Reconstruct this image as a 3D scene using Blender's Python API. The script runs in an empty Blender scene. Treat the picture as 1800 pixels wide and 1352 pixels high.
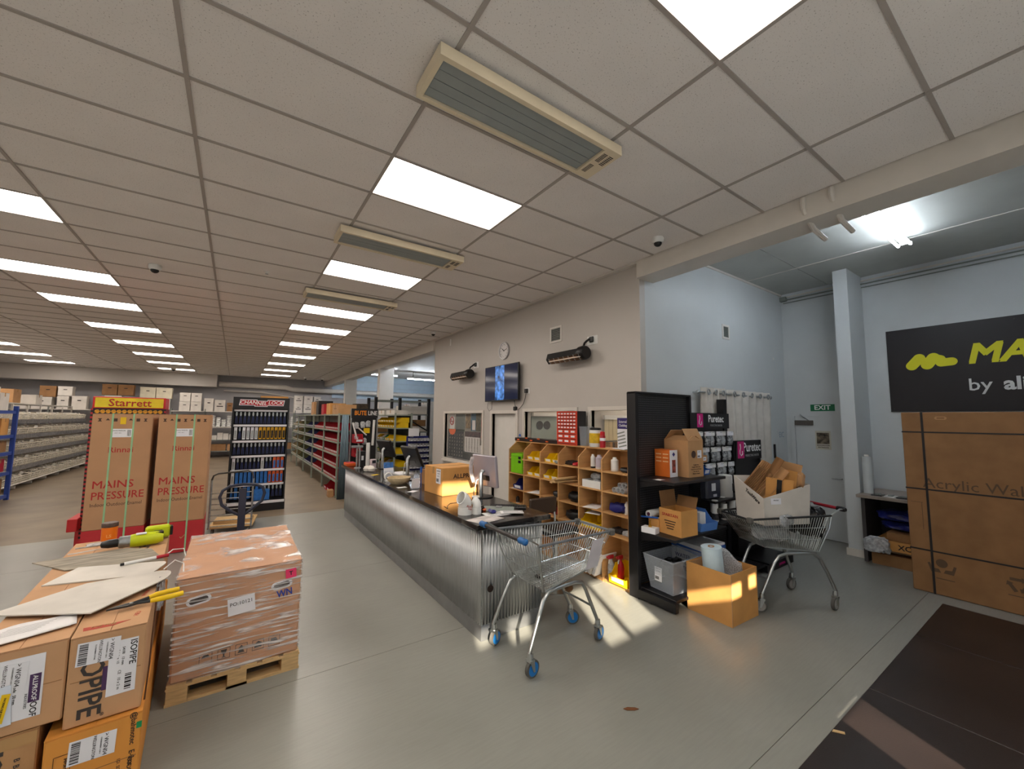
import bpy, bmesh, math, random
from mathutils import Matrix, Vector
R = math.radians
random.seed(7)
scene = bpy.context.scene
COL = scene.collection

# ------------------------------------------------------------------ camera
CAM = Vector((-0.856, -2.241, 1.87))
YAW, PITCH, ROLL = R(34.44), R(4.954), R(0.573)
cam_data = bpy.data.cameras.new('camera')
cam_data.sensor_fit = 'HORIZONTAL'
cam_data.sensor_width = 36.0
cam_data.lens = 705.0 / 1800.0 * 36.0
cam_data.clip_start = 0.02
cam_data.clip_end = 200
camera = bpy.data.objects.new('camera', cam_data)
COL.objects.link(camera)
fw = Vector((math.sin(YAW) * math.cos(PITCH), math.cos(YAW) * math.cos(PITCH), math.sin(PITCH)))
rt0 = Vector((math.cos(YAW), -math.sin(YAW), 0))
up0 = rt0.cross(fw)
rt = math.cos(ROLL) * rt0 + math.sin(ROLL) * up0
up = -math.sin(ROLL) * rt0 + math.cos(ROLL) * up0
m = Matrix((rt, up, -fw)).transposed().to_4x4()
m.translation = CAM
camera.matrix_world = m
scene.camera = camera

# ------------------------------------------------------------------ world, sun, exposure
PANEL_E = 9.0
TUBE_E = 36.0
FILL_T = 0.33      # share of sun the translucent front wall passes, added as fill light
world = bpy.data.worlds.new('sky')
scene.world = world
world.use_nodes = True
wn = world.node_tree
bg = wn.nodes['Background']
bg.inputs[0].default_value = (0.62, 0.76, 1.0, 1)
bg.inputs[1].default_value = 1.2
sun_data = bpy.data.lights.new('sun', 'SUN')
sun_data.energy = 13.5
sun_data.angle = R(0.9)
sun_data.color = (1.0, 0.88, 0.70)
sun = bpy.data.objects.new('sun', sun_data)
COL.objects.link(sun)
sd = Vector((0.42, 0.907, -0.42)).normalized()
sun.rotation_euler = sd.to_track_quat('-Z', 'Y').to_euler()
sun.location = (-4, -9, 6)
scene.view_settings.view_transform = 'Standard'
scene.view_settings.look = 'None'
scene.view_settings.exposure = 0.68
scene.view_settings.gamma = 1.0
scene.view_settings.use_curve_mapping = False

# ------------------------------------------------------------------ helpers
ORD = ['first', 'second', 'third', 'fourth', 'fifth', 'sixth', 'seventh', 'eighth', 'ninth', 'tenth', 'eleventh',
       'twelfth', 'thirteenth', 'fourteenth', 'fifteenth', 'sixteenth']


def lin(c):
    c /= 255.0
    return c / 12.92 if c <= 0.04045 else ((c + 0.055) / 1.055) ** 2.4


_M = {}


def M(name, rgb=(200, 200, 200), rough=0.6, metal=0.0, var=0.05, scale=6.0, bump=0.0, bscale=60.0, emit=0.0,
      trans=0.0, alpha=1.0, ior=1.45, stretch=None, spec=0.5):
    if name in _M:
        return _M[name]
    mt = bpy.data.materials.new(name)
    mt.use_nodes = True
    nt = mt.node_tree
    b = nt.nodes['Principled BSDF']
    base = [lin(v) for v in rgb]
    b.inputs['Roughness'].default_value = rough
    b.inputs['Metallic'].default_value = metal
    b.inputs['IOR'].default_value = ior
    b.inputs['Specular IOR Level'].default_value = spec
    if trans:
        b.inputs['Transmission Weight'].default_value = trans
    if alpha < 1:
        b.inputs['Alpha'].default_value = alpha
    if emit:
        b.inputs['Emission Color'].default_value = (*base, 1)
        b.inputs['Emission Strength'].default_value = emit
    if var > 0 or bump > 0:
        tc = nt.nodes.new('ShaderNodeTexCoord')
        mp = nt.nodes.new('ShaderNodeMapping')
        nt.links.new(tc.outputs['Object'], mp.inputs[0])
        if stretch:
            mp.inputs['Scale'].default_value = stretch
    if var > 0:
        nz = nt.nodes.new('ShaderNodeTexNoise')
        nz.inputs['Scale'].default_value = scale
        nz.inputs['Detail'].default_value = 4
        nt.links.new(mp.outputs[0], nz.inputs['Vector'])
        rp = nt.nodes.new('ShaderNodeValToRGB')
        rp.color_ramp.elements[0].position = 0.3
        rp.color_ramp.elements[1].position = 0.7
        rp.color_ramp.elements[0].color = (*[max(0, v * (1 - var * 2)) for v in base], 1)
        rp.color_ramp.elements[1].color = (*[min(1, v * (1 + var)) for v in base], 1)
        nt.links.new(nz.outputs['Fac'], rp.inputs[0])
        nt.links.new(rp.outputs[0], b.inputs['Base Color'])
    else:
        b.inputs['Base Color'].default_value = (*base, 1)
    if bump > 0:
        n2 = nt.nodes.new('ShaderNodeTexNoise')
        n2.inputs['Scale'].default_value = bscale
        n2.inputs['Detail'].default_value = 3
        nt.links.new(mp.outputs[0], n2.inputs['Vector'])
        bp = nt.nodes.new('ShaderNodeBump')
        bp.inputs['Strength'].default_value = bump
        bp.inputs['Distance'].default_value = 0.01
        nt.links.new(n2.outputs['Fac'], bp.inputs['Height'])
        nt.links.new(bp.outputs[0], b.inputs['Normal'])
    _M[name] = mt
    return mt


class MB:
    """collects shapes into one mesh"""

    def __init__(s):
        s.v, s.f, s.mi, s.cur = [], [], [], 0

    def add(s, vs, fs):
        o = len(s.v)
        s.v += [tuple(p) for p in vs]
        for f in fs:
            s.f.append(tuple(i + o for i in f))
            s.mi.append(s.cur)
        return s

    def box(s, x0, y0, z0, x1, y1, z1):
        v = [(x0, y0, z0), (x1, y0, z0), (x1, y1, z0), (x0, y1, z0), (x0, y0, z1), (x1, y0, z1), (x1, y1, z1), (x0, y1, z1)]
        return s.add(v, [(0, 3, 2, 1), (4, 5, 6, 7), (0, 1, 5, 4), (1, 2, 6, 5), (2, 3, 7, 6), (3, 0, 4, 7)])

    def hexa(s, v):
        return s.add(v, [(0, 3, 2, 1), (4, 5, 6, 7), (0, 1, 5, 4), (1, 2, 6, 5), (2, 3, 7, 6), (3, 0, 4, 7)])

    def quad(s, a, b, c, d):
        return s.add([a, b, c, d], [(0, 1, 2, 3)])

    def prism(s, poly, axis, a, b):
        """poly = list of 2D points in the other two axes (cyclic order), extruded from a to b along axis"""
        def mk(p, t):
            return (t, p[0], p[1]) if axis == 'x' else ((p[0], t, p[1]) if axis == 'y' else (p[0], p[1], t))
        n = len(poly)
        vs = [mk(p, a) for p in poly] + [mk(p, b) for p in poly]
        fs = [tuple(range(n))[::-1], tuple(range(n, 2 * n))] + [(i, (i + 1) % n, n + (i + 1) % n, n + i) for i in range(n)]
        return s.add(vs, fs)

    def tube(s, path, r, n=8, cap=True, closed=False):
        path = [Vector(p) for p in path]
        k = len(path)
        rings = []
        nrm = None
        for i in range(k):
            if closed:
                t = path[(i + 1) % k] - path[i - 1]
            else:
                t = path[min(i + 1, k - 1)] - path[max(i - 1, 0)]
            if t.length < 1e-9:
                t = Vector((0, 0, 1))
            t.normalize()
            if nrm is None:
                a = Vector((0, 0, 1)) if abs(t.z) < 0.9 else Vector((1, 0, 0))
                nrm = t.cross(a).normalized()
            else:
                nrm = (nrm - t * nrm.dot(t))
                if nrm.length < 1e-6:
                    nrm = t.orthogonal()
                nrm.normalize()
            bn = t.cross(nrm)
            rr = r[i] if isinstance(r, (list, tuple)) else r
            rings.append([path[i] + (nrm * math.cos(2 * math.pi * j / n) + bn * math.sin(2 * math.pi * j / n)) * rr for j in range(n)])
        vs = [p for ring in rings for p in ring]
        fs = []
        for i in range(k if closed else k - 1):
            i2 = (i + 1) % k
            for j in range(n):
                fs.append((i * n + j, i * n + (j + 1) % n, i2 * n + (j + 1) % n, i2 * n + j))
        if cap and not closed:
            fs.append(tuple(range(n))[::-1])
            fs.append(tuple((k - 1) * n + j for j in range(n)))
        return s.add(vs, fs)

    def cyl(s, p0, p1, r, n=12, r2=None):
        return s.tube([p0, p1], [r, r if r2 is None else r2], n)

    def lathe(s, prof, n=16, c=(0, 0, 0), axis='z'):
        """prof = [(radius, height)...]"""
        vs = []
        for (r, h) in prof:
            for j in range(n):
                a = 2 * math.pi * j / n
                x, y = r * math.cos(a), r * math.sin(a)
                p = (x, y, h) if axis == 'z' else ((h, x, y) if axis == 'x' else (y, h, x))
                vs.append((p[0] + c[0], p[1] + c[1], p[2] + c[2]))
        fs = []
        for i in range(len(prof) - 1):
            for j in range(n):
                fs.append((i * n + j, i * n + (j + 1) % n, (i + 1) * n + (j + 1) % n, (i + 1) * n + j))
        fs.append(tuple(range(n))[::-1])
        fs.append(tuple((len(prof) - 1) * n + j for j in range(n)))
        return s.add(vs, fs)

    def grid(s, fn, nu, nv):
        vs = [fn(i / nu, j / nv) for j in range(nv + 1) for i in range(nu + 1)]
        fs = [(j * (nu + 1) + i, j * (nu + 1) + i + 1, (j + 1) * (nu + 1) + i + 1, (j + 1) * (nu + 1) + i) for j in range(nv) for i in range(nu)]
        return s.add(vs, fs)

    def mesh(s, name, mats, smooth=False):
        me = bpy.data.meshes.new(name)
        me.from_pydata(s.v, [], s.f)
        if not isinstance(mats, (list, tuple)):
            mats = [mats]
        for mt in mats:
            me.materials.append(mt)
        if len(mats) > 1:
            me.polygons.foreach_set('material_index', s.mi)
        if smooth:
            me.polygons.foreach_set('use_smooth', [True] * len(me.polygons))
            try:
                me.set_sharp_from_angle(angle=R(40))
            except Exception:
                pass
        me.update()
        return me

    def build(s, name, mats, parent=None, smooth=False, bevel=0.0, loc=None, rz=0.0, kind=None):
        return link(name, s.mesh(name, mats, smooth), parent, bevel, loc, rz, kind)


def link(name, me, parent=None, bevel=0.0, loc=None, rz=0.0, kind=None):
    o = bpy.data.objects.new(name, me)
    COL.objects.link(o)
    if parent is not None:
        o.parent = parent
    if loc is not None:
        o.location = loc
    if rz:
        o.rotation_euler = (0, 0, rz)
    if bevel > 0:
        bv = o.modifiers.new('bevel', 'BEVEL')
        bv.width = bevel
        bv.segments = 1
        bv.limit_method = 'ANGLE'
    if kind:
        o['kind'] = kind
    return o


def tag(o, label, cat, group=None, kind=None):
    o['label'] = label
    o['category'] = cat
    if group:
        o['group'] = group
    if kind:
        o['kind'] = kind
    return o


def thing(name, label, cat, loc=(0, 0, 0), rz=0.0, group=None):
    o = bpy.data.objects.new(name, None)
    COL.objects.link(o)
    o.empty_display_size = 0.05
    o.location = loc
    o.rotation_euler = (0, 0, rz)
    return tag(o, label, cat, group)


def struct(o, label=None):
    o['kind'] = 'structure'
    if label:
        o['label'] = label
    return o


def dup(root, loc, rz, label, group=None):
    r = root.copy()
    COL.objects.link(r)
    r.location = loc
    r.rotation_euler = (0, 0, rz)
    r['label'] = label
    if group:
        r['group'] = group
    for ch in root.children:
        c = ch.copy()
        COL.objects.link(c)
        c.parent = r
        for g in ch.children:
            d = g.copy()
            COL.objects.link(d)
            d.parent = c
    return r


FACES = {'-y': (Vector((1, 0, 0)), Vector((0, 0, 1))), '+y': (Vector((-1, 0, 0)), Vector((0, 0, 1))),
         '-x': (Vector((0, -1, 0)), Vector((0, 0, 1))), '+x': (Vector((0, 1, 0)), Vector((0, 0, 1))),
         '+z': (Vector((1, 0, 0)), Vector((0, 1, 0))), '-z': (Vector((1, 0, 0)), Vector((0, -1, 0)))}


def orient(face, origin, rot=0.0, shear=0.0):
    r, u = FACES[face] if isinstance(face, str) else face
    n = r.cross(u)
    c, s_ = math.cos(rot), math.sin(rot)
    r2 = r * c + u * s_
    u2 = -r * s_ + u * c
    mm = Matrix((r2, u2, n)).transposed().to_4x4()
    mm.translation = Vector(origin)
    return mm


_T = {}
BADBOLD = 'M'


def text_mesh(body, size, mt, bold=0.0, shear=0.0, ext=0.0006, align='CENTER', spacing=1.0, xs=1.0):
    key = (body, round(size, 4), mt.name, bold, shear, align, spacing, xs)
    if key in _T:
        return _T[key]
    c = bpy.data.curves.new('lettering', 'FONT')
    c.body = body
    c.size = size
    c.extrude = ext
    c.resolution_u = 2
    stack = bold > 0 and any(ch in body for ch in BADBOLD)
    c.offset = 0.0 if stack else bold * size
    c.shear = shear
    c.align_x = align
    c.align_y = 'CENTER'
    c.space_character = spacing
    o = bpy.data.objects.new('lettering', c)
    me = bpy.data.meshes.new_from_object(o)
    bpy.data.objects.remove(o)
    if stack:  # glyphs the outline offset would break: thicken by overlaying shifted copies
        bm = bmesh.new()
        dd = bold * size
        for sx, sy in ((-dd, -dd), (dd, -dd), (-dd, dd), (dd, dd)):
            n0 = len(bm.verts)
            bm.from_mesh(me)
            bm.verts.ensure_lookup_table()
            bmesh.ops.translate(bm, verts=bm.verts[n0:], vec=(sx, sy, (sx + 2 * sy) * 0.004))
        bm.to_mesh(me)
        bm.free()
    me.materials.clear()
    me.materials.append(mt)
    if xs != 1.0:
        me.transform(Matrix.Diagonal((xs, 1, 1, 1)))
    me.name = 'lettering'
    _T[key] = me
    return me


def text(parent, body, size, face, origin, mt, rot=0.0, name='lettering', **k):
    """lettering printed on a face; origin is its centre in the parent's space"""
    o = bpy.data.objects.new(name, text_mesh(body, size, mt, **k))
    COL.objects.link(o)
    o.parent = parent
    o.matrix_local = orient(face, origin, rot)
    return o


def plate(parent, name, w, h, face, origin, mt, rot=0.0, t=0.0012, poly=None):
    """thin printed sheet lying on a face"""
    b = MB()
    if poly:
        b.prism(poly, 'z', 0, t)
    else:
        b.box(-w / 2, -h / 2, 0, w / 2, h / 2, t)
    o = b.build(name, mt, parent)
    o.matrix_local = orient(face, origin, rot)
    return o


def ring_poly(rx, ry, n=20, a0=0, a1=360):
    return [(rx * math.cos(R(a0 + (a1 - a0) * i / n)), ry * math.sin(R(a0 + (a1 - a0) * i / n))) for i in range(n)]


# common materials
m_card = M('cardboard', (186, 142, 98), 0.8, var=0.07, scale=5, bump=0.05, bscale=90)
m_card2 = M('cardboard_dark', (150, 110, 72), 0.82, var=0.08, scale=5)
m_card3 = M('cardboard_golden', (206, 150, 84), 0.78, var=0.07, scale=4)
m_cardw = M('cardboard_white', (216, 210, 202), 0.75, var=0.05, scale=5)
m_tape = M('packing_tape', (186, 146, 98), 0.25, var=0.03)
m_paper = M('paper', (228, 226, 226), 0.7, var=0.03)
m_label = M('label_paper', (232, 232, 238), 0.6, var=0.02)
m_ink = M('black_ink', (34, 30, 32), 0.6, var=0)
m_inkb = M('brown_ink', (70, 50, 40), 0.7, var=0)
m_redink = M('red_ink', (172, 44, 40), 0.65, var=0)
m_whiteink = M('white_ink', (236, 236, 236), 0.6, var=0)
m_black = M('black_powdercoat', (26, 25, 28), 0.42, var=0.05)
m_blackp = M('black_plastic', (22, 22, 24), 0.35, var=0.04)
m_white = M('white_paint', (222, 218, 212), 0.5, var=0.02)
m_whitep = M('white_plastic', (228, 228, 226), 0.35, var=0.02)
m_steel = M('galvanised_steel', (176, 180, 182), 0.32, 0.9, var=0.12, scale=40)
m_chrome = M('zinc_wire', (190, 194, 194), 0.28, 1.0, var=0.04)
m_yellow = M('yellow_plastic', (236, 196, 18), 0.38, var=0.03)
m_redp = M('red_plastic', (178, 30, 44), 0.4, var=0.04)
m_bluep = M('blue_plastic', (36, 88, 172), 0.4, var=0.04)
m_navy = M('navy_plastic', (32, 36, 110), 0.45, var=0.05)
m_wood = M('plywood', (200, 152, 98), 0.6, var=0.08, scale=3, stretch=(1, 1, 8))
m_pine = M('raw_pine', (206, 172, 122), 0.75, var=0.1, scale=10, stretch=(1, 6, 6))
m_grey = M('grey_metal_paint', (132, 138, 132), 0.5, var=0.04)
m_bluem = M('blue_metal_paint', (40, 70, 150), 0.45, var=0.05)
m_glass = M('clear_glass', (235, 242, 242), 0.04, var=0, alpha=0.05)
m_clear = M('clear_plastic', (205, 214, 226), 0.2, var=0.0, alpha=0.24)
m_foil = M('clear_bag', (214, 218, 222), 0.22, var=0.2, scale=30, alpha=0.55, bump=0.6, bscale=60)
m_rubber = M('grey_rubber', (92, 90, 86), 0.7, var=0.05)
m_fitting = M('white_fittings', (206, 202, 194), 0.45, var=0.1, scale=20)


def carton(name, label, loc, w, d, h, rz=0.0, mt=None, cat='box', group=None, tape=True, open_top=False, bevel=0.004, tapemat=None):
    """closed cardboard carton: body, two top flaps, tape; origin at the centre of its base; front is -y"""
    mt = mt or m_card
    t = thing(name, label, cat, loc, rz, group)
    b = MB()
    if not open_top:
        b.box(-w / 2, -d / 2, 0, w / 2, d / 2, h - 0.004)
        b.build('body', mt, t, bevel=bevel)
        for s in (-1, 1):
            MB().box(-w / 2, min(0.0015 * s, s * d / 2), h - 0.004, w / 2, max(0.0015 * s, s * d / 2), h).build('flap', mt, t)
        if tape:
            MB().box(-w / 2 - 0.0008, -0.025, h, w / 2 + 0.0008, 0.025, h + 0.0006).box(-w / 2 - 0.001, -0.025, h - 0.08, -w / 2, 0.025, h).box(w / 2, -0.025, h - 0.08, w / 2 + 0.001, 0.025, h).build('tape', tapemat or m_tape, t)
    else:
        th = 0.006
        b.box(-w / 2, -d / 2, 0, w / 2, d / 2, th)
        b.box(-w / 2, -d / 2, th, -w / 2 + th, d / 2, h).box(w / 2 - th, -d / 2, th, w / 2, d / 2, h)
        b.box(-w / 2 + th, -d / 2, th, w / 2 - th, -d / 2 + th, h).box(-w / 2 + th, d / 2 - th, th, w / 2 - th, d / 2, h)
        b.build('body', mt, t)
    return t


_BIN = {}


def bin_mesh(w, d, h, mt, label=True):
    """open-fronted picking bin; front is -y, origin at the centre of its base"""
    key = (w, d, h, mt.name, label)
    if key in _BIN:
        return _BIN[key]
    b = MB()
    t = 0.004
    x0, x1, y0, y1 = -w / 2, w / 2, -d / 2, d / 2
    b.box(x0, y0, 0, x1, y1, t)
    prof = [(y0, t), (y1, t), (y1, h), (y0 + d * 0.38, h), (y0 + d * 0.16, h * 0.5), (y0 - d * 0.05, h * 0.45)]
    b.prism(prof, 'x', x0, x0 + t).prism(prof, 'x', x1 - t, x1)
    b.box(x0 + t, y1 - t, t, x1 - t, y1, h)
    b.hexa([(x0 + t, y0, t), (x1 - t, y0, t), (x1 - t, y0 + t, t), (x0 + t, y0 + t, t),
            (x0 + t, y0 - d * 0.05, h * 0.45), (x1 - t, y0 - d * 0.05, h * 0.45), (x1 - t, y0 - d * 0.05 + t, h * 0.45), (x0 + t, y0 - d * 0.05 + t, h * 0.45)])
    b.box(x0 - 0.003, y0 + d * 0.38, h - 0.006, x0 + t, y1, h + 0.002).box(x1 - t, y0 + d * 0.38, h - 0.006, x1 + 0.003, y1, h + 0.002)
    if label:
        b.cur = 1
        lw = w * 0.34
        b.hexa([(-lw, y0 - 0.002, h * 0.10), (lw, y0 - 0.002, h * 0.10), (lw, y0, h * 0.10), (-lw, y0, h * 0.10),
                (-lw, y0 - d * 0.045 - 0.003, h * 0.4), (lw, y0 - d * 0.045 - 0.003, h * 0.4), (lw, y0 - d * 0.045, h * 0.4), (-lw, y0 - d * 0.045, h * 0.4)])
    me = b.mesh('bin', [mt, m_label])
    _BIN[key] = me
    return me


def ship_label(root, face, origin, w, h, rot=0.0, lines=(), bars=True, band=None, name='shipping_label'):
    """white address label with a bar code and lines of print; lettering are its sub-parts"""
    o = plate(root, name, w, h, face, origin, m_label, rot)
    for (s, u, v, sz, *k) in lines:
        tm = text_mesh(s, sz, m_ink, bold=0.012 if k and k[0] else 0.0)
        c = bpy.data.objects.new('lettering', tm)
        COL.objects.link(c)
        c.parent = o
        c.matrix_local = Matrix.Translation((u, v, 0.0016))
    if bars:
        b = MB()
        rnd = random.Random(len(lines) + int(w * 1000))
        bx, by, bw, bh = bars if isinstance(bars, tuple) else (-w * 0.42, -h * 0.38, w * 0.5, h * 0.22)
        x = bx
        while x < bx + bw:
            ww = rnd.choice((0.002, 0.003, 0.005)) * max(1, w / 0.15)
            b.box(x, by, 0.0012, x + ww, by + bh, 0.0018)
            x += ww + rnd.choice((0.002, 0.003)) * max(1, w / 0.15)
        b.build('bar_code', m_ink, o, kind='stuff')
    return o
# ================================================================== SETTING
ZC = 3.82          # tiled ceiling
ZS = 4.14          # plain ceiling of the side bay
YB = 21.9          # back wall
YF = -2.75         # front wall (behind the camera)
m_concrete = M('bare_concrete', (128, 113, 94), 0.4, var=0.14, scale=1.6, bump=0.03, bscale=30)
m_wallw = M('warm_white_wall', (192, 186, 180), 0.42, var=0.015, scale=2)
m_wallb = M('pale_blue_wall', (202, 206, 208), 0.5, var=0.02, scale=2)
m_wallg = M('grey_wall', (172, 170, 172), 0.6, var=0.03, scale=2)
m_trim = M('trim_paint', (214, 208, 200), 0.45, var=0.02)


def vinyl_mat():
    mt = M('grey_vinyl', (142, 142, 135), 0.3, var=0.05, scale=1.3, bump=0.02, bscale=160)
    nt = mt.node_tree
    b = nt.nodes['Principled BSDF']
    tc = nt.nodes['Texture Coordinate']
    mp = nt.nodes.new('ShaderNodeMapping')
    mp.inputs['Scale'].default_value = (2.2, 26, 1)
    mp.inputs['Rotation'].default_value = (0, 0, R(-8))
    nt.links.new(tc.outputs['Object'], mp.inputs[0])
    nz = nt.nodes.new('ShaderNodeTexNoise')
    nz.inputs['Scale'].default_value = 2.4
    nz.inputs['Detail'].default_value = 6
    nt.links.new(mp.outputs[0], nz.inputs['Vector'])
    mx = nt.nodes.new('ShaderNodeMixRGB')
    mx.blend_type = 'MULTIPLY'
    mx.inputs[0].default_value = 0.14
    old = b.inputs['Base Color'].links[0].from_socket
    nt.links.new(old, mx.inputs[1])
    rp = nt.nodes.new('ShaderNodeValToRGB')
    rp.color_ramp.elements[0].position = 0.35
    rp.color_ramp.elements[0].color = (0.55, 0.55, 0.55, 1)
    rp.color_ramp.elements[1].position = 0.62
    nt.links.new(nz.outputs['Fac'], rp.inputs[0])
    nt.links.new(rp.outputs[0], mx.inputs[2])
    nt.links.new(mx.outputs[0], b.inputs['Base Color'])
    return mt


m_vinyl = vinyl_mat()
fb = MB()
fb.box(-9.5, -2.9, -0.12, 9.6, 6.7, -0.005).box(-9.5, 6.7, -0.12, 9.6, YB + 0.1, -0.001)
floor = struct(fb.build('floor', m_concrete), 'bare brown concrete floor of the back aisles')
seams = [-2.9, -1.05, 1.12, 3.15, 5.15, 6.7]
for y0, y1 in zip(seams[:-1], seams[1:]):
    MB().box(-9.5, y0 + 0.002, -0.005, 7.1, y1 - 0.002, 0).build('vinyl_sheet', m_vinyl, floor)


def holed_wall(axis, a0, a1, u0, u1, z0, z1, holes):
    """wall slab between a0..a1 on axis, spanning u and z, with rectangular holes (u0,u1,z0,z1)"""
    us = sorted({u0, u1, *[h[0] for h in holes], *[h[1] for h in holes]})
    zs = sorted({z0, z1, *[h[2] for h in holes], *[h[3] for h in holes]})
    b = MB()
    for i in range(len(us) - 1):
        for j in range(len(zs) - 1):
            cu, cz = (us[i] + us[i + 1]) / 2, (zs[j] + zs[j + 1]) / 2
            if any(h[0] < cu < h[1] and h[2] < cz < h[3] for h in holes):
                continue
            if axis == 'x':
                b.box(a0, us[i], zs[j], a1, us[i + 1], zs[j + 1])
            else:
                b.box(us[i], a0, zs[j], us[i + 1], a1, zs[j + 1])
    bm = bmesh.new()
    me = b.mesh('wall', m_wallw)
    bm.from_mesh(me)
    bmesh.ops.remove_doubles(bm, verts=bm.verts, dist=1e-5)
    seen = {}
    for f in bm.faces:
        k = tuple(sorted(v.index for v in f.verts))
        seen.setdefault(k, []).append(f)
    bmesh.ops.delete(bm, geom=[f for fs in seen.values() if len(fs) > 1 for f in fs], context='FACES')
    bm.to_mesh(me)
    bm.free()
    return me


WIN = {'1': (4.6, 6.32, 1.0, 1.99), '2': (1.98, 3.2, 1.1, 2.0), '3': (0.98, 1.67, 1.1, 2.0)}
DOOR = (3.45, 4.24, -0.001, 1.97)
struct(link('wall_office', holed_wall('x', 3.15, 3.25, 0.85, 7.0, 0.0, ZS, [WIN['1'], WIN['2'], WIN['3'], DOOR])), 'warm white painted office wall behind the counter')
MBw = MB().box(3.25, 0.85, 0, 7.1, 0.95, ZS)
MBw.build('wall_return', m_wallb)['kind'] = 'structure'
bpy.data.objects['wall_return']['label'] = 'pale blue wall behind the black display shelving'
struct(MB().box(7.1, -2.9, 0, 7.2, 0.95, ZS).build('wall_right', m_wallb), 'pale blue-white wall with exit door and black sign')
struct(MB().box(3.25, 6.9, 0, 9.6, 7.0, 4.4).build('wall_office_end', m_wallw))
struct(MB().box(-9.5, YB, 0, 9.6, YB + 0.1, 4.4).build('wall_back', m_wallg), 'grey back wall above the far shelves')
struct(MB().box(-9.6, -2.9, 0, -9.5, YB + 0.1, 4.4).build('wall_left', m_wallg))
struct(MB().box(9.6, 6.9, 0, 9.7, YB + 0.1, 4.4).build('wall_rear', m_wallb))
# unseen front wall, gaps cut where the sun patches need them
gaps = [(0.46, 0.70, 1.36, 1.80), (0.77, 1.15, 1.37, 1.82), (1.60, 1.98, 1.41, 1.53), (2.12, 2.25, 1.44, 1.55),
        (1.68, 2.03, 0.25, 0.72), (-1.12, -0.62, 3.22, 3.36), (-0.42, -0.2, 1.58, 1.76), (-0.74, -0.6, 1.62, 1.75)]
wf_ = struct(link('wall_front', holed_wall('y', -2.752, YF, -9.5, 3.1, 0.0, ZS, gaps)), 'unseen front wall made translucent, with gaps shaped to pass the sun')
struct(MB().box(3.1, -2.85, 0, 7.1, YF, ZS).build('wall_front_right', m_wallb))  # unseen front wall kept opaque here to darken the side bay
m_fillsheet = bpy.data.materials.new('added_fill_sheet')  # translucent sheet added so sunlight fills the room and ceiling
m_fillsheet.use_nodes = True
nt = m_fillsheet.node_tree
for n_ in list(nt.nodes):
    if n_.type != 'OUTPUT_MATERIAL':
        nt.nodes.remove(n_)
tr = nt.nodes.new('ShaderNodeBsdfTranslucent')
tr.inputs[0].default_value = (0.60, 0.63, 0.64, 1)
df = nt.nodes.new('ShaderNodeBsdfDiffuse')
df.inputs[0].default_value = (0.7, 0.69, 0.67, 1)
mxs = nt.nodes.new('ShaderNodeMixShader')
mxs.inputs[0].default_value = FILL_T
nt.links.new(df.outputs[0], mxs.inputs[1])
nt.links.new(tr.outputs[0], mxs.inputs[2])
nt.links.new(mxs.outputs[0], [n_ for n_ in nt.nodes if n_.type == 'OUTPUT_MATERIAL'][0].inputs[0])
wf_.data.materials.clear()
wf_.data.materials.append(m_fillsheet)

# window frames, panes, door
n = 0
for k, (y0, y1, z0, z1) in WIN.items():
    n += 1
    fr = MB()
    t = 0.05
    fr.box(3.125, y0 - t, z1, 3.2, y1 + t, z1 + t).box(3.125, y0 - t, z0 - t, 3.2, y1 + t, z0).box(3.125, y0 - t, z0, 3.2, y0, z1).box(3.125, y1, z0, 3.2, y1 + t, z1)
    w = struct(fr.build('window_%d' % n, m_trim), ['office window crowded with posters, next to the far end of the counter', 'office window behind the red drawer cabinet', 'office window with cream blind, next to black shelving'][n - 1])
    MB().box(3.205, y0, z0, 3.211, y1, z1).build('pane', m_glass, w)
    MB().box(3.10, y0 - 0.07, z0 - 0.08, 3.25, y1 + 0.07, z0 - 0.05).build('sill', m_trim, w)
y0, y1, _, z1 = DOOR
fr = MB()
fr.box(3.125, y0 - 0.06, 0, 3.2, y0, z1 + 0.06).box(3.125, y1, 0, 3.2, y1 + 0.06, z1 + 0.06).box(3.125, y0, z1, 3.2, y1, z1 + 0.06)
d2 = struct(fr.build('door_1', m_trim), 'white office door behind the counter')
MB().box(3.21, y0, 0.005, 3.245, y1, z1).build('door_leaf', m_white, d2)
MB().cyl((3.21, y0 + 0.08, 1.0), (3.16, y0 + 0.08, 1.0), 0.012).cyl((3.165, y0 + 0.08, 1.0), (3.165, y0 + 0.2, 1.0), 0.009).build('door_handle', m_steel, d2)
# dim room inside the office
struct(MB().box(5.4, 0.95, 0, 5.5, 6.9, 2.7).build('wall_office_inner', m_wallw))
struct(MB().box(3.25, 0.95, 2.7, 5.5, 6.9, 2.8).build('ceiling_office', m_white))
struct(MB().box(3.25, 3.32, 0, 5.4, 3.4, 2.7).box(3.25, 1.75, 0, 5.4, 1.83, 2.7).build('wall_office_partition', m_wallw))

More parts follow.
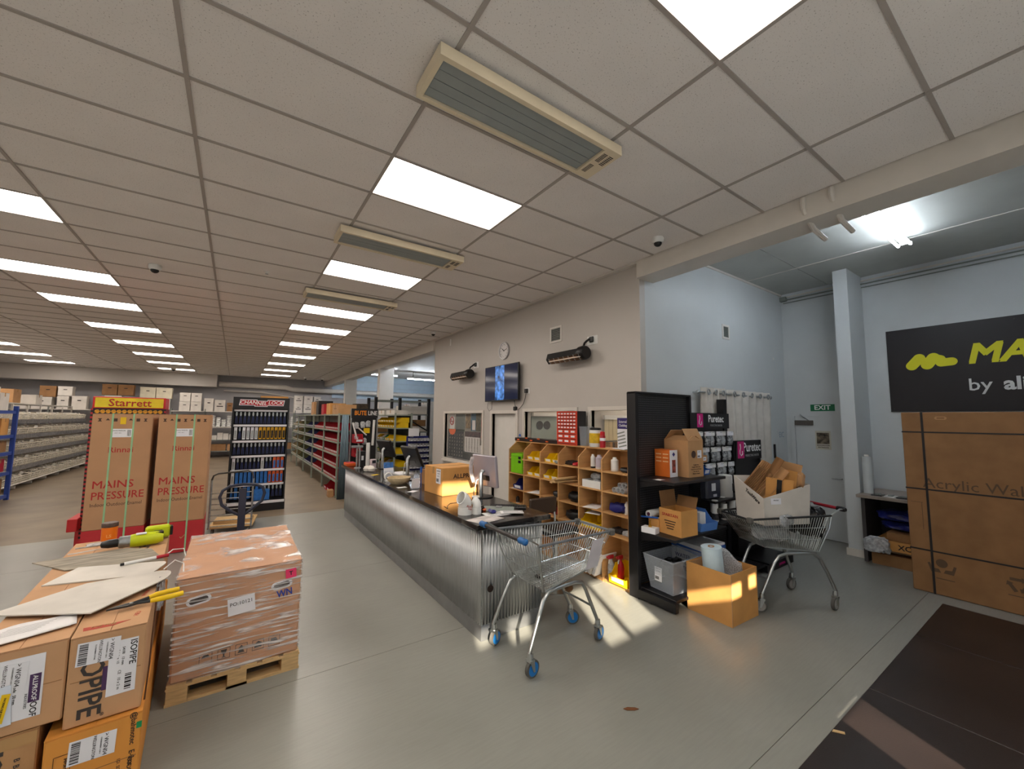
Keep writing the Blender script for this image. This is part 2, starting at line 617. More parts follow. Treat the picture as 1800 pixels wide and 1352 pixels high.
# back bulkhead, beams, columns
struct(MB().box(-9.5, 21.0, 3.24, -1.67, YB, 4.0).build('trim_1', m_wallw), 'white bulkhead over the far left shelves')
struct(MB().box(3.10, -2.9, 3.61, 3.42, 0.85, ZS + 0.1).build('trim_2', m_trim), 'white ceiling beam at the edge of the side bay')
struct(MB().box(3.10, 7.0, 3.55, 3.42, YB, 4.3).build('trim_3', m_trim), 'white beam over the rear columns')
struct(MB().box(3.085, 0.85, 3.79, 3.15, 7.0, 3.83).build('trim_4', m_trim))
for (yy, sz) in ((11.52, 0.27), (16.7, 0.3)):
    struct(MB().box(3.12, yy, 0, 3.6, yy + sz, 4.3).build('wall_column', m_white))
struct(MB().box(3.30, 7.05, 0, 3.62, 7.3, 4.3).build('wall_column', m_wallb))
c = struct(MB().box(6.45, -0.28, 0, 7.1, -0.11, ZS).build('wall_column', m_wallb), 'square white column beside the exit door')
MB().box(6.43, -0.30, 0, 7.1, -0.09, 0.1).build('skirting', m_trim, c)

# tiled ceiling
def tile_mat():
    mt = M('ceiling_tile_board', (234, 229, 226), 0.85, var=0.02, scale=2)
    nt = mt.node_tree
    b = nt.nodes['Principled BSDF']
    tc = nt.nodes['Texture Coordinate']
    vo = nt.nodes.new('ShaderNodeTexNoise')
    vo.inputs['Scale'].default_value = 120
    vo.inputs['Detail'].default_value = 2
    nt.links.new(tc.outputs['Object'], vo.inputs['Vector'])
    rp = nt.nodes.new('ShaderNodeValToRGB')
    rp.color_ramp.elements[0].position = 0.30
    rp.color_ramp.elements[0].color = (0.55, 0.53, 0.52, 1)
    rp.color_ramp.elements[1].position = 0.37
    nt.links.new(vo.outputs['Fac'], rp.inputs[0])
    mx = nt.nodes.new('ShaderNodeMixRGB')
    mx.blend_type = 'MULTIPLY'
    mx.inputs[0].default_value = 1
    old = b.inputs['Base Color'].links[0].from_socket
    nt.links.new(old, mx.inputs[1])
    nt.links.new(rp.outputs[0], mx.inputs[2])
    nt.links.new(mx.outputs[0], b.inputs['Base Color'])
    return mt


m_tile = tile_mat()
m_tbar = M('ceiling_grid_metal', (168, 160, 154), 0.5, var=0.02)
ceil = struct(MB().box(-9.5, -2.9, 3.87, 3.12, YB, 3.97).build('ceiling', m_white), 'suspended grid ceiling with speckled white tiles')
LROWS = [-1.8, 0.6, 3.0, 5.4, 7.2, 9.6, 12.0, 14.4, 16.8, 19.2]
LCOLS = [0.0, -3.6, -7.2]
lights = {(round(x / 1.2), round(y / 0.6)) for x in LCOLS for y in LROWS}
full = MB().box(0.004, 0.004, 0, 1.196, 0.596, 0.012).mesh('ceiling_tile', m_tile)
part = MB().box(0.004, 0.004, 0, 0.69, 0.596, 0.012).mesh('ceiling_tile', m_tile)
cells = []
for k in range(-8, 3):
    for j in range(-5, 35):
        if (k, j) in lights:
            continue
        cx, cy = k * 1.2 + 0.6, j * 0.6 + 0.3
        dx, dy = cx - CAM.x, cy - CAM.y
        dep = dx * fw.x + dy * fw.y
        side = abs(dx * rt.x + dy * rt.y)
        vis = dep > 0.3 and side < dep * 1.45 + 0.9
        cells.append((0 if vis else 1, math.hypot(dx, dy), k, j))
cells.sort()
rest = MB()
for i, (_, _, k, j) in enumerate(cells):
    if i < 296:
        o = link('ceiling_tile', part if k == 2 else full, ceil, loc=(k * 1.2, j * 0.6, ZC))
    else:
        rest.box(k * 1.2 + 0.004, j * 0.6 + 0.004, ZC, k * 1.2 + (0.69 if k == 2 else 1.196), j * 0.6 + 0.596, ZC + 0.012)
rest.build('far_ceiling_tiles', m_tile, ceil, kind='stuff')
for k in range(-7, 3):
    MB().box(k * 1.2 - 0.012, -2.75, ZC - 0.008, k * 1.2 + 0.012, 21.0, ZC + 0.001).build('grid_bar', m_tbar, ceil)
for j in range(-4, 36):
    MB().box(-9.5, j * 0.6 - 0.012, ZC - 0.007, 3.09, j * 0.6 + 0.012, ZC + 0.0015).build('grid_bar', m_tbar, ceil)

# plain panelled ceiling of the side bay
m_sidec = M('painted_ceiling_board', (182, 184, 179), 0.45, var=0.03, scale=3)
cs = struct(MB().box(3.42, -2.95, ZS + 0.012, 7.25, 1.0, ZS + 0.1).build('ceiling_side', m_sidec), 'plain panelled ceiling over the side bay')
xs_, ys_ = [3.42, 4.68, 5.86, 7.1], [-2.9, -2.3, 0.14, 0.85]
for i in range(3):
    for j in range(3):
        MB().box(xs_[i] + 0.004, ys_[j] + 0.004, ZS, xs_[i + 1] - 0.004, ys_[j + 1] - 0.004, ZS + 0.012).build('ceiling_panel', m_sidec, cs)
for x in xs_[1:3]:
    MB().box(x - 0.012, -2.9, ZS - 0.006, x + 0.012, 0.84, ZS + 0.001).build('joint_strip', m_trim, cs)
MB().box(3.42, 0.835, ZS - 0.03, 7.1, 0.85, ZS).build('cornice', m_trim, cs)
struct(MB().box(3.1, 7.0, 4.3, 9.6, YB, 4.4).build('ceiling_rear', m_white))
# cladding lines on the rear back wall
wb = bpy.data.objects['wall_back']
m_clad = M('pale_blue_cladding', (176, 194, 208), 0.5, var=0.02)
for i, (z0, z1) in enumerate(((2.96, 3.3), (3.31, 3.62), (3.63, 3.93), (3.94, 4.28))):
    MB().box(3.5, YB - 0.03, z0, 9.6, YB, z1).build('cladding_board', m_clad, wb)

# entrance mat in three ribbed strips
def mat_mat():
    mt = M('brown_black_matting', (44, 36, 34), 0.33, var=0.16, scale=2.2, bump=0.12, bscale=240, stretch=(1, 0.4, 1))
    return mt


m_mat = mat_mat()
em = thing('entrance_mat', 'large dark brown entrance mat lying on the grey vinyl at lower right', 'mat', (0, 0, 0))
for x0, x1 in ((1.2, 2.93), (2.935, 4.19), (4.195, 5.31)):
    MB().box(x0, -2.74, 0.0005, x1, -1.2, 0.008).build('mat_strip', m_mat, em, bevel=0.003)
# exit door on the right wall
fr = MB()
fr.box(7.06, -0.01, 0, 7.1, 0.05, 2.03).box(7.06, 0.71, 0, 7.1, 0.77, 2.03).box(7.06, 0.05, 1.97, 7.1, 0.71, 2.03)
d = struct(fr.build('door_2', m_wallb), 'white exit door behind the loaded trolley')
MB().box(7.068, 0.054, 0.008, 7.1, 0.706, 1.966).build('door_leaf', m_wallb, d)
MB().box(7.02, 0.44, 1.82, 7.066, 0.70, 1.90).build('door_closer', M('closer_bronze', (98, 92, 88), 0.5, 0.5), d, bevel=0.004)
MB().tube([(7.04, 0.5, 1.9), (7.0, 0.56, 1.95), (7.06, 0.62, 2.0)], 0.007, 6).build('closer_arm', m_steel, d)
MB().cyl((7.066, 0.1, 0.98), (7.02, 0.1, 0.98), 0.01).tube([(7.025, 0.1, 0.98), (7.025, 0.22, 0.98)], 0.009, 8).build('door_handle', m_steel, d)
MB().box(7.0, -2.7, 0, 7.1, -0.3, 0.09).build('baseboard_right', m_trim)['kind'] = 'structure'
MB().box(3.26, 0.835, 0, 7.1, 0.85, 0.09).build('baseboard_return', m_trim)['kind'] = 'structure'
# ================================================================== CEILING FIXTURES
m_panel = M('lit_diffuser', (255, 244, 232), 0.5, var=0, emit=PANEL_E)
m_tube = M('lit_tube', (234, 244, 255), 0.5, var=0, emit=TUBE_E)
m_cream = M('cream_enamel', (226, 212, 184), 0.45, var=0.03)
m_alu = M('ribbed_aluminium', (150, 158, 158), 0.45, 0.1, var=0.03)
pf = MB()
pf.box(0.006, 0.006, 0, 1.194, 0.03, 0.02).box(0.006, 0.57, 0, 1.194, 0.594, 0.02).box(0.006, 0.03, 0, 0.03, 0.57, 0.02).box(1.17, 0.03, 0, 1.194, 0.57, 0.02)
pf = pf.mesh('frame', m_white)
pd = MB().box(0.015, 0.015, -0.002, 1.185, 0.585, 0.004).mesh('diffuser', m_panel)
rown = ['over the counter', 'over the left aisle', 'far left of the shop']
for ci, x in enumerate(LCOLS):
    for ri, y in enumerate(LROWS):
        t = thing('ceiling_light', 'lit flat LED ceiling panel, %s from the front, row %s' % (ORD[ri], rown[ci]), 'ceiling light', (x, y, ZC), 0, 'LED ceiling panels')
        link('frame', pf, t)
        link('diffuser', pd, t)

hb = MB()
L, Wd, H = 1.38, 0.34, 0.07
hb.box(0, 0, 0, L, 0.03, H).box(0, Wd - 0.03, 0, L, Wd, H).box(0, 0.03, 0, 0.03, Wd - 0.03, H).box(L - 0.14, 0.03, 0, L, Wd - 0.03, H).box(0.03, 0.03, 0.03, L - 0.14, Wd - 0.03, H)
hb = hb.mesh('casing', m_cream)
def ribbed(y0, y1):
    b = MB()
    b.box(0.036, y0, 0.012, L - 0.146, y1, 0.03)
    return b.mesh('heating_plate', m_alu)
hp = [ribbed(0.036, 0.098), ribbed(0.101, 0.168), ribbed(0.173, 0.238), ribbed(0.241, 0.304)]
slot = MB()
for i in range(8):
    slot.box(L - 0.12, 0.055 + i * 0.012, -0.001, L - 0.08, 0.061 + i * 0.012, 0.002).box(L - 0.065, 0.055 + i * 0.014, -0.001, L - 0.025, 0.062 + i * 0.014, 0.002)
    slot.box(L - 0.12, 0.19 + i * 0.012, -0.001, L - 0.08, 0.196 + i * 0.012, 0.002)
slot = slot.mesh('vent_slots', m_blackp)
brk = MB().box(-0.012, 0, 0, 0.012, 0.3, 0.014).mesh('bracket', m_cream)
for i, y in enumerate((-0.465, 1.91, 4.3)):
    t = thing('ceiling_heater', '%s cream radiant heater strip with grey plates under the ceiling' % ['nearest', 'middle', 'farthest'][i], 'heater', (-0.1, y, ZC - 0.095), 0, 'radiant ceiling heaters')
    link('casing', hb, t)
    for q in hp:
        link('heating_plate', q, t)
    link('vent_slots', slot, t, kind='stuff')
    for bx in (0.1, L - 0.1):
        link('bracket', brk, t, loc=(bx, 0.02, H))

def dome(x, y, z, label, s=1.0):
    t = thing('security_camera', label, 'camera', (x, y, z), 0, 'dome security cameras')
    MB().lathe([(0.055 * s, 0), (0.06 * s, -0.01), (0.058 * s, -0.04 * s), (0.045 * s, -0.055 * s)], 18).build('housing', m_whitep, t, smooth=True)
    MB().lathe([(0.04 * s, -0.05 * s), (0.038 * s, -0.07 * s), (0.025 * s, -0.085 * s), (0.008 * s, -0.092 * s)], 16).build('dome', m_blackp, t, smooth=True)
dome(2.76, 0.3, ZC, 'white dome camera on the ceiling near the side bay', 1.05)
dome(-1.83, 4.57, ZC, 'white dome camera on the ceiling left of the heaters', 1.15)
dome(2.72, 6.14, ZC, 'white dome camera on the ceiling at the far office corner', 1.0)
dome(-3.06, 19.05, ZC, 'tiny dark dome camera between the last light panels', 1.4)
dome(1.87, 19.7, ZC, 'tiny dome camera at far end, left of a pair', 1.3)
dome(2.62, 19.7, ZC, 'tiny dome camera at far end, right of a pair', 1.3)
t = thing('sprinkler_head', 'small white sprinkler head under the ceiling tiles', 'sprinkler', (-0.62, 3.96, ZC))
MB().lathe([(0.035, 0), (0.035, -0.008), (0.012, -0.012), (0.01, -0.035)], 12).build('rosette', m_whitep, t)
MB().lathe([(0.02, -0.035), (0.02, -0.04), (0.004, -0.042)], 10).build('deflector', m_steel, t)

# fluorescent fitting of the side bay
t = thing('fluorescent_light', 'bright twin tube fluorescent batten under the side bay ceiling', 'light', (0, 0, 0))
MB().box(4.2, -1.075, 4.05, 5.78, -1.015, 4.11).build('tray', m_white, t)
for y in (-1.10, -0.99):
    MB().cyl((4.24, y, 4.03), (5.74, y, 4.03), 0.014, 10).build('tube', m_tube, t)
for x in (4.21, 5.76):
    MB().box(x - 0.015, -1.11, 4.046, x + 0.015, -0.98, 4.06).build('end_cap', m_whitep if x > 5 else m_blackp, t)
for x in (4.4, 5.5):
    MB().box(x, -1.06, 4.11, x + 0.1, -1.03, ZS).build('mounting', m_white, t)
# elbows of pipe at the beam
for i, (y, dz) in enumerate(((-0.92, 0.0), (-1.12, 0.03))):
    tag(MB().tube([(3.08, y, 3.80), (3.08, y, 3.70 + dz), (3.12, y, 3.66 + dz), (3.3, y, 3.58), (3.55, y, 3.56)], 0.022, 8).build('pipe_elbow', m_trim, smooth=True), 'white pipe elbow wrapped around the beam, %s' % ['farther from camera', 'nearer to camera'][i], 'pipe', 'pipe elbows at the beam')
for i, (x, z) in enumerate(((7.07, 4.07), (7.06, 4.02), (7.075, 3.97))):
    tag(MB().tube([(x, 0.8, z), (x, -0.08, z), (x, -2.7, z)], 0.013 - i * 0.002, 6).build('conduit', m_grey if i else m_trim), 'thin conduit along the top of the right wall, %s' % ['topmost', 'middle', 'lowest'][i], 'conduit', 'conduits on the right wall')
t = thing('junction_box', 'small junction cluster where wall conduits meet the corner', 'junction box', (0, 0, 0))
MB().box(7.02, 0.74, 4.0, 7.09, 0.84, 4.08).build('body', m_grey, t, bevel=0.006)
# rear area tubes and pipes
for i, (x0, x1, y, z, e) in enumerate(((3.9, 5.4, 10.5, 4.1, 0), (3.9, 5.9, 18.0, 4.05, 0), (6.4, 8.6, 18.0, 3.95, 0))):
    t = thing('tube_light', 'lit tube light in the rear bay, %s' % ['nearest and brightest', 'left of the far pair', 'right of the far pair'][i], 'light', (0, 0, 0), 0, 'rear bay tube lights')
    MB().box(x0, y - 0.05, z, x1, y + 0.05, z + 0.05).build('tray', m_white, t)
    MB().cyl((x0 + 0.03, y, z - 0.03), (x1 - 0.03, y, z - 0.03), 0.03 if i == 0 else 0.022, 8).build('tube', M('lit_rear_tube', (234, 244, 255), 0.5, var=0, emit=60.0), t)
    for hx in (x0 + 0.3, x1 - 0.34):
        MB().box(hx, y - 0.02, z + 0.05, hx + 0.04, y + 0.02, 4.3).build('hanger', m_white, t)
tag(MB().tube([(-1.6, 21.6, 3.42), (1.2, 21.6, 3.4), (1.5, 21.55, 3.3), (9.5, 21.55, 3.28)], 0.12, 12).build('wall_duct', m_trim, smooth=True), 'thick pale duct running along the top of the back wall', 'duct')
tag(MB().tube([(-1.4, 21.7, 3.12), (0.2, 21.7, 3.1), (1.6, 21.7, 2.9), (3.0, 21.7, 2.8)], 0.03, 8).build('wall_pipe', m_trim, smooth=True), 'thin sloping pipe under the back wall duct', 'pipe')
# ================================================================== ON THE OFFICE WALL
XW = 3.15
# wall clock
t = thing('wall_clock', 'round white faced wall clock above the television', 'clock', (XW, 3.845, 3.12))
MB().lathe([(0.0, 0), (0.16, 0), (0.165, -0.012), (0.158, -0.035), (0.145, -0.035), (0.14, -0.015), (0.0, -0.015)], 32, axis='x').build('rim', M('silver_rim', (196, 194, 196), 0.35, 0.6), t, smooth=True)
MB().lathe([(0.14, -0.0155), (0.14, -0.018)], 32, axis='x').build('dial', m_paper, t)
for i in range(12):
    a = R(i * 30)
    text(t, str(i if i else 12), 0.032, '-x', (-0.0195, -0.112 * math.sin(a), 0.112 * math.cos(a)), m_ink, name='numeral')
for a, l, w in ((R(305), 0.07, 0.007), (R(75), 0.105, 0.005)):
    o = MB().box(-w, -0.015, 0, w, l, 0.002).build('hand', m_ink, t)
    o.matrix_local = orient('-x', (-0.021, 0, 0), -a)
# television
m_screen = M('tv_screen', (20, 24, 40), 0.12, var=0.05, emit=0.0)
t = thing('television', 'flat black television on the office wall showing a blue picture', 'television', (XW, 3.82, 2.52))
MB().box(-0.10, -0.55, -0.325, -0.065, 0.55, 0.325).build('casing', m_blackp, t, bevel=0.004)
MB().box(-0.1015, -0.535, -0.305, -0.0995, 0.535, 0.312).build('screen', M('dark_screen', (24, 30, 52), 0.1, var=0.04, emit=0.35), t)
m_pic = M('screen_picture', (70, 120, 190), 0.15, var=0.7, scale=9, emit=0.0)
nt = m_pic.node_tree
nt.nodes['Principled BSDF'].inputs['Emission Strength'].default_value = 0.45
nt.links.new([n_ for n_ in nt.nodes if n_.type == 'VALTORGB'][0].outputs[0], nt.nodes['Principled BSDF'].inputs['Emission Color'])
MB().box(-0.1025, -0.12, -0.305, -0.101, 0.18, 0.312).build('picture', m_pic, t)
MB().box(-0.065, -0.2, -0.15, 0, 0.2, 0.15).build('wall_bracket', m_black, t)
cab = thing('power_adapter', 'black power adapter with cord plugged in right of the television', 'adapter', (XW, 3.14, 2.35))
MB().box(-0.05, -0.03, -0.04, -0.006, 0.03, 0.03).build('body', m_blackp, cab, bevel=0.006)
MB().box(-0.006, -0.06, -0.05, 0, 0.06, 0.05).build('wall_socket', m_whitep, cab)
MB().tube([(-0.03, 0, -0.04), (-0.03, 0.03, -0.14), (-0.02, 0.09, -0.22), (-0.02, 0.2, -0.3), (-0.02, 0.27, -0.33), (-0.03, 0.32, -0.24), (-0.03, 0.34, -0.15)], 0.005, 6).build('cord', m_blackp, cab, smooth=True)
MB().box(-0.045, 0.28, -0.33, -0.005, 0.36, -0.26).build('transformer', m_blackp, cab, bevel=0.008)
tag(MB().tube([(XW - 0.03, 4.36, 2.2), (XW - 0.02, 4.4, 2.08), (XW - 0.02, 4.33, 2.02), (XW - 0.02, 4.24, 2.06), (XW - 0.03, 4.22, 2.2)], 0.003, 5).build('hanging_cable', m_blackp), 'thin black cable loop hanging under the television', 'cable')
# outdoor type radiant heaters
def wall_heater(y, z, s, label):
    t = thing('wall_heater', label, 'heater', (XW, y, z), 0, 'quartz heaters on the office wall')
    L2 = 0.46 * s
    prof = [(-0.22, -0.03), (-0.19, 0.06), (-0.10, 0.075), (-0.06, 0.03), (-0.08, -0.05), (-0.17, -0.095)]
    MB().prism(prof, 'y', -L2 + 0.18, L2).build('housing', m_blackp, t, bevel=0.004)
    MB().prism([(-0.226, -0.03), (-0.175, -0.1), (-0.168, -0.095), (-0.219, -0.028)], 'y', -L2 + 0.2, L2 - 0.06).build('reflector', M('copper_reflector', (226, 190, 168), 0.18, 1.0, var=0.05), t)
    MB().cyl((-0.205, -L2 + 0.2, -0.062), (-0.205, L2 - 0.06, -0.062), 0.009, 8).build('quartz_tube', M('quartz', (235, 215, 200), 0.15), t)
    g = MB()
    for i in range(7):
        yy = -L2 + 0.22 + i * (2 * L2 - 0.3) / 6
        g.tube([(-0.232, yy, -0.026), (-0.21, yy, -0.075), (-0.178, yy, -0.106)], 0.003, 4)
    g.build('guard_wires', m_chrome, t, kind='stuff')
    MB().lathe([(0.0, -L2 + 0.16), (0.085, -L2 + 0.16), (0.1, -L2 + 0.19), (0.095, -L2 + 0.28), (0.06, -L2 + 0.3)], 18, c=(-0.13, 0, -0.005), axis='y').build('end_drum', m_blackp, t, smooth=True)
    MB().tube([(-0.13, -L2 + 0.22, 0.07), (-0.11, -L2 + 0.22, 0.13), (-0.05, -L2 + 0.24, 0.17), (-0.03, -L2 + 0.2, 0.2)], 0.016, 8).build('cable', m_blackp, t, smooth=True)
    MB().box(-0.03, -L2 + 0.14, 0.15, -0.004, -L2 + 0.22, 0.23).build('plug', m_blackp, t, bevel=0.01)
    MB().box(-0.006, -L2 + 0.08, 0.12, 0, -L2 + 0.27, 0.24).build('wall_socket', m_whitep, t)
    MB().box(-0.12, -0.03, -0.02, 0, 0.03, 0.04).box(-0.02, -0.06, -0.07, 0, 0.06, 0.07).build('bracket', m_black, t)
wall_heater(1.93, 2.79, 1.0, 'large black quartz wall heater right of the clock')
wall_heater(5.2, 2.79, 1.02, 'black quartz wall heater left of the television')
# vents
def vent(face, loc, w, h, label):
    t = thing('wall_vent', label, 'vent', loc, 0, 'air vents')
    r, u = FACES[face]
    mm = lambda a, b, c: tuple(r * a + u * b + r.cross(u) * c)
    def bx(a0, b0, c0, a1, b1, c1, name, mt, kind=None):
        p, q = mm(a0, b0, c0), mm(a1, b1, c1)
        return MB().box(min(p[0], q[0]), min(p[1], q[1]), min(p[2], q[2]), max(p[0], q[0]), max(p[1], q[1]), max(p[2], q[2])).build(name, mt, t)
    fw_ = 0.03
    bx(-w / 2, h / 2 - fw_, 0, w / 2, h / 2, 0.012, 'frame_rail', m_white)
    bx(-w / 2, -h / 2, 0, w / 2, -h / 2 + fw_, 0.012, 'frame_rail', m_white)
    bx(-w / 2, -h / 2 + fw_, 0, -w / 2 + fw_, h / 2 - fw_, 0.012, 'frame_rail', m_white)
    bx(w / 2 - fw_, -h / 2 + fw_, 0, w / 2, h / 2 - fw_, 0.012, 'frame_rail', m_white)
    bx(-w / 2 + fw_, -h / 2 + fw_, 0, w / 2 - fw_, h / 2 - fw_, 0.001, 'backing', m_black)
    for i in range(8):
        zz = -h / 2 + fw_ + (i + 0.5) * (h - 2 * fw_) / 8
        bx(-w / 2 + fw_, zz - 0.005, 0.001, w / 2 - fw_, zz + 0.004, 0.009, 'slat', m_grey)
vent('-x', (XW, 2.41, 3.18), 0.27, 0.25, 'white framed square air vent on the warm white office wall')
vent('-y', (5.15, 0.85, 3.21), 0.2, 0.22, 'small square air vent on the pale blue wall')
tag(MB().box(6.66, 0.835, 2.93, 6.7, 0.85, 2.97).build('wall_plate', m_whitep, bevel=0.01), 'tiny cream plate on the pale blue wall', 'plate')
tag(MB().box(XW - 0.012, 6.1, 3.55, XW, 6.14, 3.7).build('wall_bracket', m_whitep), 'thin white strip bracket high on the office wall', 'bracket')
t = thing('key_tag', 'blue key fob hanging on the frame beside the office door', 'key fob', (XW - 0.03, 3.31, 1.6))
MB().tube([(0, 0.02 * math.cos(a * 0.5236), 0.045 + 0.02 * math.sin(a * 0.5236)) for a in range(12)], 0.003, 5, closed=True).build('ring', m_steel, t)
MB().lathe([(0.0, 0), (0.024, 0), (0.024, 0.006), (0.0, 0.006)], 16, axis='x').build('fob', m_bluep, t)
# things seen in the office windows: each poster is a sheet of its own just behind the pane
PX = 3.23
def poster(name, label, y, z, w, h, mt, cat='poster', prints=(), px=PX, group='posters in the office window'):
    t = thing(name, label, cat, (px, y, z), 0, group)
    MB().box(0, -w / 2, -h / 2, 0.003, w / 2, h / 2).build('sheet', mt, t)
    for p in prints:
        p(t)
    return t
m_pwhite = M('poster_white', (206, 200, 196), 0.5, var=0.03)
m_pdark = M('poster_charcoal', (44, 42, 46), 0.45, var=0.35, scale=26)
m_pteal = M('poster_teal', (26, 84, 110), 0.45, var=0.3, scale=12)
m_pyel = M('poster_black_yellow', (70, 62, 30), 0.45, var=0.9, scale=22)
m_pred = M('poster_red', (196, 44, 40), 0.45, var=0.15, scale=18)
def nosmoke(t):
    o = MB().tube([(0, 0.085 * math.cos(R(a * 18)), 0.085 * math.sin(R(a * 18))) for a in range(20)], 0.012, 5, closed=True).build('red_ring', m_redink, t, loc=(-0.004, 0, 0.06))
    MB().box(-0.006, -0.06, 0.045, -0.003, 0.06, 0.06).build('cigarette', m_ink, t)
    o = MB().box(-0.085, -0.009, 0, 0.085, 0.009, 0.004).build('red_bar', m_redink, t)
    o.matrix_local = orient('-x', (-0.006, 0, 0.06), R(-45))
poster('no_smoking_sign', 'white no smoking notice with red ring in the office window', 6.12, 1.76, 0.26, 0.42, m_pwhite, 'sign', [nosmoke])
poster('poster', 'grey green chart at the top of the poster window', 5.72, 1.78, 0.42, 0.38, M('poster_greygreen', (92, 96, 90), 0.5, var=0.2, scale=20))
poster('poster', 'large charcoal catalogue poster with orange half circle in office window', 5.93, 1.33, 0.76, 0.62, m_pdark, prints=[])
orangedot_t = bpy.data.objects['poster.001']
plate(orangedot_t, 'orange_roundel', 0, 0, '-x', (-0.002, 0.17, 0.305), M('orange_print', (222, 96, 30), 0.5), poly=[(0.17 * math.cos(R(a)), 0.13 * math.sin(R(a))) for a in range(180, 361, 12)])
rows = MB()
for i in range(6):
    for j in range(7):
        rows.box(-0.003, -0.33 + i * 0.12, -0.28 + j * 0.075, 0, -0.31 + i * 0.12, -0.245 + j * 0.075)
rows.build('small_print', M('dull_print', (150, 140, 130), 0.5, var=0.3), orangedot_t, kind='stuff')
poster('poster', 'brown toned picture sheet at top middle of poster window', 5.36, 1.82, 0.2, 0.3, M('poster_brown', (120, 96, 60), 0.5, var=0.4, scale=16))
poster('poster', 'teal and white product sheet at top of poster window', 5.12, 1.8, 0.2, 0.36, m_pteal, prints=[lambda t: plate(t, 'white_panel', 0.13, 0.2, '-x', (-0.002, -0.02, -0.06), m_pwhite)])
poster('poster', 'black sheet with yellow figures in the poster window', 4.92, 1.8, 0.19, 0.36, m_pyel)
poster('poster', 'tall red notice at right edge of poster window', 4.7, 1.72, 0.18, 0.5, m_pred, prints=[lambda t: [plate(t, 'white_line', 0.13, 0.03, '-x', (-0.002, 0, 0.17 - k * 0.07), m_pwhite) for k in range(3)]])
poster('poster', 'wide dark sheet with small red heading in the poster window', 5.16, 1.545, 0.66, 0.11, M('poster_darkred', (72, 40, 44), 0.5, var=0.6, scale=14))
def cols_print(t):
    for k in range(5):
        plate(t, 'print_column', 0.05, 0.28, '-x', (-0.002, -0.24 + k * 0.12, 0), M('faint_print', (176, 170, 164), 0.5, var=0.3, scale=40))
poster('poster', 'pale price list sheet in the poster window', 5.17, 1.33, 0.64, 0.32, m_pwhite, prints=[cols_print])
poster('notice_sheet', 'white notice sheet at lower right of the poster window', 4.72, 1.2, 0.24, 0.28, m_pwhite)
tag(MB().box(3.30, 4.9, 0.0, 3.6, 6.2, 1.12).build('counter_unit', M('dark_unit', (60, 58, 56), 0.6), bevel=0.004), 'dark low unit inside the poster window', 'unit')
# office window two: dark room with a white roller blind and round emblem
t = thing('roller_blind', 'white roller blind head seen through window behind red drawer cabinet', 'blind', (3.66, 3.27, 1.93), 0)
MB().box(-0.3, -0.03, 0, 0.35, 0.03, 0.06).build('head_rail', m_whitep, t)
t = thing('wall_emblem', 'grey green panel with two dark round marks seen through office window', 'emblem', (3.62, 3.3, 1.77))
MB().box(-0.26, 0, -0.45, 0.32, 0.015, 0.15).build('panel', M('grey_panel', (150, 162, 156), 0.5), t)
for s in (-1, 1):
    o = MB().lathe([(0.045, 0), (0.075, 0), (0.075, -0.006), (0.045, -0.006)], 20, axis='y').build('roundel', m_ink, t, loc=(s * 0.082, -0.001, 0.0))
    MB().box(-0.05, -0.009, -0.012, 0.05, -0.001, 0.012).build('dark_bar', m_ink, o).rotation_euler = (0, R(45 * s), 0)
poster('poster', 'narrow teal banner sheet beside the red drawer cabinet', 2.17, 1.66, 0.16, 0.7, m_pteal)
t = thing('vertical_blind', 'cream vertical blind inside the office window next to black shelving', 'blind', (3.46, 1.72, 1.58), 0)
for k in range(9):
    MB().box(k * 0.085, 0, 0, k * 0.085 + 0.078, 0.008, 0.3).build('blind_slat', M('cream_cloth', (222, 206, 168), 0.8), t)
MB().box(-0.02, -0.02, 0.3, 0.8, 0.02, 0.36).build('head_rail', m_whitep, t)
t = thing('book_row', 'row of brown files under the cream blind in the office', 'files', (3.48, 1.7, 1.46), 0)
for k in range(7):
    MB().box(k * 0.05, -0.02, 0, k * 0.05 + 0.042, 0.03, 0.1).build('file', [m_card2, m_card3, m_inkb][k % 3], t)
MB().box(-0.02, -0.03, -0.02, 0.8, 0.045, 0).build('ledge', m_white, t)
# tubes added out of view to brighten the office interior
t = thing('office_fill_light', 'tube lamps added out of view to brighten the office behind the windows', 'light', (0, 0, 0))
for y in (1.3, 2.6, 5.2):
    MB().cyl((4.4, y - 0.4, 2.66), (4.4, y + 0.4, 2.66), 0.02, 8).build('tube', M('office_fill_tube', (255, 240, 220), 0.5, var=0, emit=40.0), t)
# ------------------------------------------------------------------ right wall and blue wall
t = thing('exit_sign', 'green EXIT sign over the white door', 'sign', (7.1, 0.315, 2.11))
MB().box(-0.012, -0.165, -0.055, 0, 0.165, 0.055).build('panel', M('exit_green', (20, 110, 70), 0.5, var=0.02), t)
text(t, 'EXIT', 0.105, '-x', (-0.0128, 0, 0), m_whiteink, bold=0.02, xs=1.05)
t = thing('door_poster', 'framed showroom entrance notice on the exit door', 'poster', (7.066, 0.32, 1.58))
MB().box(-0.003, -0.105, -0.15, 0, 0.105, 0.15).build('sheet', M('notice_cream', (196, 192, 178), 0.5), t)
MB().box(-0.004, -0.085, -0.06, -0.003, 0.085, 0.12).build('picture', M('kitchen_picture', (112, 100, 84), 0.5, var=0.6, scale=16), t)
text(t, 'SHOWROOM', 0.028, '-x', (-0.0045, 0, -0.085), m_ink, bold=0.02)
text(t, 'ENTRANCE', 0.028, '-x', (-0.0045, 0, -0.118), m_ink, bold=0.02)
t = thing('wall_paper_sheet', 'white paper sheet taped on the blue wall left of exit door', 'sheet', (6.87, 0.85, 1.55))
MB().box(-0.1, -0.003, -0.2, 0.1, 0, 0.2).build('sheet', m_wallb, t)
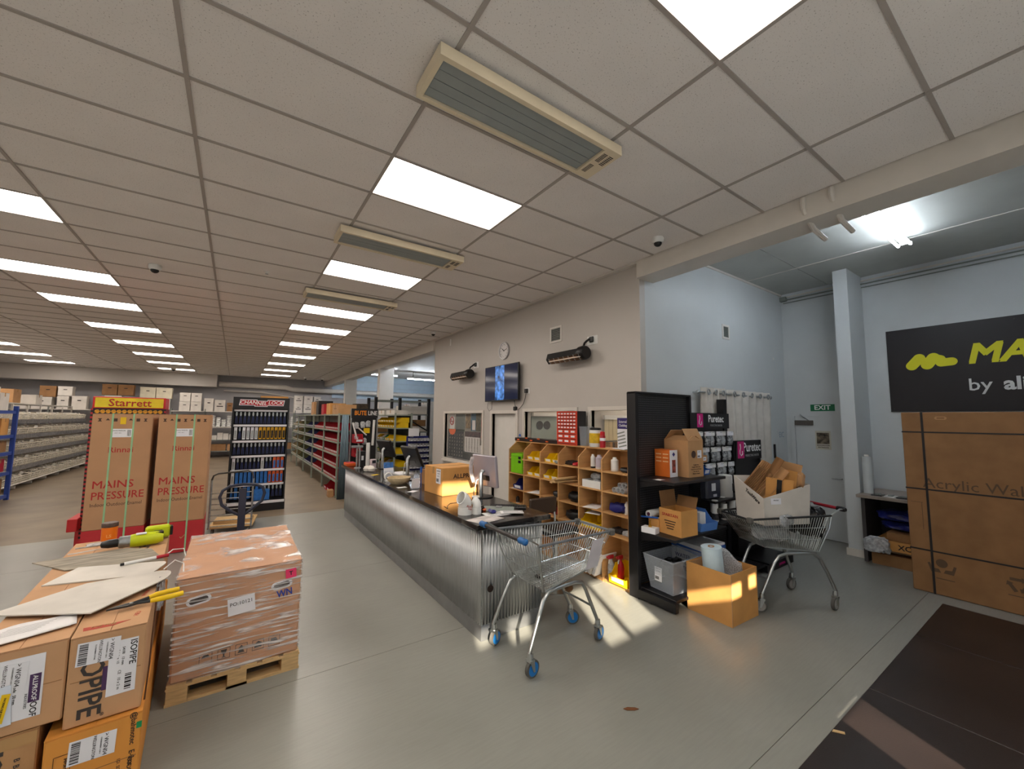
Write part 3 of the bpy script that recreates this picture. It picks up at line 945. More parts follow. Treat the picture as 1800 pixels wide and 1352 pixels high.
text(t, 'EIC', 0.13, '-y', (0, -0.0035, 0.1), M('faint_blue', (140, 160, 180), 0.6), bold=0)
tag(MB().box(6.55, 0.82, 1.27, 6.58, 0.848, 1.50).build('level_tool', m_blackp, bevel=0.004), 'black narrow bar standing against the blue wall', 'bar')
# curtain on a rod
m_curt = M('sheer_curtain', (214, 208, 200), 0.8, var=0.05, scale=8, alpha=0.9)
cr = thing('curtain_rod', 'steel curtain rod on the pale blue wall', 'rod', (0, 0, 0))
MB().cyl((4.22, 0.76, 2.26), (6.3, 0.76, 2.26), 0.014, 10).build('rod', m_steel, cr)
for x in (4.24, 4.84, 6.26):
    MB().cyl((x, 0.76, 2.26), (x, 0.85, 2.26), 0.01, 8).build('rod_bracket', m_steel, cr)
for x in (4.21, 6.31):
    MB().lathe([(0.0, -0.025), (0.02, -0.02), (0.028, 0), (0.02, 0.02), (0.0, 0.025)], 10, c=(x, 0.76, 2.26), axis='x').build('finial', m_steel, cr, smooth=True)
def curtain(x0, x1, z0, label, folds, amp, gathered):
    t = thing('curtain', label, 'curtain', (0, 0, 0), 0, 'white curtains on the rod')
    def fn(u, v):
        x = x0 + (x1 - x0) * u
        k = math.sin(u * folds * 2 * math.pi)
        spread = 1 + 0.04 * (1 - v)
        xm = (x0 + x1) / 2
        return (xm + (x - xm) * spread, 0.76 + amp * k * (0.7 + 0.3 * math.sin(v * 3 + u * 5)), z0 + (2.33 - z0) * v)
    o = MB().grid(fn, folds * 10, 12).build('cloth', m_curt, t, smooth=True)
    so = o.modifiers.new('thick', 'SOLIDIFY')
    so.thickness = 0.003
    for i in range(gathered):
        x = x0 + (x1 - x0) * (i + 0.5) / gathered
        q = MB().tube([(x + 0.03 * math.cos(a * 0.5236), 0.72 - amp * 0.2, 2.265 + 0.035 * math.sin(a * 0.5236)) for a in range(12)], 0.009, 6, closed=True).build('eyelet', m_steel, t)
curtain(4.3, 4.86, 1.2, 'gathered white curtain at left end of the rod', 4, 0.045, 3)
curtain(4.95, 6.25, 1.15, 'wide sheer white curtain hanging behind the display stands', 6, 0.04, 5)
# black sign board on the wall
m_signy = M('sign_yellow', (226, 220, 30), 0.5, var=0)
sg = thing('sign_board', 'black sign board with yellow logo lettering above the tall carton', 'sign', (7.1, -1.73, 2.63))
MB().box(-0.03, -0.98, -0.595, 0, 1.2, 0.595).build('board', M('sign_black', (24, 20, 26), 0.45, var=0.04), sg)
def sgp(y, z):
    return (-0.0312, y, z)
# emblem: two leaning rounded humps and a long pill
NBL = [0]
def blob(pts, name='emblem_shape'):
    NBL[0] += 1
    b = MB().prism([(p[0], p[1]) for p in pts], 'z', 0, 0.0015 + 0.0008 * NBL[0])
    o = b.build(name, m_signy, sg)
    o.matrix_local = orient('-x', sgp(1.2, 0))
    return o
def pill(x0, z0, x1, z1, r, n=10):
    d = Vector((x1 - x0, z1 - z0)); a0 = math.atan2(d.y, d.x)
    pts = []
    for i in range(n + 1):
        a = a0 - math.pi / 2 + math.pi * i / n
        pts.append((x1 + r * math.cos(a), z1 + r * math.sin(a)))
    for i in range(n + 1):
        a = a0 + math.pi / 2 + math.pi * i / n
        pts.append((x0 + r * math.cos(a), z0 + r * math.sin(a)))
    return pts
blob(pill(0.255, 0.055, 0.335, 0.155, 0.062))
blob(pill(0.335, 0.155, 0.385, 0.09, 0.045))
blob(pill(0.41, 0.055, 0.475, 0.15, 0.064))
blob(pill(0.475, 0.15, 0.54, 0.125, 0.05))
blob(pill(0.545, 0.072, 0.645, 0.078, 0.054))
text(sg, 'MARLEY', 0.36, '-x', sgp(0.42, 0.145), m_signy, bold=0.03, shear=0.22, align='LEFT', xs=1.0)
text(sg, 'by ', 0.225, '-x', sgp(0.43, -0.255), M('sign_white', (222, 222, 222), 0.5, var=0), align='LEFT', bold=0.006)
text(sg, 'aliaxis', 0.225, '-x', sgp(0.13, -0.255), M('sign_white', (222, 222, 222), 0.5, var=0), align='LEFT', bold=0.03)
for (y, z) in ((1.16, 0.55), (1.16, -0.55), (0.0, -0.55), (0.0, 0.55)):
    MB().lathe([(0.0, 0), (0.008, 0), (0.006, -0.004), (0.0, -0.004)], 8, c=(-0.03, y, z), axis='x').build('screw', m_black, sg)
# tall carton of wall liner sheets
bc = thing('tall_carton', 'tall flat brown carton of acrylic wall liner leaning space under black sign', 'box', (5.6, -1.93, 0))
bc['label'] = 'huge flat brown carton standing on edge under the black sign'
MB().box(0, -0.8, 0.004, 0.24, 1.0, 1.995).build('body', m_card2, bc, bevel=0.006)
m_strap = M('black_strapping', (30, 28, 30), 0.4)
for z in (1.77, 1.13, 0.46):
    MB().box(-0.003, -0.804, z - 0.008, 0.243, 1.004, z + 0.008).build('strap', m_strap, bc)
MB().box(-0.004, 0.82, 0.002, 0.244, 0.84, 1.998).build('strap', m_strap, bc)
MB().box(-0.004, -0.64, 0.002, 0.244, -0.62, 1.998).build('strap', m_strap, bc)
m_fadeink = M('faded_ink', (98, 76, 56), 0.7, var=0)
text(bc, 'Acrylic Wall Liner', 0.15, '-x', (-0.0012, 0.86, 1.2), m_fadeink, align='LEFT')
MB().box(-0.0015, -0.1, 1.12, 0, 0.8, 1.124).build('underline', m_fadeink, bc)
plate(bc, 'hand_hole', 0, 0, '-x', (-0.001, 0.68, 1.93), m_card, poly=pill(-0.03, 0, 0.03, 0, 0.018))
plate(bc, 'hand_slot', 0, 0, '-x', (-0.0022, 0.68, 1.93), m_card2, poly=pill(-0.022, 0, 0.022, 0, 0.009))
# printed pictograms: hands, recycling arrows, lifting figure
def ptri(y, z, s):
    o = bpy.data.objects.new('recycling_mark', None)
    for k in range(3):
        a = R(90 + k * 120)
        q = MB().prism([(-0.045 * s, 0.03 * s), (0.02 * s, 0.03 * s), (0.02 * s, 0.018 * s), (0.05 * s, 0.042 * s), (0.02 * s, 0.066 * s), (0.02 * s, 0.054 * s), (-0.045 * s, 0.054 * s)], 'z', 0, 0.0012).build('recycling_arrow', m_fadeink, bc)
        q.matrix_local = orient('-x', (-0.001, y, z), k * R(120))
    bpy.data.objects.remove(o)
ptri(0.24, 0.29, 1.15)
plate(bc, 'globe_mark', 0, 0, '-x', (-0.001, 0.76, 0.345), m_fadeink, poly=ring_poly(0.045, 0.045))
for s in (-1, 1):
    plate(bc, 'hand_mark', 0, 0, '-x', (-0.001, 0.76 - s * 0.055, 0.275), m_fadeink, poly=[(-0.045 * s, -0.03), (0.03 * s, -0.035), (0.055 * s, 0.055), (0.035 * s, 0.06), (0.02 * s, 0.01), (-0.03 * s, 0.005)][::s])
plate(bc, 'figure_head', 0, 0, '-x', (-0.001, -0.36, 0.365), m_fadeink, poly=ring_poly(0.02, 0.02, 12))
plate(bc, 'figure_body', 0, 0, '-x', (-0.001, -0.36, 0.28), m_fadeink, poly=[(-0.03, 0.055), (-0.03, -0.08), (-0.012, -0.08), (0, -0.02), (0.012, -0.08), (0.03, -0.08), (0.03, 0.055), (0.09, 0.08), (0.09, 0.1), (0, 0.065), (-0.09, 0.1), (-0.09, 0.08)])
for y in (0.74, 0.24, -0.36):
    plate(bc, 'small_caption', 0.14, 0.008, '-x', (-0.001, y, 0.18), m_fadeink)
plate(bc, 'side_panel_outline', 0.10, 0.004, '-x', (-0.001, 0.92, 0.98), m_fadeink)
plate(bc, 'side_panel_outline', 0.004, 0.30, '-x', (-0.001, 0.88, 0.83), m_fadeink)
# bench beside the column
bn = thing('storage_bench', 'timber topped bench between the column and tall carton', 'bench', (0, 0, 0))
MB().box(6.18, -1.6, 0.86, 7.09, -0.30, 0.9).build('top', M('bench_top', (150, 138, 128), 0.45, var=0.08, scale=6), bn, bevel=0.004)
MB().box(6.3, -0.36, 0, 7.05, -0.32, 0.86).build('side_panel', M('bench_side', (70, 66, 66), 0.6), bn)
MB().box(6.3, -1.55, 0, 7.05, -1.5, 0.86).build('side_panel', M('bench_side', (70, 66, 66), 0.6), bn)
MB().box(6.98, -1.5, 0.05, 7.02, -0.36, 0.86).build('back_panel', M('bench_back', (58, 56, 58), 0.7), bn)
MB().box(6.32, -1.5, 0.18, 6.98, -0.36, 0.21).build('low_shelf', M('bench_shelf', (150, 130, 110), 0.6), bn)
t = thing('wrap_roll', 'upright roll of clear stretch wrap on the bench by column', 'roll', (6.42, -0.38, 0.9))
MB().lathe([(0.028, 0), (0.055, 0.004), (0.055, 0.5), (0.028, 0.504)], 20).build('film', M('stretch_film_roll', (200, 206, 208), 0.12, var=0.06, scale=3), t, smooth=True)
MB().lathe([(0.018, -0.0), (0.027, 0.0), (0.027, 0.53), (0.018, 0.53)], 16).build('core', m_cardw, t)
tag(carton('flat_carton', 'x', (6.62, -0.75, 0.21), 0.62, 0.7, 0.12, R(90), m_card3, tape=False), 'low brown carton on bench shelf under blue bags', 'box')
text(bpy.data.objects['flat_carton'], 'XCI', 0.09, '+y', (0.0, 0.352, 0.06), m_ink, bold=0.02)
def crumple(name, label, cat, c, sx, sy, sz, mt, seed, n=22):
    rnd = random.Random(seed)
    ph = [rnd.uniform(0, 6.28) for _ in range(9)]
    def fn(u, v):
        a, b_ = u * 2 * math.pi, (v - 0.5) * math.pi
        k = 1 + 0.12 * math.sin(3 * a + ph[0] + 2 * b_) + 0.09 * math.sin(5 * a + ph[1]) * math.cos(4 * b_ + ph[2]) + 0.06 * math.sin(9 * a + 7 * b_ + ph[3])
        p = 0.62
        f = lambda q: math.copysign(abs(q) ** p, q)
        return (c[0] + sx * k * f(math.cos(a)) * f(math.cos(b_)), c[1] + sy * k * f(math.sin(a)) * f(math.cos(b_)), max(c[2] + sz * k * f(math.sin(b_)), c[2] - sz))
    o = MB().grid(fn, n * 2, n).build(name, mt, smooth=True)
    return tag(o, label, cat)
m_bluebag = M('blue_poly', (36, 44, 120), 0.3, var=0.3, scale=12, bump=0.5, bscale=30)
crumple('folded_tarp', 'folded dark blue tarpaulin on bench shelf, upper one', 'tarpaulin', (6.62, -0.72, 0.63), 0.2, 0.26, 0.055, m_bluebag, 1)
crumple('folded_tarp', 'folded dark blue tarpaulin on bench shelf, lower one', 'tarpaulin', (6.62, -0.72, 0.505), 0.2, 0.26, 0.05, m_bluebag, 2)
tag(carton('small_carton', 'x', (6.62, -0.78, 0.332), 0.44, 0.6, 0.105, R(90), m_card2, tape=False), 'small brown carton on the bench shelf under the tarpaulins', 'box')
crumple('plastic_bag', 'crumpled clear plastic bag in front of the bench shelf', 'bag', (6.17, -0.5, 0.28), 0.09, 0.12, 0.09, m_foil, 3)
tag(carton('floor_carton', 'x', (6.52, -0.85, 0.0), 0.9, 0.45, 0.15, R(90), m_card2, tape=False), 'low brown carton on the floor under the bench', 'box')
for i, (y, c) in enumerate(((-0.5, m_blackp), (-0.63, m_whitep), (-0.75, m_blackp), (-0.9, m_whitep))):
    t = thing('tool_tray', '%s tray of small parts on the bench, %s from the column' % (['black', 'white', 'black', 'white'][i], ORD[i]), 'tray', (6.32, y, 0.9), 0, 'trays on the bench')
    MB().box(-0.08, -0.055, 0, 0.08, 0.055, 0.012).build('tray', c, t, bevel=0.003)
    MB().box(-0.05, -0.03, 0.012, 0.03, 0.02, 0.03).build('contents', m_grey, t, bevel=0.004)
# ================================================================== COUNTER
def corrugated_mat():
    mt = M('corrugated_zinc', (196, 198, 200), 0.3, 0.82, var=0.06, scale=6, stretch=(9, 9, 0.8))
    return mt


m_corr = corrugated_mat()
ct = thing('sales_counter', 'long sales counter clad in corrugated galvanised steel with black top', 'counter', (0, 0, 0))
CX0, CX1, CY0, CY1, CZ = 0.95, 1.6, 0.82, 6.0, 0.97
def corr(p0, p1, z0, z1, name, out):
    Ln = (Vector(p1) - Vector(p0)).length
    d = (Vector(p1) - Vector(p0)).normalized()
    nr = round(Ln / 0.032)
    N = nr * 8
    b = MB()
    def fn(u, v):
        p = Vector(p0) + d * (u * Ln) + Vector(out) * (0.009 * math.sin(u * nr * 2 * math.pi))
        return (p.x, p.y, z0 + (z1 - z0) * v)
    b.grid(fn, N, 1)
    o = b.build(name, m_corr, ct, smooth=True)
    o.modifiers.new('thick', 'SOLIDIFY').thickness = 0.001
corr((CX0, CY1, 0), (CX0, CY0, 0), 0.13, 0.925, 'front_cladding', (-1, 0, 0))
corr((CX0, CY0, 0), (CX1, CY0, 0), 0.13, 0.925, 'end_cladding', (0, -1, 0))
corr((CX1, CY1, 0), (CX0, CY1, 0), 0.13, 0.925, 'end_cladding', (0, 1, 0))
MB().box(CX0 - 0.006, CY0 - 0.006, 0.13, CX0 + 0.004, CY0 + 0.004, 0.925).build('corner_strip', m_steel, ct)
MB().box(CX0 + 0.012, CY0 + 0.012, 0.02, CX1, CY1 - 0.01, 0.92).build('carcass', M('counter_carcass', (120, 110, 100), 0.7), ct)
m_kick = M('kick_plate_steel', (150, 152, 154), 0.35, 0.75, var=0.06, scale=5)
MB().box(CX0 + 0.002, CY0 + 0.012, 0.002, CX0 + 0.012, CY1 - 0.012, 0.135).build('kick_plate', m_kick, ct)
MB().box(CX0 + 0.002, CY0, 0.002, CX1, CY0 + 0.012, 0.135).build('kick_plate', m_kick, ct)
def top_mat():
    mt = M('worn_black_laminate', (34, 31, 30), 0.16, var=0.0)
    nt = mt.node_tree
    b = nt.nodes['Principled BSDF']
    tc = nt.nodes.new('ShaderNodeTexCoord')
    nz = nt.nodes.new('ShaderNodeTexNoise')
    nz.inputs['Scale'].default_value = 4.5
    nz.inputs['Detail'].default_value = 8
    nt.links.new(tc.outputs['Object'], nz.inputs['Vector'])
    rp = nt.nodes.new('ShaderNodeValToRGB')
    rp.color_ramp.elements[0].position = 0.56
    rp.color_ramp.elements[0].color = (0.012, 0.010, 0.010, 1)
    rp.color_ramp.elements[1].position = 0.70
    rp.color_ramp.elements[1].color = (0.16, 0.14, 0.12, 1)
    nt.links.new(nz.outputs['Fac'], rp.inputs[0])
    nt.links.new(rp.outputs[0], b.inputs['Base Color'])
    return mt
m_top = top_mat()
MB().box(0.875, 0.775, 0.925, 1.68, 6.04, CZ).build('top', m_top, ct, bevel=0.006)
o = MB().lathe([(0.0, -0.004), (0.022, -0.004), (0.03, -0.009), (0.03, -0.012), (0.02, -0.012), (0.0, -0.006)], 18, c=(1.03, CY0 - 0.004, 0.42), axis='y').build('cable_hole', M('hole_brown', (40, 24, 18), 0.8), ct)
# -- the carton on the counter
t = carton('allproof_carton', 'brown ALLPROOF carton standing on the black counter top', (1.40, 2.36, CZ), 0.50, 0.46, 0.32, R(4), m_card3)
text(t, 'ALLPROOF', 0.072, '-y', (0.085, -0.2315, 0.215), m_inkb, bold=0.02, xs=1.1)
text(t, 'industries', 0.026, '-y', (0.085, -0.2315, 0.165), m_inkb, spacing=1.6)
ship_label(t, '-x', (-0.2515, -0.13, 0.22), 0.11, 0.17, lines=[('ALLPROOF', 0, 0.06, 0.018, 1), ('TO: STORE', 0, 0.03, 0.012), ('QTY 12', 0, 0.0, 0.014)])
# -- PVC bends
def bend(loc, rz, r, h, label, mark=True):
    t = thing('pipe_bend', label, 'pipe fitting', loc, rz, 'white PVC bends')
    path = [(0, 0, 0)] + [(0, 0, h * 0.6)] + [(-(r * 1.15) * (1 - math.cos(R(a))), 0, h * 0.6 + r * 1.15 * math.sin(R(a))) for a in range(15, 76, 15)]
    b = MB().tube(path, r, 20, cap=False)
    o = b.build('pipe', m_whitep, t, smooth=True)
    o.modifiers.new('thick', 'SOLIDIFY').thickness = 0.006
    MB().lathe([(r * 1.02, 0), (r * 1.07, 0.0), (r * 1.07, h * 0.42), (r * 1.02, h * 0.43)], 22).build('socket', m_whitep, t, smooth=True)
    if mark:
        text(t, 'AUN', 0.028, '-y', (0.0, -r * 1.08, h * 0.52), m_redink, rot=R(-20), bold=0.01)
        text(t, '5500', 0.022, '-y', (0.008, -r * 1.08, h * 0.36), m_redink, rot=R(-20))
bend((0.99, 1.22, CZ), R(8), 0.062, 0.15, 'larger white PVC pipe bend with red writing on the counter')
bend((1.09, 1.17, CZ), R(-60), 0.04, 0.13, 'smaller white PVC pipe bend on the counter', False)
# -- monitors
m_moncase = M('monitor_grey', (172, 166, 176), 0.35, 0.3, var=0.03)
def monitor(loc, rz, w, h, tilt, label, case, zc=0.32):
    """screen faces local +x; its back is -x"""
    t = thing('computer_monitor', label, 'monitor', loc, rz, 'counter monitors')
    MB().box(-0.03, -w / 2, -h / 2, 0.012, w / 2, h / 2).build('casing', case, t, bevel=0.008, loc=(0, 0, zc)).rotation_euler = (0, tilt, 0)
    MB().box(0.012, -w / 2 + 0.012, -h / 2 + 0.02, 0.014, w / 2 - 0.012, h / 2 - 0.012).build('screen', m_screen, t, loc=(0, 0, zc)).rotation_euler = (0, tilt, 0)
    MB().box(-0.034, -0.09, -h * 0.3, -0.03, 0.09, -h * 0.14).build('port_panel', m_blackp, t, loc=(0, 0, zc)).rotation_euler = (0, tilt, 0)
    MB().tube([(-0.075, 0, 0.012), (-0.075, 0, zc * 0.9), (-0.045, 0, zc)], 0.026, 12).build('stand', m_steel, t, smooth=True)
    MB().lathe([(0.11, 0), (0.11, 0.01), (0.03, 0.014)], 20, c=(-0.03, 0, 0)).build('foot', m_blackp, t)
    MB().tube([(-0.034, 0.05, zc - h * 0.22), (-0.09, 0.06, zc - h * 0.32), (-0.1, 0.09, 0.06), (-0.05, 0.16, 0.004)], 0.004, 5).build('cable', m_whitep, t)
    return t
mo = monitor((1.60, 1.86, CZ), R(8), 0.42, 0.36, R(-6), 'silver backed monitor at near end of the counter, paper taped on', m_moncase, 0.30)
# sheets taped to it
b = MB().grid(lambda u, v: (-0.07 - 0.05 * math.sin(v * 2.6) - 0.07 * u, 0.10 - 0.02 * u, 0.16 + 0.30 * v), 4, 8)
o = b.build('taped_leaflet', M('leaflet_print', (214, 202, 200), 0.5, var=0.25, scale=14), mo, smooth=True)
o.modifiers.new('thick', 'SOLIDIFY').thickness = 0.0015
monitor((1.34, 3.55, CZ), R(8), 0.46, 0.32, R(-24), 'black monitor in the middle of the counter seen side on', m_blackp, 0.34)
monitor((1.42, 5.05, CZ), R(14), 0.44, 0.32, R(-24), 'black tilted monitor at far end of the counter', m_blackp, 0.36)
# -- small things near the front end
t = thing('paper_cup', 'dark brown paper cup with pale lid behind the bends', 'cup', (1.22, 1.42, CZ))
MB().lathe([(0.028, 0), (0.04, 0.10)], 18).build('cup', M('cup_brown', (62, 48, 48), 0.5), t, smooth=True)
MB().lathe([(0.042, 0.1), (0.043, 0.108), (0.036, 0.114), (0.03, 0.112)], 18).build('lid', m_cardw, t, smooth=True)
def sheet(label, loc, rz, w, h, mt=None, tilt=0.0, group='papers on the counter', name='paper_sheet', prints=0):
    t = thing(name, label, 'paper', loc, rz, group)
    o = MB().grid(lambda u, v: (-w / 2 + w * u, -h / 2 + h * v, 0.002 + 0.004 * math.sin(u * 3.1) * math.sin(v * 3.1 + 0.4)), 5, 5).build('sheet', mt or m_paper, t, smooth=True)
    o.modifiers.new('thick', 'SOLIDIFY').thickness = 0.001
    o.rotation_euler = (tilt, 0, 0)
    for k in range(prints):
        q = MB().box(-w * 0.38, -0.004, 0.0065, w * (0.2 + 0.15 * ((k * 7) % 3) / 2), 0.004, 0.007).build('print_line', M('grey_print', (120, 118, 122), 0.6, var=0), t)
        q.location = (0, h * 0.36 - k * h * 0.72 / max(1, prints - 1), 0)
    return t
sheet('printed newsletter sheet at the near left corner of the counter', (1.05, 0.94, CZ), R(15), 0.30, 0.21, M('newsprint', (206, 198, 194), 0.6, var=0.2, scale=10))
sheet('plain paper sheet on the counter beside the newsletter', (1.24, 1.06, CZ), R(-8), 0.24, 0.17, prints=4)
sheet('open booklet page on the counter near the keyboard', (1.38, 1.0, CZ + 0.012), R(-28), 0.22, 0.12, prints=3)
t = thing('clipboard', 'grey clipboard propped on the counter near end', 'clipboard', (1.33, 1.16, CZ + 0.004), R(-40))
MB().box(-0.15, -0.055, 0.0, 0.15, 0.055, 0.006).build('board', m_grey, t).rotation_euler = (R(28), 0, 0)
MB().box(-0.03, 0.03, 0.006, 0.03, 0.055, 0.014).build('clip', m_steel, t).rotation_euler = (R(28), 0, 0)
t = thing('keyboard', 'dark keyboard at the near end of the counter', 'keyboard', (1.50, 1.25, CZ), R(-38))
MB().box(-0.19, -0.065, 0, 0.19, 0.065, 0.014).build('body', m_blackp, t, bevel=0.004)
kb = MB()
for i in range(14):
    for j in range(4):
        kb.box(-0.178 + i * 0.0255, -0.052 + j * 0.026, 0.014, -0.156 + i * 0.0255, -0.03 + j * 0.026, 0.02)
kb.build('keys', m_black, t, kind='stuff')
for i, (x, y, mt, nm, lb, sz) in enumerate(((1.19, 1.27, m_blackp, 'tape_measure', 'small black tape measure by the paper cup', (0.035, 0.03, 0.045)), (1.25, 1.28, M('orange_plastic', (222, 96, 36), 0.4), 'utility_knife', 'orange utility knife behind the paper sheets', (0.075, 0.018, 0.02)), (1.22, 1.1, m_navy, 'computer_mouse', 'dark computer mouse on the paper sheet', (0.05, 0.03, 0.03)))):
    t = thing(nm, lb, nm.replace('_', ' '), (x, y, CZ + (0.008 if nm == 'computer_mouse' else 0)), R(20 + i * 30))
    MB().box(-sz[0], -sz[1], 0, sz[0], sz[1], sz[2]).build('body', mt, t, bevel=min(sz) * 0.45)
    MB().box(-sz[0] * 0.3, -sz[1] * 0.4, sz[2], sz[0] * 0.4, sz[1] * 0.4, sz[2] + 0.003).build('button', m_grey, t)
# wire offcut behind the bends
rnd = random.Random(3)
pts = [(0.88 + 0.03 * i + rnd.uniform(-0.02, 0.02), 1.42 + rnd.uniform(-0.06, 0.06), CZ + 0.012 + abs(rnd.uniform(0, 0.09))) for i in range(9)]
tag(MB().tube(pts, 0.004, 5).build('wire_offcut', M('brown_wire', (90, 70, 52), 0.5)), 'tangled brown wire offcut left of the bends', 'wire')
# -- middle of the counter
t = thing('mesh_basket', 'round cream basket bowl on the counter edge', 'bowl', (1.06, 3.3, CZ))
MB().lathe([(0.05, 0), (0.1, 0.0), (0.155, 0.05), (0.16, 0.085), (0.15, 0.085), (0.145, 0.055), (0.09, 0.01)], 24).build('bowl', M('cream_basket', (206, 186, 150), 0.7, var=0.1, scale=20), t, smooth=True)
t = thing('brochure_stand', 'clear brochure holder with blue leaflets on the counter', 'leaflet holder', (1.10, 3.86, CZ), R(12))
MB().box(-0.085, -0.03, 0, 0.085, 0.05, 0.006).build('base', m_clear, t)
MB().box(-0.085, -0.012, 0.006, 0.085, -0.009, 0.11).build('front', m_clear, t)
o = MB().box(-0.08, -0.004, 0.008, 0.08, 0.004, 0.235).build('leaflet', m_label, t)
o.rotation_euler = (R(-10), 0, 0)
o2 = MB().box(-0.08, -0.0055, 0.15, 0.08, -0.004, 0.235).build('blue_heading', M('leaflet_blue', (70, 120, 190), 0.5, var=0.25, scale=20), o)
t = thing('card_stand', 'small white card in a stand with pens on the counter', 'card stand', (1.10, 2.78, CZ), R(8))
MB().box(-0.06, -0.035, 0, 0.06, 0.035, 0.006).build('base', m_clear, t)
MB().box(-0.055, -0.003, 0.006, 0.055, 0.0, 0.13).build('card', m_label, t)
MB().tube([(0.075, -0.01, 0.0), (0.07, -0.01, 0.2)], 0.005, 6).build('pen_stem', m_bluep, t)
MB().lathe([(0.0, 0.2), (0.014, 0.2), (0.015, 0.27), (0.0, 0.275)], 10, c=(0.07, -0.01, 0)).build('pen_top', m_bluep, t)
t = thing('paper_stack', 'thick stack of papers in the middle of the counter', 'papers', (1.27, 3.82, CZ), R(12))
for k in range(4):
    MB().box(-0.12, -0.16, k * 0.018, 0.12, 0.16, k * 0.018 + 0.016).build('paper_bundle', m_paper if k % 2 else m_cardw, t, loc=(0.006 * (k % 3), 0.004 * k, 0))
for i, (x, y, l, mt, nm) in enumerate(((1.0, 3.58, 'white coil of tape on the counter edge', m_whitep, 'tape_roll'), (1.02, 4.75, 'pale glove bundle on the far half of counter', m_cardw, 'glove_bundle'))):
    t = thing(nm, l, 'tape' if i == 0 else 'gloves', (x, y, CZ))
    if i == 0:
        o = MB().tube([(0.05 * math.cos(R(a)), 0, 0.062 + 0.05 * math.sin(R(a))) for a in range(0, 360, 20)], 0.012, 6, closed=True).build('coil', mt, t, smooth=True)
        MB().box(-0.045, -0.03, 0, 0.045, 0.03, 0.006).build('stand', mt, t)
    else:
        for k in range(4):
            MB().lathe([(0.0, 0), (0.05, 0.01), (0.06, 0.05), (0.03, 0.09), (0.0, 0.1)], 10, c=(rnd.uniform(-0.07, 0.07), rnd.uniform(-0.09, 0.09), 0)).build('glove', mt, t, smooth=True)
t = thing('eftpos_terminal', 'small pale card terminal on a post at the far counter', 'card terminal', (1.2, 5.1, CZ), R(20))
MB().box(-0.06, -0.04, 0.0, 0.06, 0.04, 0.012).build('foot', m_whitep, t)
MB().box(-0.05, -0.03, 0.012, 0.05, 0.03, 0.17).build('body', M('pale_pink_plastic', (206, 190, 196), 0.4), t, bevel=0.008)
MB().box(-0.035, -0.033, 0.1, 0.035, -0.03, 0.15).build('screen', m_screen, t)
t = thing('steel_post_stand', 'two thin steel posts with clamp on the far counter edge', 'stand', (1.0, 5.35, CZ))
MB().lathe([(0.06, 0), (0.05, 0.012), (0.02, 0.02)], 14).build('foot', m_steel, t)
for dx in (-0.02, 0.03):
    MB().cyl((dx, 0, 0.012), (dx, 0, 0.40), 0.013, 10).build('post', m_steel, t)
MB().box(-0.12, -0.03, 0.36, 0.08, 0.03, 0.40).build('clamp', m_steel, t, bevel=0.006)
t = thing('plastic_tube', 'white plastic tube standing upright on the far counter', 'tube', (1.2, 5.45, CZ))
MB().lathe([(0.032, 0), (0.035, 0), (0.035, 0.44), (0.03, 0.44), (0.03, 0.01)], 16).build('tube', m_whitep, t, smooth=True)
MB().box(-0.05, -0.05, 0, 0.05, 0.05, 0.006).build('base', m_whitep, t)
t = thing('orange_crate', 'low orange plastic tray at the far left corner of the counter', 'tray', (0.98, 5.82, CZ))
MB().box(-0.09, -0.13, 0, 0.09, 0.13, 0.055).build('tray', M('orange_plastic', (222, 96, 36), 0.4), t, bevel=0.006)
MB().box(-0.08, -0.12, 0.055, 0.08, 0.12, 0.058).build('rim', m_redp, t)
t = thing('document_tray', 'black box file standing on the far end of the counter', 'file box', (1.12, 5.62, CZ))
MB().box(-0.06, -0.12, 0, 0.06, 0.12, 0.28).build('body', m_blackp, t, bevel=0.004)
MB().box(-0.02, -0.1205, 0.12, 0.02, -0.12, 0.2).build('label', m_label, t)
tag(carton('open_flap_carton', 'x', (1.5, 3.0, CZ), 0.34, 0.36, 0.20, R(10), m_card2), 'small brown carton behind the ALLPROOF carton', 'box')
for i, (x, y, c_) in enumerate(((0.98, 2.95, m_paper), (1.02, 4.3, m_yellow), (1.0, 2.6, m_label), (1.25, 4.4, m_label), (1.3, 4.65, m_bluep))):
    sheet(['small white docket at the counter edge near the pen stand', 'small yellow note on the counter beyond the brochure holder', 'white slip on the counter left of the ALLPROOF carton', 'white form on the counter beyond the paper stack', 'blue sheet on the counter near the card terminal'][i], (x, y, CZ), R(17 * i), 0.12, 0.09, c_)
# downpipes and steel lengths at the far corner
for i, (x, y) in enumerate(((1.09, 6.2), (1.21, 6.17))):
    t = thing('white_downpipe', 'short white pipe standing at far corner of counter, %s one' % ['left', 'right'][i], 'pipe', (x, y, 0), 0, 'white pipes by the counter')
    MB().lathe([(0.036, 0), (0.04, 0), (0.04, 0.92 - 0.04 * i), (0.036, 0.92 - 0.04 * i), (0.036, 0.02)], 16).build('pipe', m_whitep, t, smooth=True)
    MB().lathe([(0.0, -0.042), (0.008, -0.042), (0.008, -0.039), (0.0, -0.039)], 8, c=(0, 0, 0.1), axis='y').build('hole', m_ink, t)
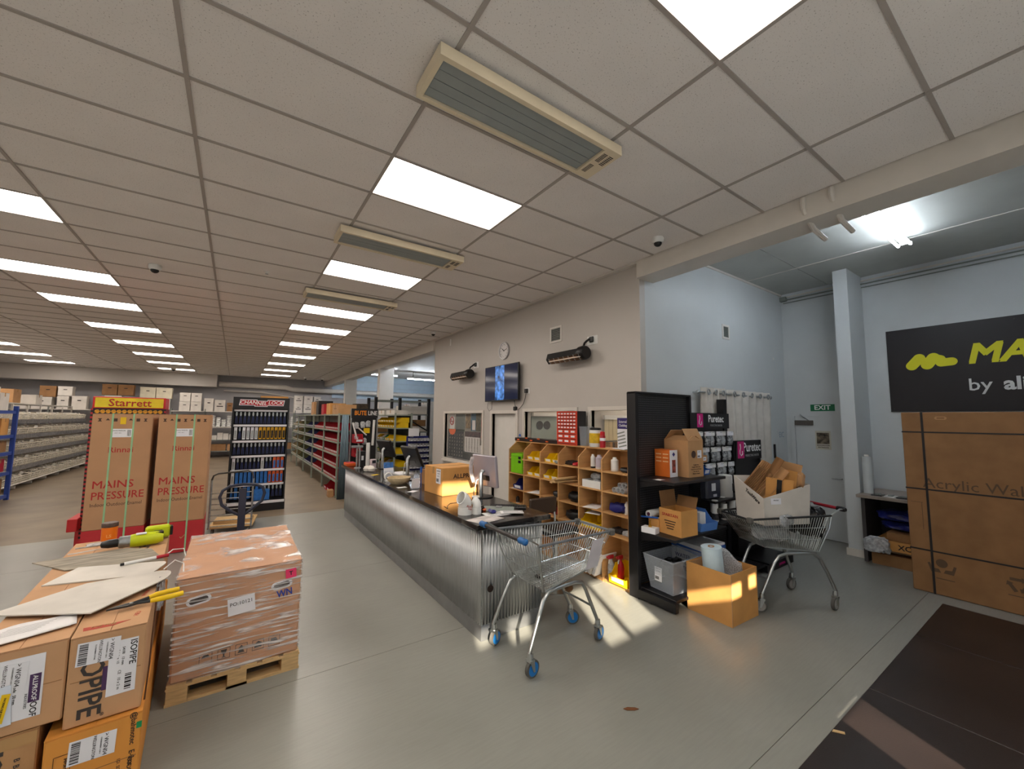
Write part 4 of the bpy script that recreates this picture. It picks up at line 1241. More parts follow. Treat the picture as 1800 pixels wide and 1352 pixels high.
# ================================================================== PIGEONHOLE UNIT
PX0, PX1 = 2.78, 3.11
PY = [3.12, 2.727, 2.333, 1.94, 1.547, 1.153, 0.76]
PZ = [0.03, 0.55, 0.79, 1.03, 1.26]
pg = thing('pigeonhole_shelf', 'plywood pigeonhole shelving unit along the office wall', 'shelf', (0, 0, 0))
for y in PY:
    t_ = 0.009
    MB().prism([(PX0, 0), (PX1, 0), (PX1, 1.51), (PX0 + 0.14, 1.51), (PX0, 1.40)], 'y', y - t_, y + t_).build('upright', m_wood, pg)
for i in range(6):
    for z in PZ:
        MB().box(PX0 + 0.003, PY[i + 1] + 0.009, z - 0.009, PX1, PY[i] - 0.009, z + 0.009).build('shelf_board', m_wood, pg)
    MB().box(PX1 - 0.006, PY[i + 1] + 0.009, 0.04, PX1, PY[i] - 0.009, 1.51).build('back_board', m_wood, pg)
    MB().box(PX0 + 0.005, PY[i + 1] + 0.009, 0, PX0 + 0.02, PY[i] - 0.009, 0.021).build('plinth', m_wood, pg)
MB().box(PX0 + 0.13, PY[6] - 0.012, 1.51, PX1, PY[0] + 0.012, 1.528).build('top_board', m_wood, pg)
def cy(i, f=0.5):
    return PY[i] + (PY[i + 1] - PY[i]) * f
SZ = [z + 0.009 for z in PZ]
B90 = R(-90)  # front (-y) turned to face -x
gb = thing('green_case', 'bright green plastic case in the top left pigeonhole', 'case', (2.92, cy(0), SZ[3]), B90)
MB().box(-0.15, -0.14, 0, 0.15, 0.13, 0.30).build('body', M('lime_plastic', (122, 196, 16), 0.4, var=0.02), gb, bevel=0.008)
MB().box(-0.153, -0.143, 0.255, 0.153, 0.133, 0.262).build('lid_line', M('lime_dark', (96, 160, 14), 0.4), gb)
for z in (0.18, 0.24):
    MB().box(0.06, -0.15, z - 0.02, 0.12, -0.14, z + 0.02).build('latch', m_blackp, gb, bevel=0.004)
# the shelf under the case is left out in the real unit: lift the case shelf board
def add_bin(label, i, f, s, w, d, h, mt, x=2.93, dx=0.0, group='yellow bins in the pigeonholes', rz=B90):
    o = link('picking_bin', bin_mesh(w, d, h, mt), loc=(x + dx, cy(i, f), SZ[s]), rz=rz)
    return tag(o, label, 'bin', group)
yb = [(1, .3, 4, 'top row'), (1, .72, 4, 'top row'), (2, .35, 4, 'top row'), (2, .76, 4, 'top row'), (1, .3, 3, 'second row'), (1, .72, 3, 'second row'), (2, .28, 3, 'second row'), (2, .70, 3, 'second row')]
for (i, f, s, nm) in yb:
    add_bin('yellow picking bin, %s of column %s, %s one' % (nm, ['one', 'two', 'three'][i], 'left' if f < 0.5 else 'right'), i, f, s, 0.15, 0.22, 0.115, m_yellow)
add_bin('blue picking bin with white badge in the first pigeonhole column', 0, .55, 2, 0.22, 0.26, 0.14, m_navy, group='blue bins')
add_bin('large yellow bin under papers in the fifth pigeonhole column', 4, .5, 1, 0.33, 0.3, 0.17, m_yellow)
add_bin('large yellow bin on the bottom shelf of the last column', 5, .62, 0, 0.25, 0.28, 0.19, m_yellow, dx=-0.03)
def psheet(label, i, f, z, w=0.2, h=0.28, mt=None, rz=0.3):
    return sheet(label, (2.9, cy(i, f), z), rz, h, w, mt, group='papers in the pigeonholes')
psheet('loose white papers in the second pigeonhole column', 1, .5, SZ[2])
psheet('white papers under the blue bin', 0, .5, SZ[2] - 0.0, 0.3, 0.2)
bpy.data.objects['paper_sheet.008'].location.z = SZ[2] if 'paper_sheet.008' in bpy.data.objects else 0
psheet('grey paper lying over the large yellow bin', 4, .5, SZ[1] + 0.175, 0.2, 0.27)
psheet('white papers in the fifth column above the large yellow bin', 4, .4, SZ[2])
def lump(name, label, cat, i, f, s, size, mt, x=2.92, seed=1, dz=0.0, group='odds and ends in the pigeonholes'):
    o = crumple(name, label, cat, (x, cy(i, f), SZ[s] + size[2] + dz), *size, mt, seed, n=8)
    o['group'] = group
    return o
m_dark = M('dark_tool', (44, 42, 44), 0.45, var=0.3, scale=30)
lump('blue_packet', 'blue and white packet in the second column', 'packet', 1, .5, 1, (0.10, 0.13, 0.055), M('packet_blue', (48, 126, 196), 0.4, var=0.4, scale=9), seed=11)
lump('tool_pouch', 'black and red hand tools in the top of column four', 'tools', 3, .35, 4, (0.09, 0.09, 0.028), m_dark, seed=12)
lump('tool_pouch', 'red handled pliers in the top of column four', 'tools', 3, .72, 4, (0.09, 0.07, 0.022), m_redp, seed=13)
lump('valve', 'small grey brass valve in the third column', 'valve', 2, .7, 2, (0.06, 0.09, 0.04), m_dark, seed=14)
lump('cable_coil', 'black coiled cable in the fourth column', 'cable', 3, .6, 2, (0.09, 0.12, 0.06), m_blackp, seed=15)
lump('clamp_set', 'red clamps on the low shelf of the third column', 'clamps', 2, .6, 1, (0.08, 0.11, 0.05), M('red_dark', (150, 40, 48), 0.4, var=0.5, scale=20), seed=16)
lump('fitting_bag', 'bag of clear fittings in column five second row', 'bag', 4, .6, 3, (0.09, 0.10, 0.05), m_foil, seed=17)
lump('fitting_bag', 'bag of clear fittings piled on the white crate', 'bag', 4, .55, 3, (0.07, 0.09, 0.035), m_foil, seed=18, dz=0.10)
lump('wire_bundle', 'brown wire bundle in the last column', 'wire', 5, .35, 1, (0.07, 0.09, 0.028), m_dark, seed=19)
lump('wire_bundle', 'clear packet in the last column beside wire', 'packet', 5, .75, 1, (0.08, 0.07, 0.028), m_foil, seed=20)
lump('blue_tool', 'dark blue tool case in the last column', 'tool', 5, .4, 2, (0.09, 0.11, 0.05), m_navy, seed=21)
lump('black_tape', 'black tape rolls in the top of last column', 'tape', 5, .75, 4, (0.07, 0.1, 0.028), m_blackp, seed=22)
lump('dark_tool_bag', 'dark bag in the low shelf of column four', 'bag', 3, .5, 1, (0.1, 0.12, 0.06), m_blackp, seed=23)
lump('price_tags', 'small grey goods on the shelf edge of column three', 'goods', 2, .85, 4, (0.05, 0.05, 0.02), m_grey, seed=24, x=2.84)
# timber offcuts sticking out of column four
for k in range(4):
    tag(MB().box(-0.26, -0.03, 0, 0.14, 0.03, 0.018).build('timber_offcut', m_pine, loc=(2.86, cy(3, .28 + 0.12 * (k % 2)), SZ[3] + k * 0.019), rz=R(-12 + 5 * k)), 'pine offcut sticking out of column four, %s from the bottom' % ORD[k], 'timber', 'timber offcuts')
# white jars and rolls
for k, (i, f, s, r, h, l) in enumerate(((4, .35, 4, 0.03, 0.17, 'white glue tube in top of column five, left'), (4, .62, 4, 0.045, 0.17, 'pale lilac jar in top of column five, middle'), (4, .85, 4, 0.03, 0.15, 'white tube in top of column five, right'), (5, .25, 4, 0.045, 0.16, 'white roll standing in top of last column'), (5, .7, 2, 0.03, 0.14, 'white roll standing in the third row of last column'), (4, .82, 2, 0.04, 0.20, 'white folded card tube in column five'), (0, 0.2, 1, 0.03, 0.1, 'dark tin at the lower left pigeonhole'))):
    t = thing('storage_tube', l, 'tube', (2.9, cy(i, f), SZ[s]), 0, 'tubes in the pigeonholes')
    MB().lathe([(r, 0), (r, h * 0.8), (r * 0.6, h * 0.88), (r * 0.5, h)], 14).build('tube', M('lilac_plastic', (190, 182, 196), 0.3) if k == 1 else (m_whitep if k < 6 else m_dark), t, smooth=True)
    MB().lathe([(r * 1.03, 0), (r * 1.03, h * 0.12)], 14).build('band', m_blackp if k == 0 else m_cardw, t)
for k in range(5):
    t = thing('pipe_coupling', 'clear grey pipe coupling in second row of last column, %s of pile' % ORD[k], 'coupling', (2.84 + 0.06 * (k // 3), cy(5, .45 + 0.16 * (k % 3) + 0.08 * (k // 3)), SZ[3] + 0.031 + 0.05 * (k // 3)), B90, 'pipe couplings')
    MB().tube([(0, -0.05, 0), (0, 0.05, 0)], 0.03, 12, cap=False).build('sleeve', m_foil, t).modifiers.new('thick', 'SOLIDIFY').thickness = 0.005
t = thing('white_crate', 'white mesh crate with fittings in column five', 'crate', (2.9, cy(4, .5), SZ[3]), B90)
MB().box(-0.15, -0.1, 0, 0.15, 0.1, 0.006).build('base', m_whitep, t)
for (a, b_, c_, d_) in ((-0.15, -0.1, 0.15, -0.094), (-0.15, 0.094, 0.15, 0.1), (-0.15, -0.094, -0.144, 0.094), (0.144, -0.094, 0.15, 0.094)):
    MB().box(a, b_, 0.006, c_, d_, 0.09).build('crate_side', m_whitep, t)
# spray bottles
for k, (f, x) in enumerate(((.16, 2.86), (.34, 2.94))):
    t = thing('spray_bottle', 'clear spray bottle with red trigger on the lowest shelf, %s' % ['left one', 'right one'][k], 'spray bottle', (x, cy(5, f), SZ[0]), B90, 'spray bottles')
    MB().lathe([(0.04, 0), (0.042, 0.12), (0.035, 0.16), (0.014, 0.2), (0.014, 0.22)], 16).build('bottle', m_foil if k == 0 else m_redp, t, smooth=True)
    MB().box(-0.012, -0.05, 0.22, 0.012, 0.035, 0.26).box(-0.01, -0.075, 0.235, 0.01, -0.05, 0.258).build('head', m_redp, t, bevel=0.004)
    MB().prism([(-0.035, 0.22), (-0.045, 0.17), (-0.038, 0.17), (-0.02, 0.22)], 'x', -0.007, 0.007).build('trigger', m_whitep, t)
# leaning magazines
for k in range(7):
    t_ = tag(MB().box(-0.14, -0.008, 0, 0.14, 0.008, 0.27).build('magazine', [m_paper, m_cardw, m_label][k % 3], loc=(2.86 + 0.012 * (k % 2), cy(4, .25 + k * 0.09), SZ[0] + 0.006), rz=R(0)), 'magazine leaning in the bottom of column five, %s from left' % ORD[k], 'magazine', 'leaning magazines')
    t_.rotation_euler = (R(22), 0, 0)
# -- on top of the unit
ZT = 1.528
t = thing('tool_tray', 'long black tray with orange clips on top of pigeonholes', 'tray', (2.99, 2.62, ZT), B90)
MB().box(-0.52, -0.09, 0, 0.52, 0.09, 0.05).build('tray', M('tray_black', (40, 26, 26), 0.4), t, bevel=0.004)
for k, x in enumerate((-0.42, -0.2, -0.08, 0.1, 0.3)):
    MB().box(x - 0.03, -0.095, 0.012 + 0.03 * (k % 2), x + 0.03, -0.09, 0.03 + 0.03 * (k % 2)).build('orange_clip', M('orange_plastic', (222, 96, 36), 0.4), t)
dc = thing('drawer_cabinet', 'red small parts drawer cabinet on top of the pigeonholes', 'drawer cabinet', (2.99, 1.91, ZT), B90)
m_redo = M('cabinet_red', (212, 66, 40), 0.45, var=0.03)
MB().box(-0.2, -0.07, 0, 0.2, 0.09, 0.46).build('body', M('cabinet_side', (34, 32, 36), 0.5), dc)
MB().box(-0.2, -0.085, 0, -0.188, -0.07, 0.46).box(0.188, -0.085, 0, 0.2, -0.07, 0.46).box(-0.188, -0.085, 0.448, 0.188, -0.07, 0.46).box(-0.188, -0.085, 0, 0.188, -0.07, 0.012).build('face_frame', m_redo, dc)
z = 0.018
for r_, (nn, hh) in enumerate(((3, 0.062), (3, 0.062), (3, 0.062), (6, 0.044), (6, 0.044), (6, 0.044), (6, 0.044), (6, 0.044))):
    wd = 0.372 / nn
    for q in range(nn):
        x = -0.186 + q * wd
        dr = MB().box(x + 0.003, -0.083, z + 0.003, x + wd - 0.003, -0.06, z + hh - 0.003).build('drawer', m_redo, dc)
        MB().box(x + wd * 0.2, -0.086, z + hh * 0.35, x + wd * 0.8, -0.083, z + hh * 0.75).build('drawer_label', m_label, dr)
    z += hh + 0.003
t = thing('clear_tub', 'clear plastic tub beside the red drawer cabinet', 'tub', (3.0, 1.63, ZT), B90)
MB().hexa([(-0.055, -0.05, 0), (0.055, -0.05, 0), (0.055, 0.05, 0), (-0.055, 0.05, 0), (-0.065, -0.06, 0.24), (0.065, -0.06, 0.24), (0.065, 0.06, 0.24), (-0.065, 0.06, 0.24)]).build('tub', m_clear, t)
MB().box(-0.07, -0.065, 0.24, 0.07, 0.065, 0.255).build('lid', m_clear, t)
t = thing('wipes_tub', 'white tub of wipes with yellow label and black lid', 'tub', (2.97, 1.43, ZT))
MB().lathe([(0.07, 0), (0.078, 0.01), (0.078, 0.205), (0.07, 0.215)], 22).build('tub', m_whitep, t, smooth=True)
MB().lathe([(0.0793, 0.05), (0.0793, 0.175)], 22).build('yellow_label', M('label_yellow', (226, 186, 30), 0.5, var=0.15, scale=18), t, smooth=True)
MB().lathe([(0.074, 0.215), (0.074, 0.24), (0.06, 0.246)], 22).build('lid', m_blackp, t, smooth=True)
t = thing('aerosol_can', 'red aerosol can next to the wipes tub', 'can', (2.95, 1.29, ZT))
MB().lathe([(0.034, 0), (0.036, 0.01), (0.036, 0.14), (0.028, 0.152)], 16).build('can', m_redp, t, smooth=True)
MB().lathe([(0.03, 0.152), (0.03, 0.195), (0.02, 0.2)], 14).build('cap', M('cap_red', (196, 30, 40), 0.35), t, smooth=True)
MB().lathe([(0.0366, 0.085), (0.0366, 0.12)], 16).build('white_band', m_label, t)
t = thing('product_brochure', 'purple and white brochure standing on top of pigeonholes', 'brochure', (2.98, 0.98, ZT), R(-100))
o = MB().box(-0.11, -0.004, 0, 0.11, 0.004, 0.37).build('card', m_label, t)
MB().box(-0.11, -0.0055, 0.24, 0.11, -0.004, 0.37).build('purple_band', M('brochure_purple', (52, 40, 110), 0.5), t)
text(t, 'External', 0.042, '-y', (-0.01, -0.0062, 0.325), m_whiteink)
text(t, 'Cladding', 0.042, '-y', (-0.01, -0.0062, 0.28), m_whiteink)
MB().box(-0.11, -0.08, 0, 0.11, 0.08, 0.008).build('foot', m_label, t)
for k in range(5):
    MB().box(-0.08, -0.0056, 0.03 + k * 0.04, 0.06, -0.004, 0.045 + k * 0.04).build('picture_strip', m_grey, t).rotation_euler = (0, R(-12), 0)
sheet('white price card lying on top of pigeonholes', (3.0, 1.12, ZT), R(10), 0.12, 0.10)
# bar stool partly hidden behind the counter end
t = thing('bar_stool', 'black seated stool with chrome column behind the counter', 'stool', (2.2, 1.32, 0))
MB().lathe([(0.0, 0), (0.2, 0), (0.2, 0.01), (0.05, 0.03), (0.0, 0.03)], 24).build('base', m_chrome, t, smooth=True)
MB().cyl((0, 0, 0.03), (0, 0, 0.6), 0.03, 14).build('column', m_chrome, t, smooth=True)
MB().box(-0.2, -0.19, 0.6, 0.2, 0.19, 0.67).build('seat', m_blackp, t, bevel=0.02)
MB().tube([(-0.15, 0.18, 0.66), (-0.17, 0.22, 0.8), (-0.16, 0.24, 0.92)], 0.012, 8).tube([(0.15, 0.18, 0.66), (0.17, 0.22, 0.8), (0.16, 0.24, 0.92)], 0.012, 8).build('back_posts', m_chrome, t)
MB().box(-0.2, 0.2, 0.76, 0.2, 0.24, 0.95).build('backrest', M('stool_brown', (70, 56, 46), 0.5), t, bevel=0.012)
# ================================================================== BLACK DISPLAY SHELVING
def perf_mat():
    mt = M('perforated_black', (26, 25, 28), 0.42, var=0.0)
    nt = mt.node_tree
    b = nt.nodes['Principled BSDF']
    tc = nt.nodes.new('ShaderNodeTexCoord')
    sx = nt.nodes.new('ShaderNodeSeparateXYZ')
    nt.links.new(tc.outputs['Object'], sx.inputs[0])
    def fr(sock):
        a = nt.nodes.new('ShaderNodeMath'); a.operation = 'MULTIPLY'; a.inputs[1].default_value = 40.0
        nt.links.new(sock, a.inputs[0])
        f = nt.nodes.new('ShaderNodeMath'); f.operation = 'FRACT'
        nt.links.new(a.outputs[0], f.inputs[0])
        s = nt.nodes.new('ShaderNodeMath'); s.operation = 'SUBTRACT'; s.inputs[1].default_value = 0.5
        nt.links.new(f.outputs[0], s.inputs[0])
        q = nt.nodes.new('ShaderNodeMath'); q.operation = 'POWER'; q.inputs[1].default_value = 2.0
        nt.links.new(s.outputs[0], q.inputs[0])
        return q.outputs[0]
    ad = nt.nodes.new('ShaderNodeMath'); ad.operation = 'ADD'
    nt.links.new(fr(sx.outputs[0]), ad.inputs[0]); nt.links.new(fr(sx.outputs[2]), ad.inputs[1])
    lt = nt.nodes.new('ShaderNodeMath'); lt.operation = 'LESS_THAN'; lt.inputs[1].default_value = 0.03
    nt.links.new(ad.outputs[0], lt.inputs[0])
    mx = nt.nodes.new('ShaderNodeMixRGB')
    mx.inputs[1].default_value = (0.009, 0.009, 0.011, 1)
    mx.inputs[2].default_value = (0.16, 0.16, 0.17, 1)  # lighter dots paint the lit wall showing through the holes
    nt.links.new(lt.outputs[0], mx.inputs[0])
    nt.links.new(mx.outputs[0], b.inputs['Base Color'])
    return mt


m_perf = perf_mat()
gd = thing('display_gondola', 'black steel display shelving with perforated back beside the pigeonholes', 'shelf', (0, 0, 0))
GX0, GX1, GXE = 2.74, 3.80, 4.70
MB().box(GX0 + 0.05, 0.66, 0.12, GX1, 0.70, 2.17).build('perforated_panel', m_perf, gd)
MB().box(GX1, 0.66, 0.12, GXE - 0.05, 0.70, 1.80).build('perforated_panel', m_perf, gd)
MB().box(GX0, 0.615, 0, GX0 + 0.055, 0.735, 2.185).build('post', m_black, gd, bevel=0.004)
MB().box(GX1 - 0.02, 0.62, 0, GX1 + 0.02, 0.735, 2.17).build('post', m_black, gd)
MB().box(GXE - 0.08, 0.64, 0, GXE, 0.735, 2.17).build('post', m_black, gd)
MB().box(GX0, 0.61, 2.17, GX1, 0.72, 2.19).build('top_cap', m_black, gd)
for x in (GX0, GX1 - 0.02, GXE - 0.06):
    MB().box(x, 0.18, 0.015, x + 0.05, 0.62, 0.1).build('base_leg', m_black, gd)
    MB().lathe([(0.012, 0), (0.012, 0.006), (0.005, 0.008), (0.005, 0.016)], 8, c=(x + 0.025, 0.22, 0)).build('levelling_foot', m_steel, gd)
for (x0, x1) in ((GX0 + 0.05, GX1 - 0.02), (GX1 + 0.03, GXE - 0.06)):
    MB().box(x0, 0.2, 0.085, x1, 0.66, 0.115).build('base_shelf', m_black, gd, bevel=0.004)
def gshelf(x0, x1, z, y0=0.2):
    s = MB().box(x0, y0, z - 0.03, x1, 0.66, z).build('shelf', m_black, gd, bevel=0.004)
    for x in (x0, x1 - 0.004):
        MB().prism([(y0 + 0.1, z - 0.03), (0.66, z - 0.11), (0.66, z - 0.03)], 'x', x, x + 0.004).build('shelf_bracket', m_black, s)
gshelf(GX0 + 0.05, GX1 - 0.02, 1.25)
gshelf(GX0 + 0.05, GX1 - 0.02, 0.69)
gshelf(GX1 + 0.03, GXE - 0.06, 0.69, 0.3)
# header board
m_mag = M('magenta_print', (196, 24, 120), 0.5, var=0)
def puretec(parent, x0, x1, y, z0, z1, face='-y'):
    w, h = x1 - x0, z1 - z0
    b = MB().box(x0, y, z0, x1, y + 0.02, z1).build('header_board', m_black, parent)
    lx = x0 + w * 0.235
    plate(parent, 'magenta_panel', h * 0.66, h * 0.86, '-y', (lx, y - 0.0005, (z0 + z1) / 2 + h * 0.02), m_mag)
    dp = MB().tube([(-0.02, 0, 0.075), (-0.012, 0, 0.03), (-0.03, 0, -0.01), (-0.03, 0, -0.04), (0, 0, -0.065), (0.03, 0, -0.045), (0.028, 0, -0.01)], 0.006, 6).build('drop_mark', m_whiteink, parent, smooth=True)
    dp.location = (lx, y - 0.004, (z0 + z1) / 2)
    dp.scale = (h / 0.23, 1, h / 0.23)
    text(parent, 'Puretec', h * 0.66, '-y', (x0 + w * 0.645, y - 0.001, z0 + h * 0.62), m_whiteink, bold=0.014, xs=0.92)
    text(parent, 'PERFECTING WATER', h * 0.17, '-y', (x0 + w * 0.645, y - 0.001, z0 + h * 0.20), M('dim_print', (150, 150, 152), 0.6, var=0), xs=0.92)
puretec(gd, GX1 - 0.02, GXE - 0.0, 0.615, 1.775, 1.975)
# second display stand
pst = thing('puretec_stand', 'black water filter display stand with lower header in front of curtain', 'display stand', (0, 0, 0))
puretec(pst, 4.70, 5.47, 0.56, 1.345, 1.61)
MB().box(4.74, 0.59, 0.1, 5.43, 0.63, 1.345).build('back_panel', m_black, pst)
MB().box(4.74, 0.2, 0, 5.43, 0.63, 0.1).build('base', m_black, pst)
for x in (4.735, 5.425):
    MB().box(x - 0.015, 0.56, 0.1, x + 0.015, 0.65, 1.6).build('post', m_black, pst)
for z in (0.45, 0.86):
    MB().box(4.75, 0.28, z - 0.02, 5.42, 0.59, z).build('shelf', m_black, pst)
text(pst, 'puretec', 0.055, '-y', (5.1, 0.1995, 0.05), m_mag, bold=0.02)
# clear bags of fittings hanging on hooks
m_hang = [m_foil, M('bag_grey', (150, 154, 158), 0.25, var=0.4, scale=40, bump=0.4)]
def hangbag(x, y, z, w, h, k):
    t = thing('hanging_bag', 'clear bag of water fittings, row %s, %s from the left' % (['one', 'two', 'three'][k[0]], ORD[k[1]]), 'bag', (x, y, z), 0, 'bags of fittings hanging under the header')
    b = MB().grid(lambda u, v: (-w / 2 + w * u, -0.012 - 0.03 * math.sin(u * 3.14) * math.sin(min(1, v * 1.25) * 3.14) - 0.006 * math.sin(u * 17 + v * 13 + k[1]), -h + h * v), 8, 8)
    o = b.build('bag', m_hang[(k[0] + k[1]) % 2], t, smooth=True)
    o.modifiers.new('thick', 'SOLIDIFY').thickness = 0.012
    MB().box(-w / 2, -0.026, -0.035, w / 2, -0.006, 0.02).build('header_card', m_label if k[1] % 2 else m_whitep, t)
    MB().tube([(0, 0.07, 0.01), (0, -0.05, 0.01), (0, -0.06, 0.02)], 0.003, 5).build('hook', m_steel, t)
for r_ in range(3):
    for c_ in range(6):
        hangbag(GX1 + 0.1 + c_ * 0.135, 0.585 - 0.03 * ((c_ + r_) % 2), 1.72 - r_ * 0.2, 0.12, 0.165, (r_, c_))
# filter housings on the second bay
for k in range(8):
    t = thing('filter_cartridge', 'white water filter cartridge on black shelf, %s from left' % ORD[k], 'filter', (GX1 + 0.09 + (k % 8) * 0.1, 0.40 + 0.07 * (k % 2), 0.69), 0, 'white filter cartridges')
    hh = 0.24 - 0.03 * (k % 3)
    MB().lathe([(0.034, 0), (0.038, 0.01), (0.038, hh), (0.03, hh + 0.01)], 14).build('cartridge', m_whitep, t, smooth=True)
    MB().lathe([(0.0385, hh * 0.1), (0.0385, hh * 0.4)], 14).build('dark_label', M('cartridge_label', (70, 70, 76), 0.5, var=0.4, scale=30), t)
for k in range(5):
    t = thing('filter_cartridge', 'white filter cartridge on the lower header stand, %s from left' % ORD[k], 'filter', (4.84 + k * 0.12, 0.42, 0.86), 0, 'cartridges on the lower stand')
    MB().lathe([(0.038, 0), (0.042, 0.01), (0.042, 0.2), (0.03, 0.215)], 14).build('cartridge', m_whitep, t, smooth=True)
    MB().lathe([(0.0425, 0.02), (0.0425, 0.08)], 14).build('dark_label', M('cartridge_label', (70, 70, 76), 0.5, var=0.4, scale=30), t)
    t = thing('black_bottle', 'black filter bottle on the low shelf of stand, %s from left' % ORD[k], 'bottle', (4.84 + k * 0.12, 0.40, 0.45), 0, 'black bottles on the lower stand')
    MB().lathe([(0.04, 0), (0.045, 0.02), (0.045, 0.18), (0.02, 0.22), (0.02, 0.26)], 14).build('bottle', m_blackp, t, smooth=True)
    MB().lathe([(0.046, 0.06), (0.046, 0.13)], 14).build('grey_label', m_grey, t)
t = thing('filter_bag', 'dark grey packed filter bag hanging under the first shelf', 'bag', (3.98, 0.5, 0.93), R(-4))
MB().box(-0.14, -0.05, 0, 0.14, 0.05, 0.27).build('bag', M('slate_bag', (66, 70, 84), 0.4, var=0.1), t, bevel=0.02)
MB().box(-0.05, -0.052, 0.1, 0.03, -0.05, 0.19).build('label', m_label, t)
MB().box(-0.02, -0.052, 0.03, 0.05, -0.05, 0.06).build('label', m_label, t)
t = thing('filter_canister', 'large white filter canister beside the grey filter bag', 'canister', (4.28, 0.47, 0.93))
MB().lathe([(0.075, 0), (0.08, 0.01), (0.08, 0.26), (0.07, 0.27)], 20).build('canister', m_whitep, t, smooth=True)
MB().box(0.01, -0.082, 0.08, 0.07, -0.06, 0.17).build('black_label', m_ink, t)
MB().box(GX1 + 0.03, 0.36, 0.905, GXE - 0.06, 0.66, 0.93).build('shelf', m_black, gd)
# --- first bay goods
t = carton('open_brown_carton', 'large brown carton with raised flaps on top black shelf', (3.415, 0.485, 1.25), 0.27, 0.31, 0.40, R(-3), m_card, open_top=True)
for s, a in ((-1, 62), (1, 50)):
    o = MB().box(-0.135, 0, -0.003, 0.135, 0.15, 0.003).build('flap', m_card, t, loc=(0, s * 0.155, 0.40))
    o.rotation_euler = (R(a) if s < 0 else R(a), 0, 0) if s < 0 else (R(a), 0, R(180))
for s in (-1, 1):
    o = MB().box(0, -0.15, -0.003, 0.12, 0.15, 0.003).build('flap', m_card, t, loc=(s * 0.135, 0, 0.40), rz=0 if s < 0 else R(180))
    o.rotation_euler = (0, R(-25), 0 if s < 0 else R(180))
plate(t, 'round_mark', 0, 0, '-y', (-0.04, -0.1555, 0.25), m_inkb, poly=ring_poly(0.04, 0.04))
ship_label(t, '-y', (0.065, -0.1555, 0.25), 0.075, 0.085, lines=[('QTY 1', 0, 0.025, 0.014)])
for k, s_ in enumerate(('Fragile Item', 'Handle With Care', 'Keep Dry At All Times', 'This Side Up', 'Made In Taiwan')):
    text(t, s_, 0.02, '-y', (0, -0.156, 0.135 - k * 0.024), m_inkb)
t = carton('orange_carton', 'orange and white product box on top black shelf', (3.165, 0.545, 1.25), 0.13, 0.2, 0.30, R(-2), M('orange_card', (222, 112, 40), 0.55, var=0.04), tape=False)
MB().box(-0.067, -0.1015, 0.003, 0.067, -0.1, 0.297).build('white_side', m_label, t)
plate(t, 'figure_print', 0.06, 0.14, '-y', (0.0, -0.1017, 0.12), M('figure_print', (150, 70, 60), 0.5, var=0.7, scale=22))
plate(t, 'badge', 0, 0, '-y', (0.0, -0.1017, 0.25), m_navy, poly=[(0, 0.025), (0.025, 0), (0, -0.025), (-0.025, 0)])
for k in range(3):
    for q in range(2):
        plate(t, 'pale_print', 0.07, 0.012, '-x', (-0.0655, 0.045 - q * 0.09, 0.25 - k * 0.04), M('pale_orange', (238, 190, 140), 0.5))
sheet('white disc lid on the top black shelf at left', (2.86, 0.42, 1.25), 0, 0.09, 0.09, m_whitep)
t = carton('small_red_label_carton', 'small brown box with red label behind large carton', (3.70, 0.5, 1.39), 0.12, 0.2, 0.08, 0, m_card)
ship_label(t, '-y', (0.0, -0.1005, 0.04), 0.07, 0.04, bars=False, lines=[('FILTER', 0, 0, 0.014)])
o = link('picking_bin', bin_mesh(0.12, 0.24, 0.135, m_bluep), loc=(3.70, 0.5, 1.25))
tag(o, 'deep blue bin under the small red label box', 'bin')
t = carton('spartan_carton', 'brown SPARTAN carton with flap standing up on middle shelf', (3.06, 0.34, 0.69), 0.26, 0.27, 0.26, R(-4), m_card3, open_top=True)
text(t, 'SPARTAN', 0.042, '-x', (-0.1315, 0, 0.20), m_redink, bold=0.015, xs=1.1)
for k in range(4):
    plate(t, 'small_print', 0.14 - 0.02 * k, 0.01, '-x', (-0.1305, 0, 0.14 - k * 0.025), m_inkb)
o = MB().box(-0.12, -0.003, 0, 0.12, 0.003, 0.17).build('flap', m_card2, t, loc=(0.02, 0.13, 0.258))
o.rotation_euler = (R(-8), 0, 0)
o = MB().box(-0.003, -0.12, 0, 0.003, 0.12, 0.12).build('flap', m_card2, t, loc=(0.128, 0, 0.258))
o.rotation_euler = (0, R(20), 0)
o = link('picking_bin', bin_mesh(0.26, 0.36, 0.19, M('sky_blue_plastic', (88, 138, 214), 0.4, var=0.03), False), loc=(3.46, 0.40, 0.69), rz=R(-8))
tag(o, 'large light blue picking bin beside SPARTAN carton', 'bin')
tag(MB().box(-0.045, -0.13, 0.01, 0.045, 0.1, 0.17).build('paper_pad', m_paper, loc=(3.46, 0.42, 0.695), rz=R(-8)), 'white paper pad inside the light blue bin', 'pad')
t = thing('white_packet', 'small white box with brass valve on middle black shelf', 'box', (2.83, 0.52, 0.69), R(-80))
MB().box(-0.08, -0.045, 0, 0.08, 0.045, 0.06).build('box', m_label, t, bevel=0.003)
MB().lathe([(0.018, 0.06), (0.018, 0.075), (0.008, 0.085), (0.008, 0.12), (0.012, 0.122), (0.0, 0.13)], 10).build('valve', M('brass', (200, 150, 60), 0.3, 0.9), t)
tag(carton('little_carton', 'x', (2.97, 0.545, 0.69), 0.1, 0.13, 0.13, 0, m_card3, tape=False), 'little brown box behind the SPARTAN carton', 'box')
t = thing('brush_handle', 'bright blue handle lying across the middle black shelf', 'handle', (2.9, 0.58, 0.83), R(-60))
MB().box(-0.09, -0.012, -0.008, 0.09, 0.012, 0.008).build('grip', m_bluep, t, bevel=0.005)
MB().box(0.09, -0.006, -0.004, 0.14, 0.006, 0.004).build('shaft', m_steel, t)
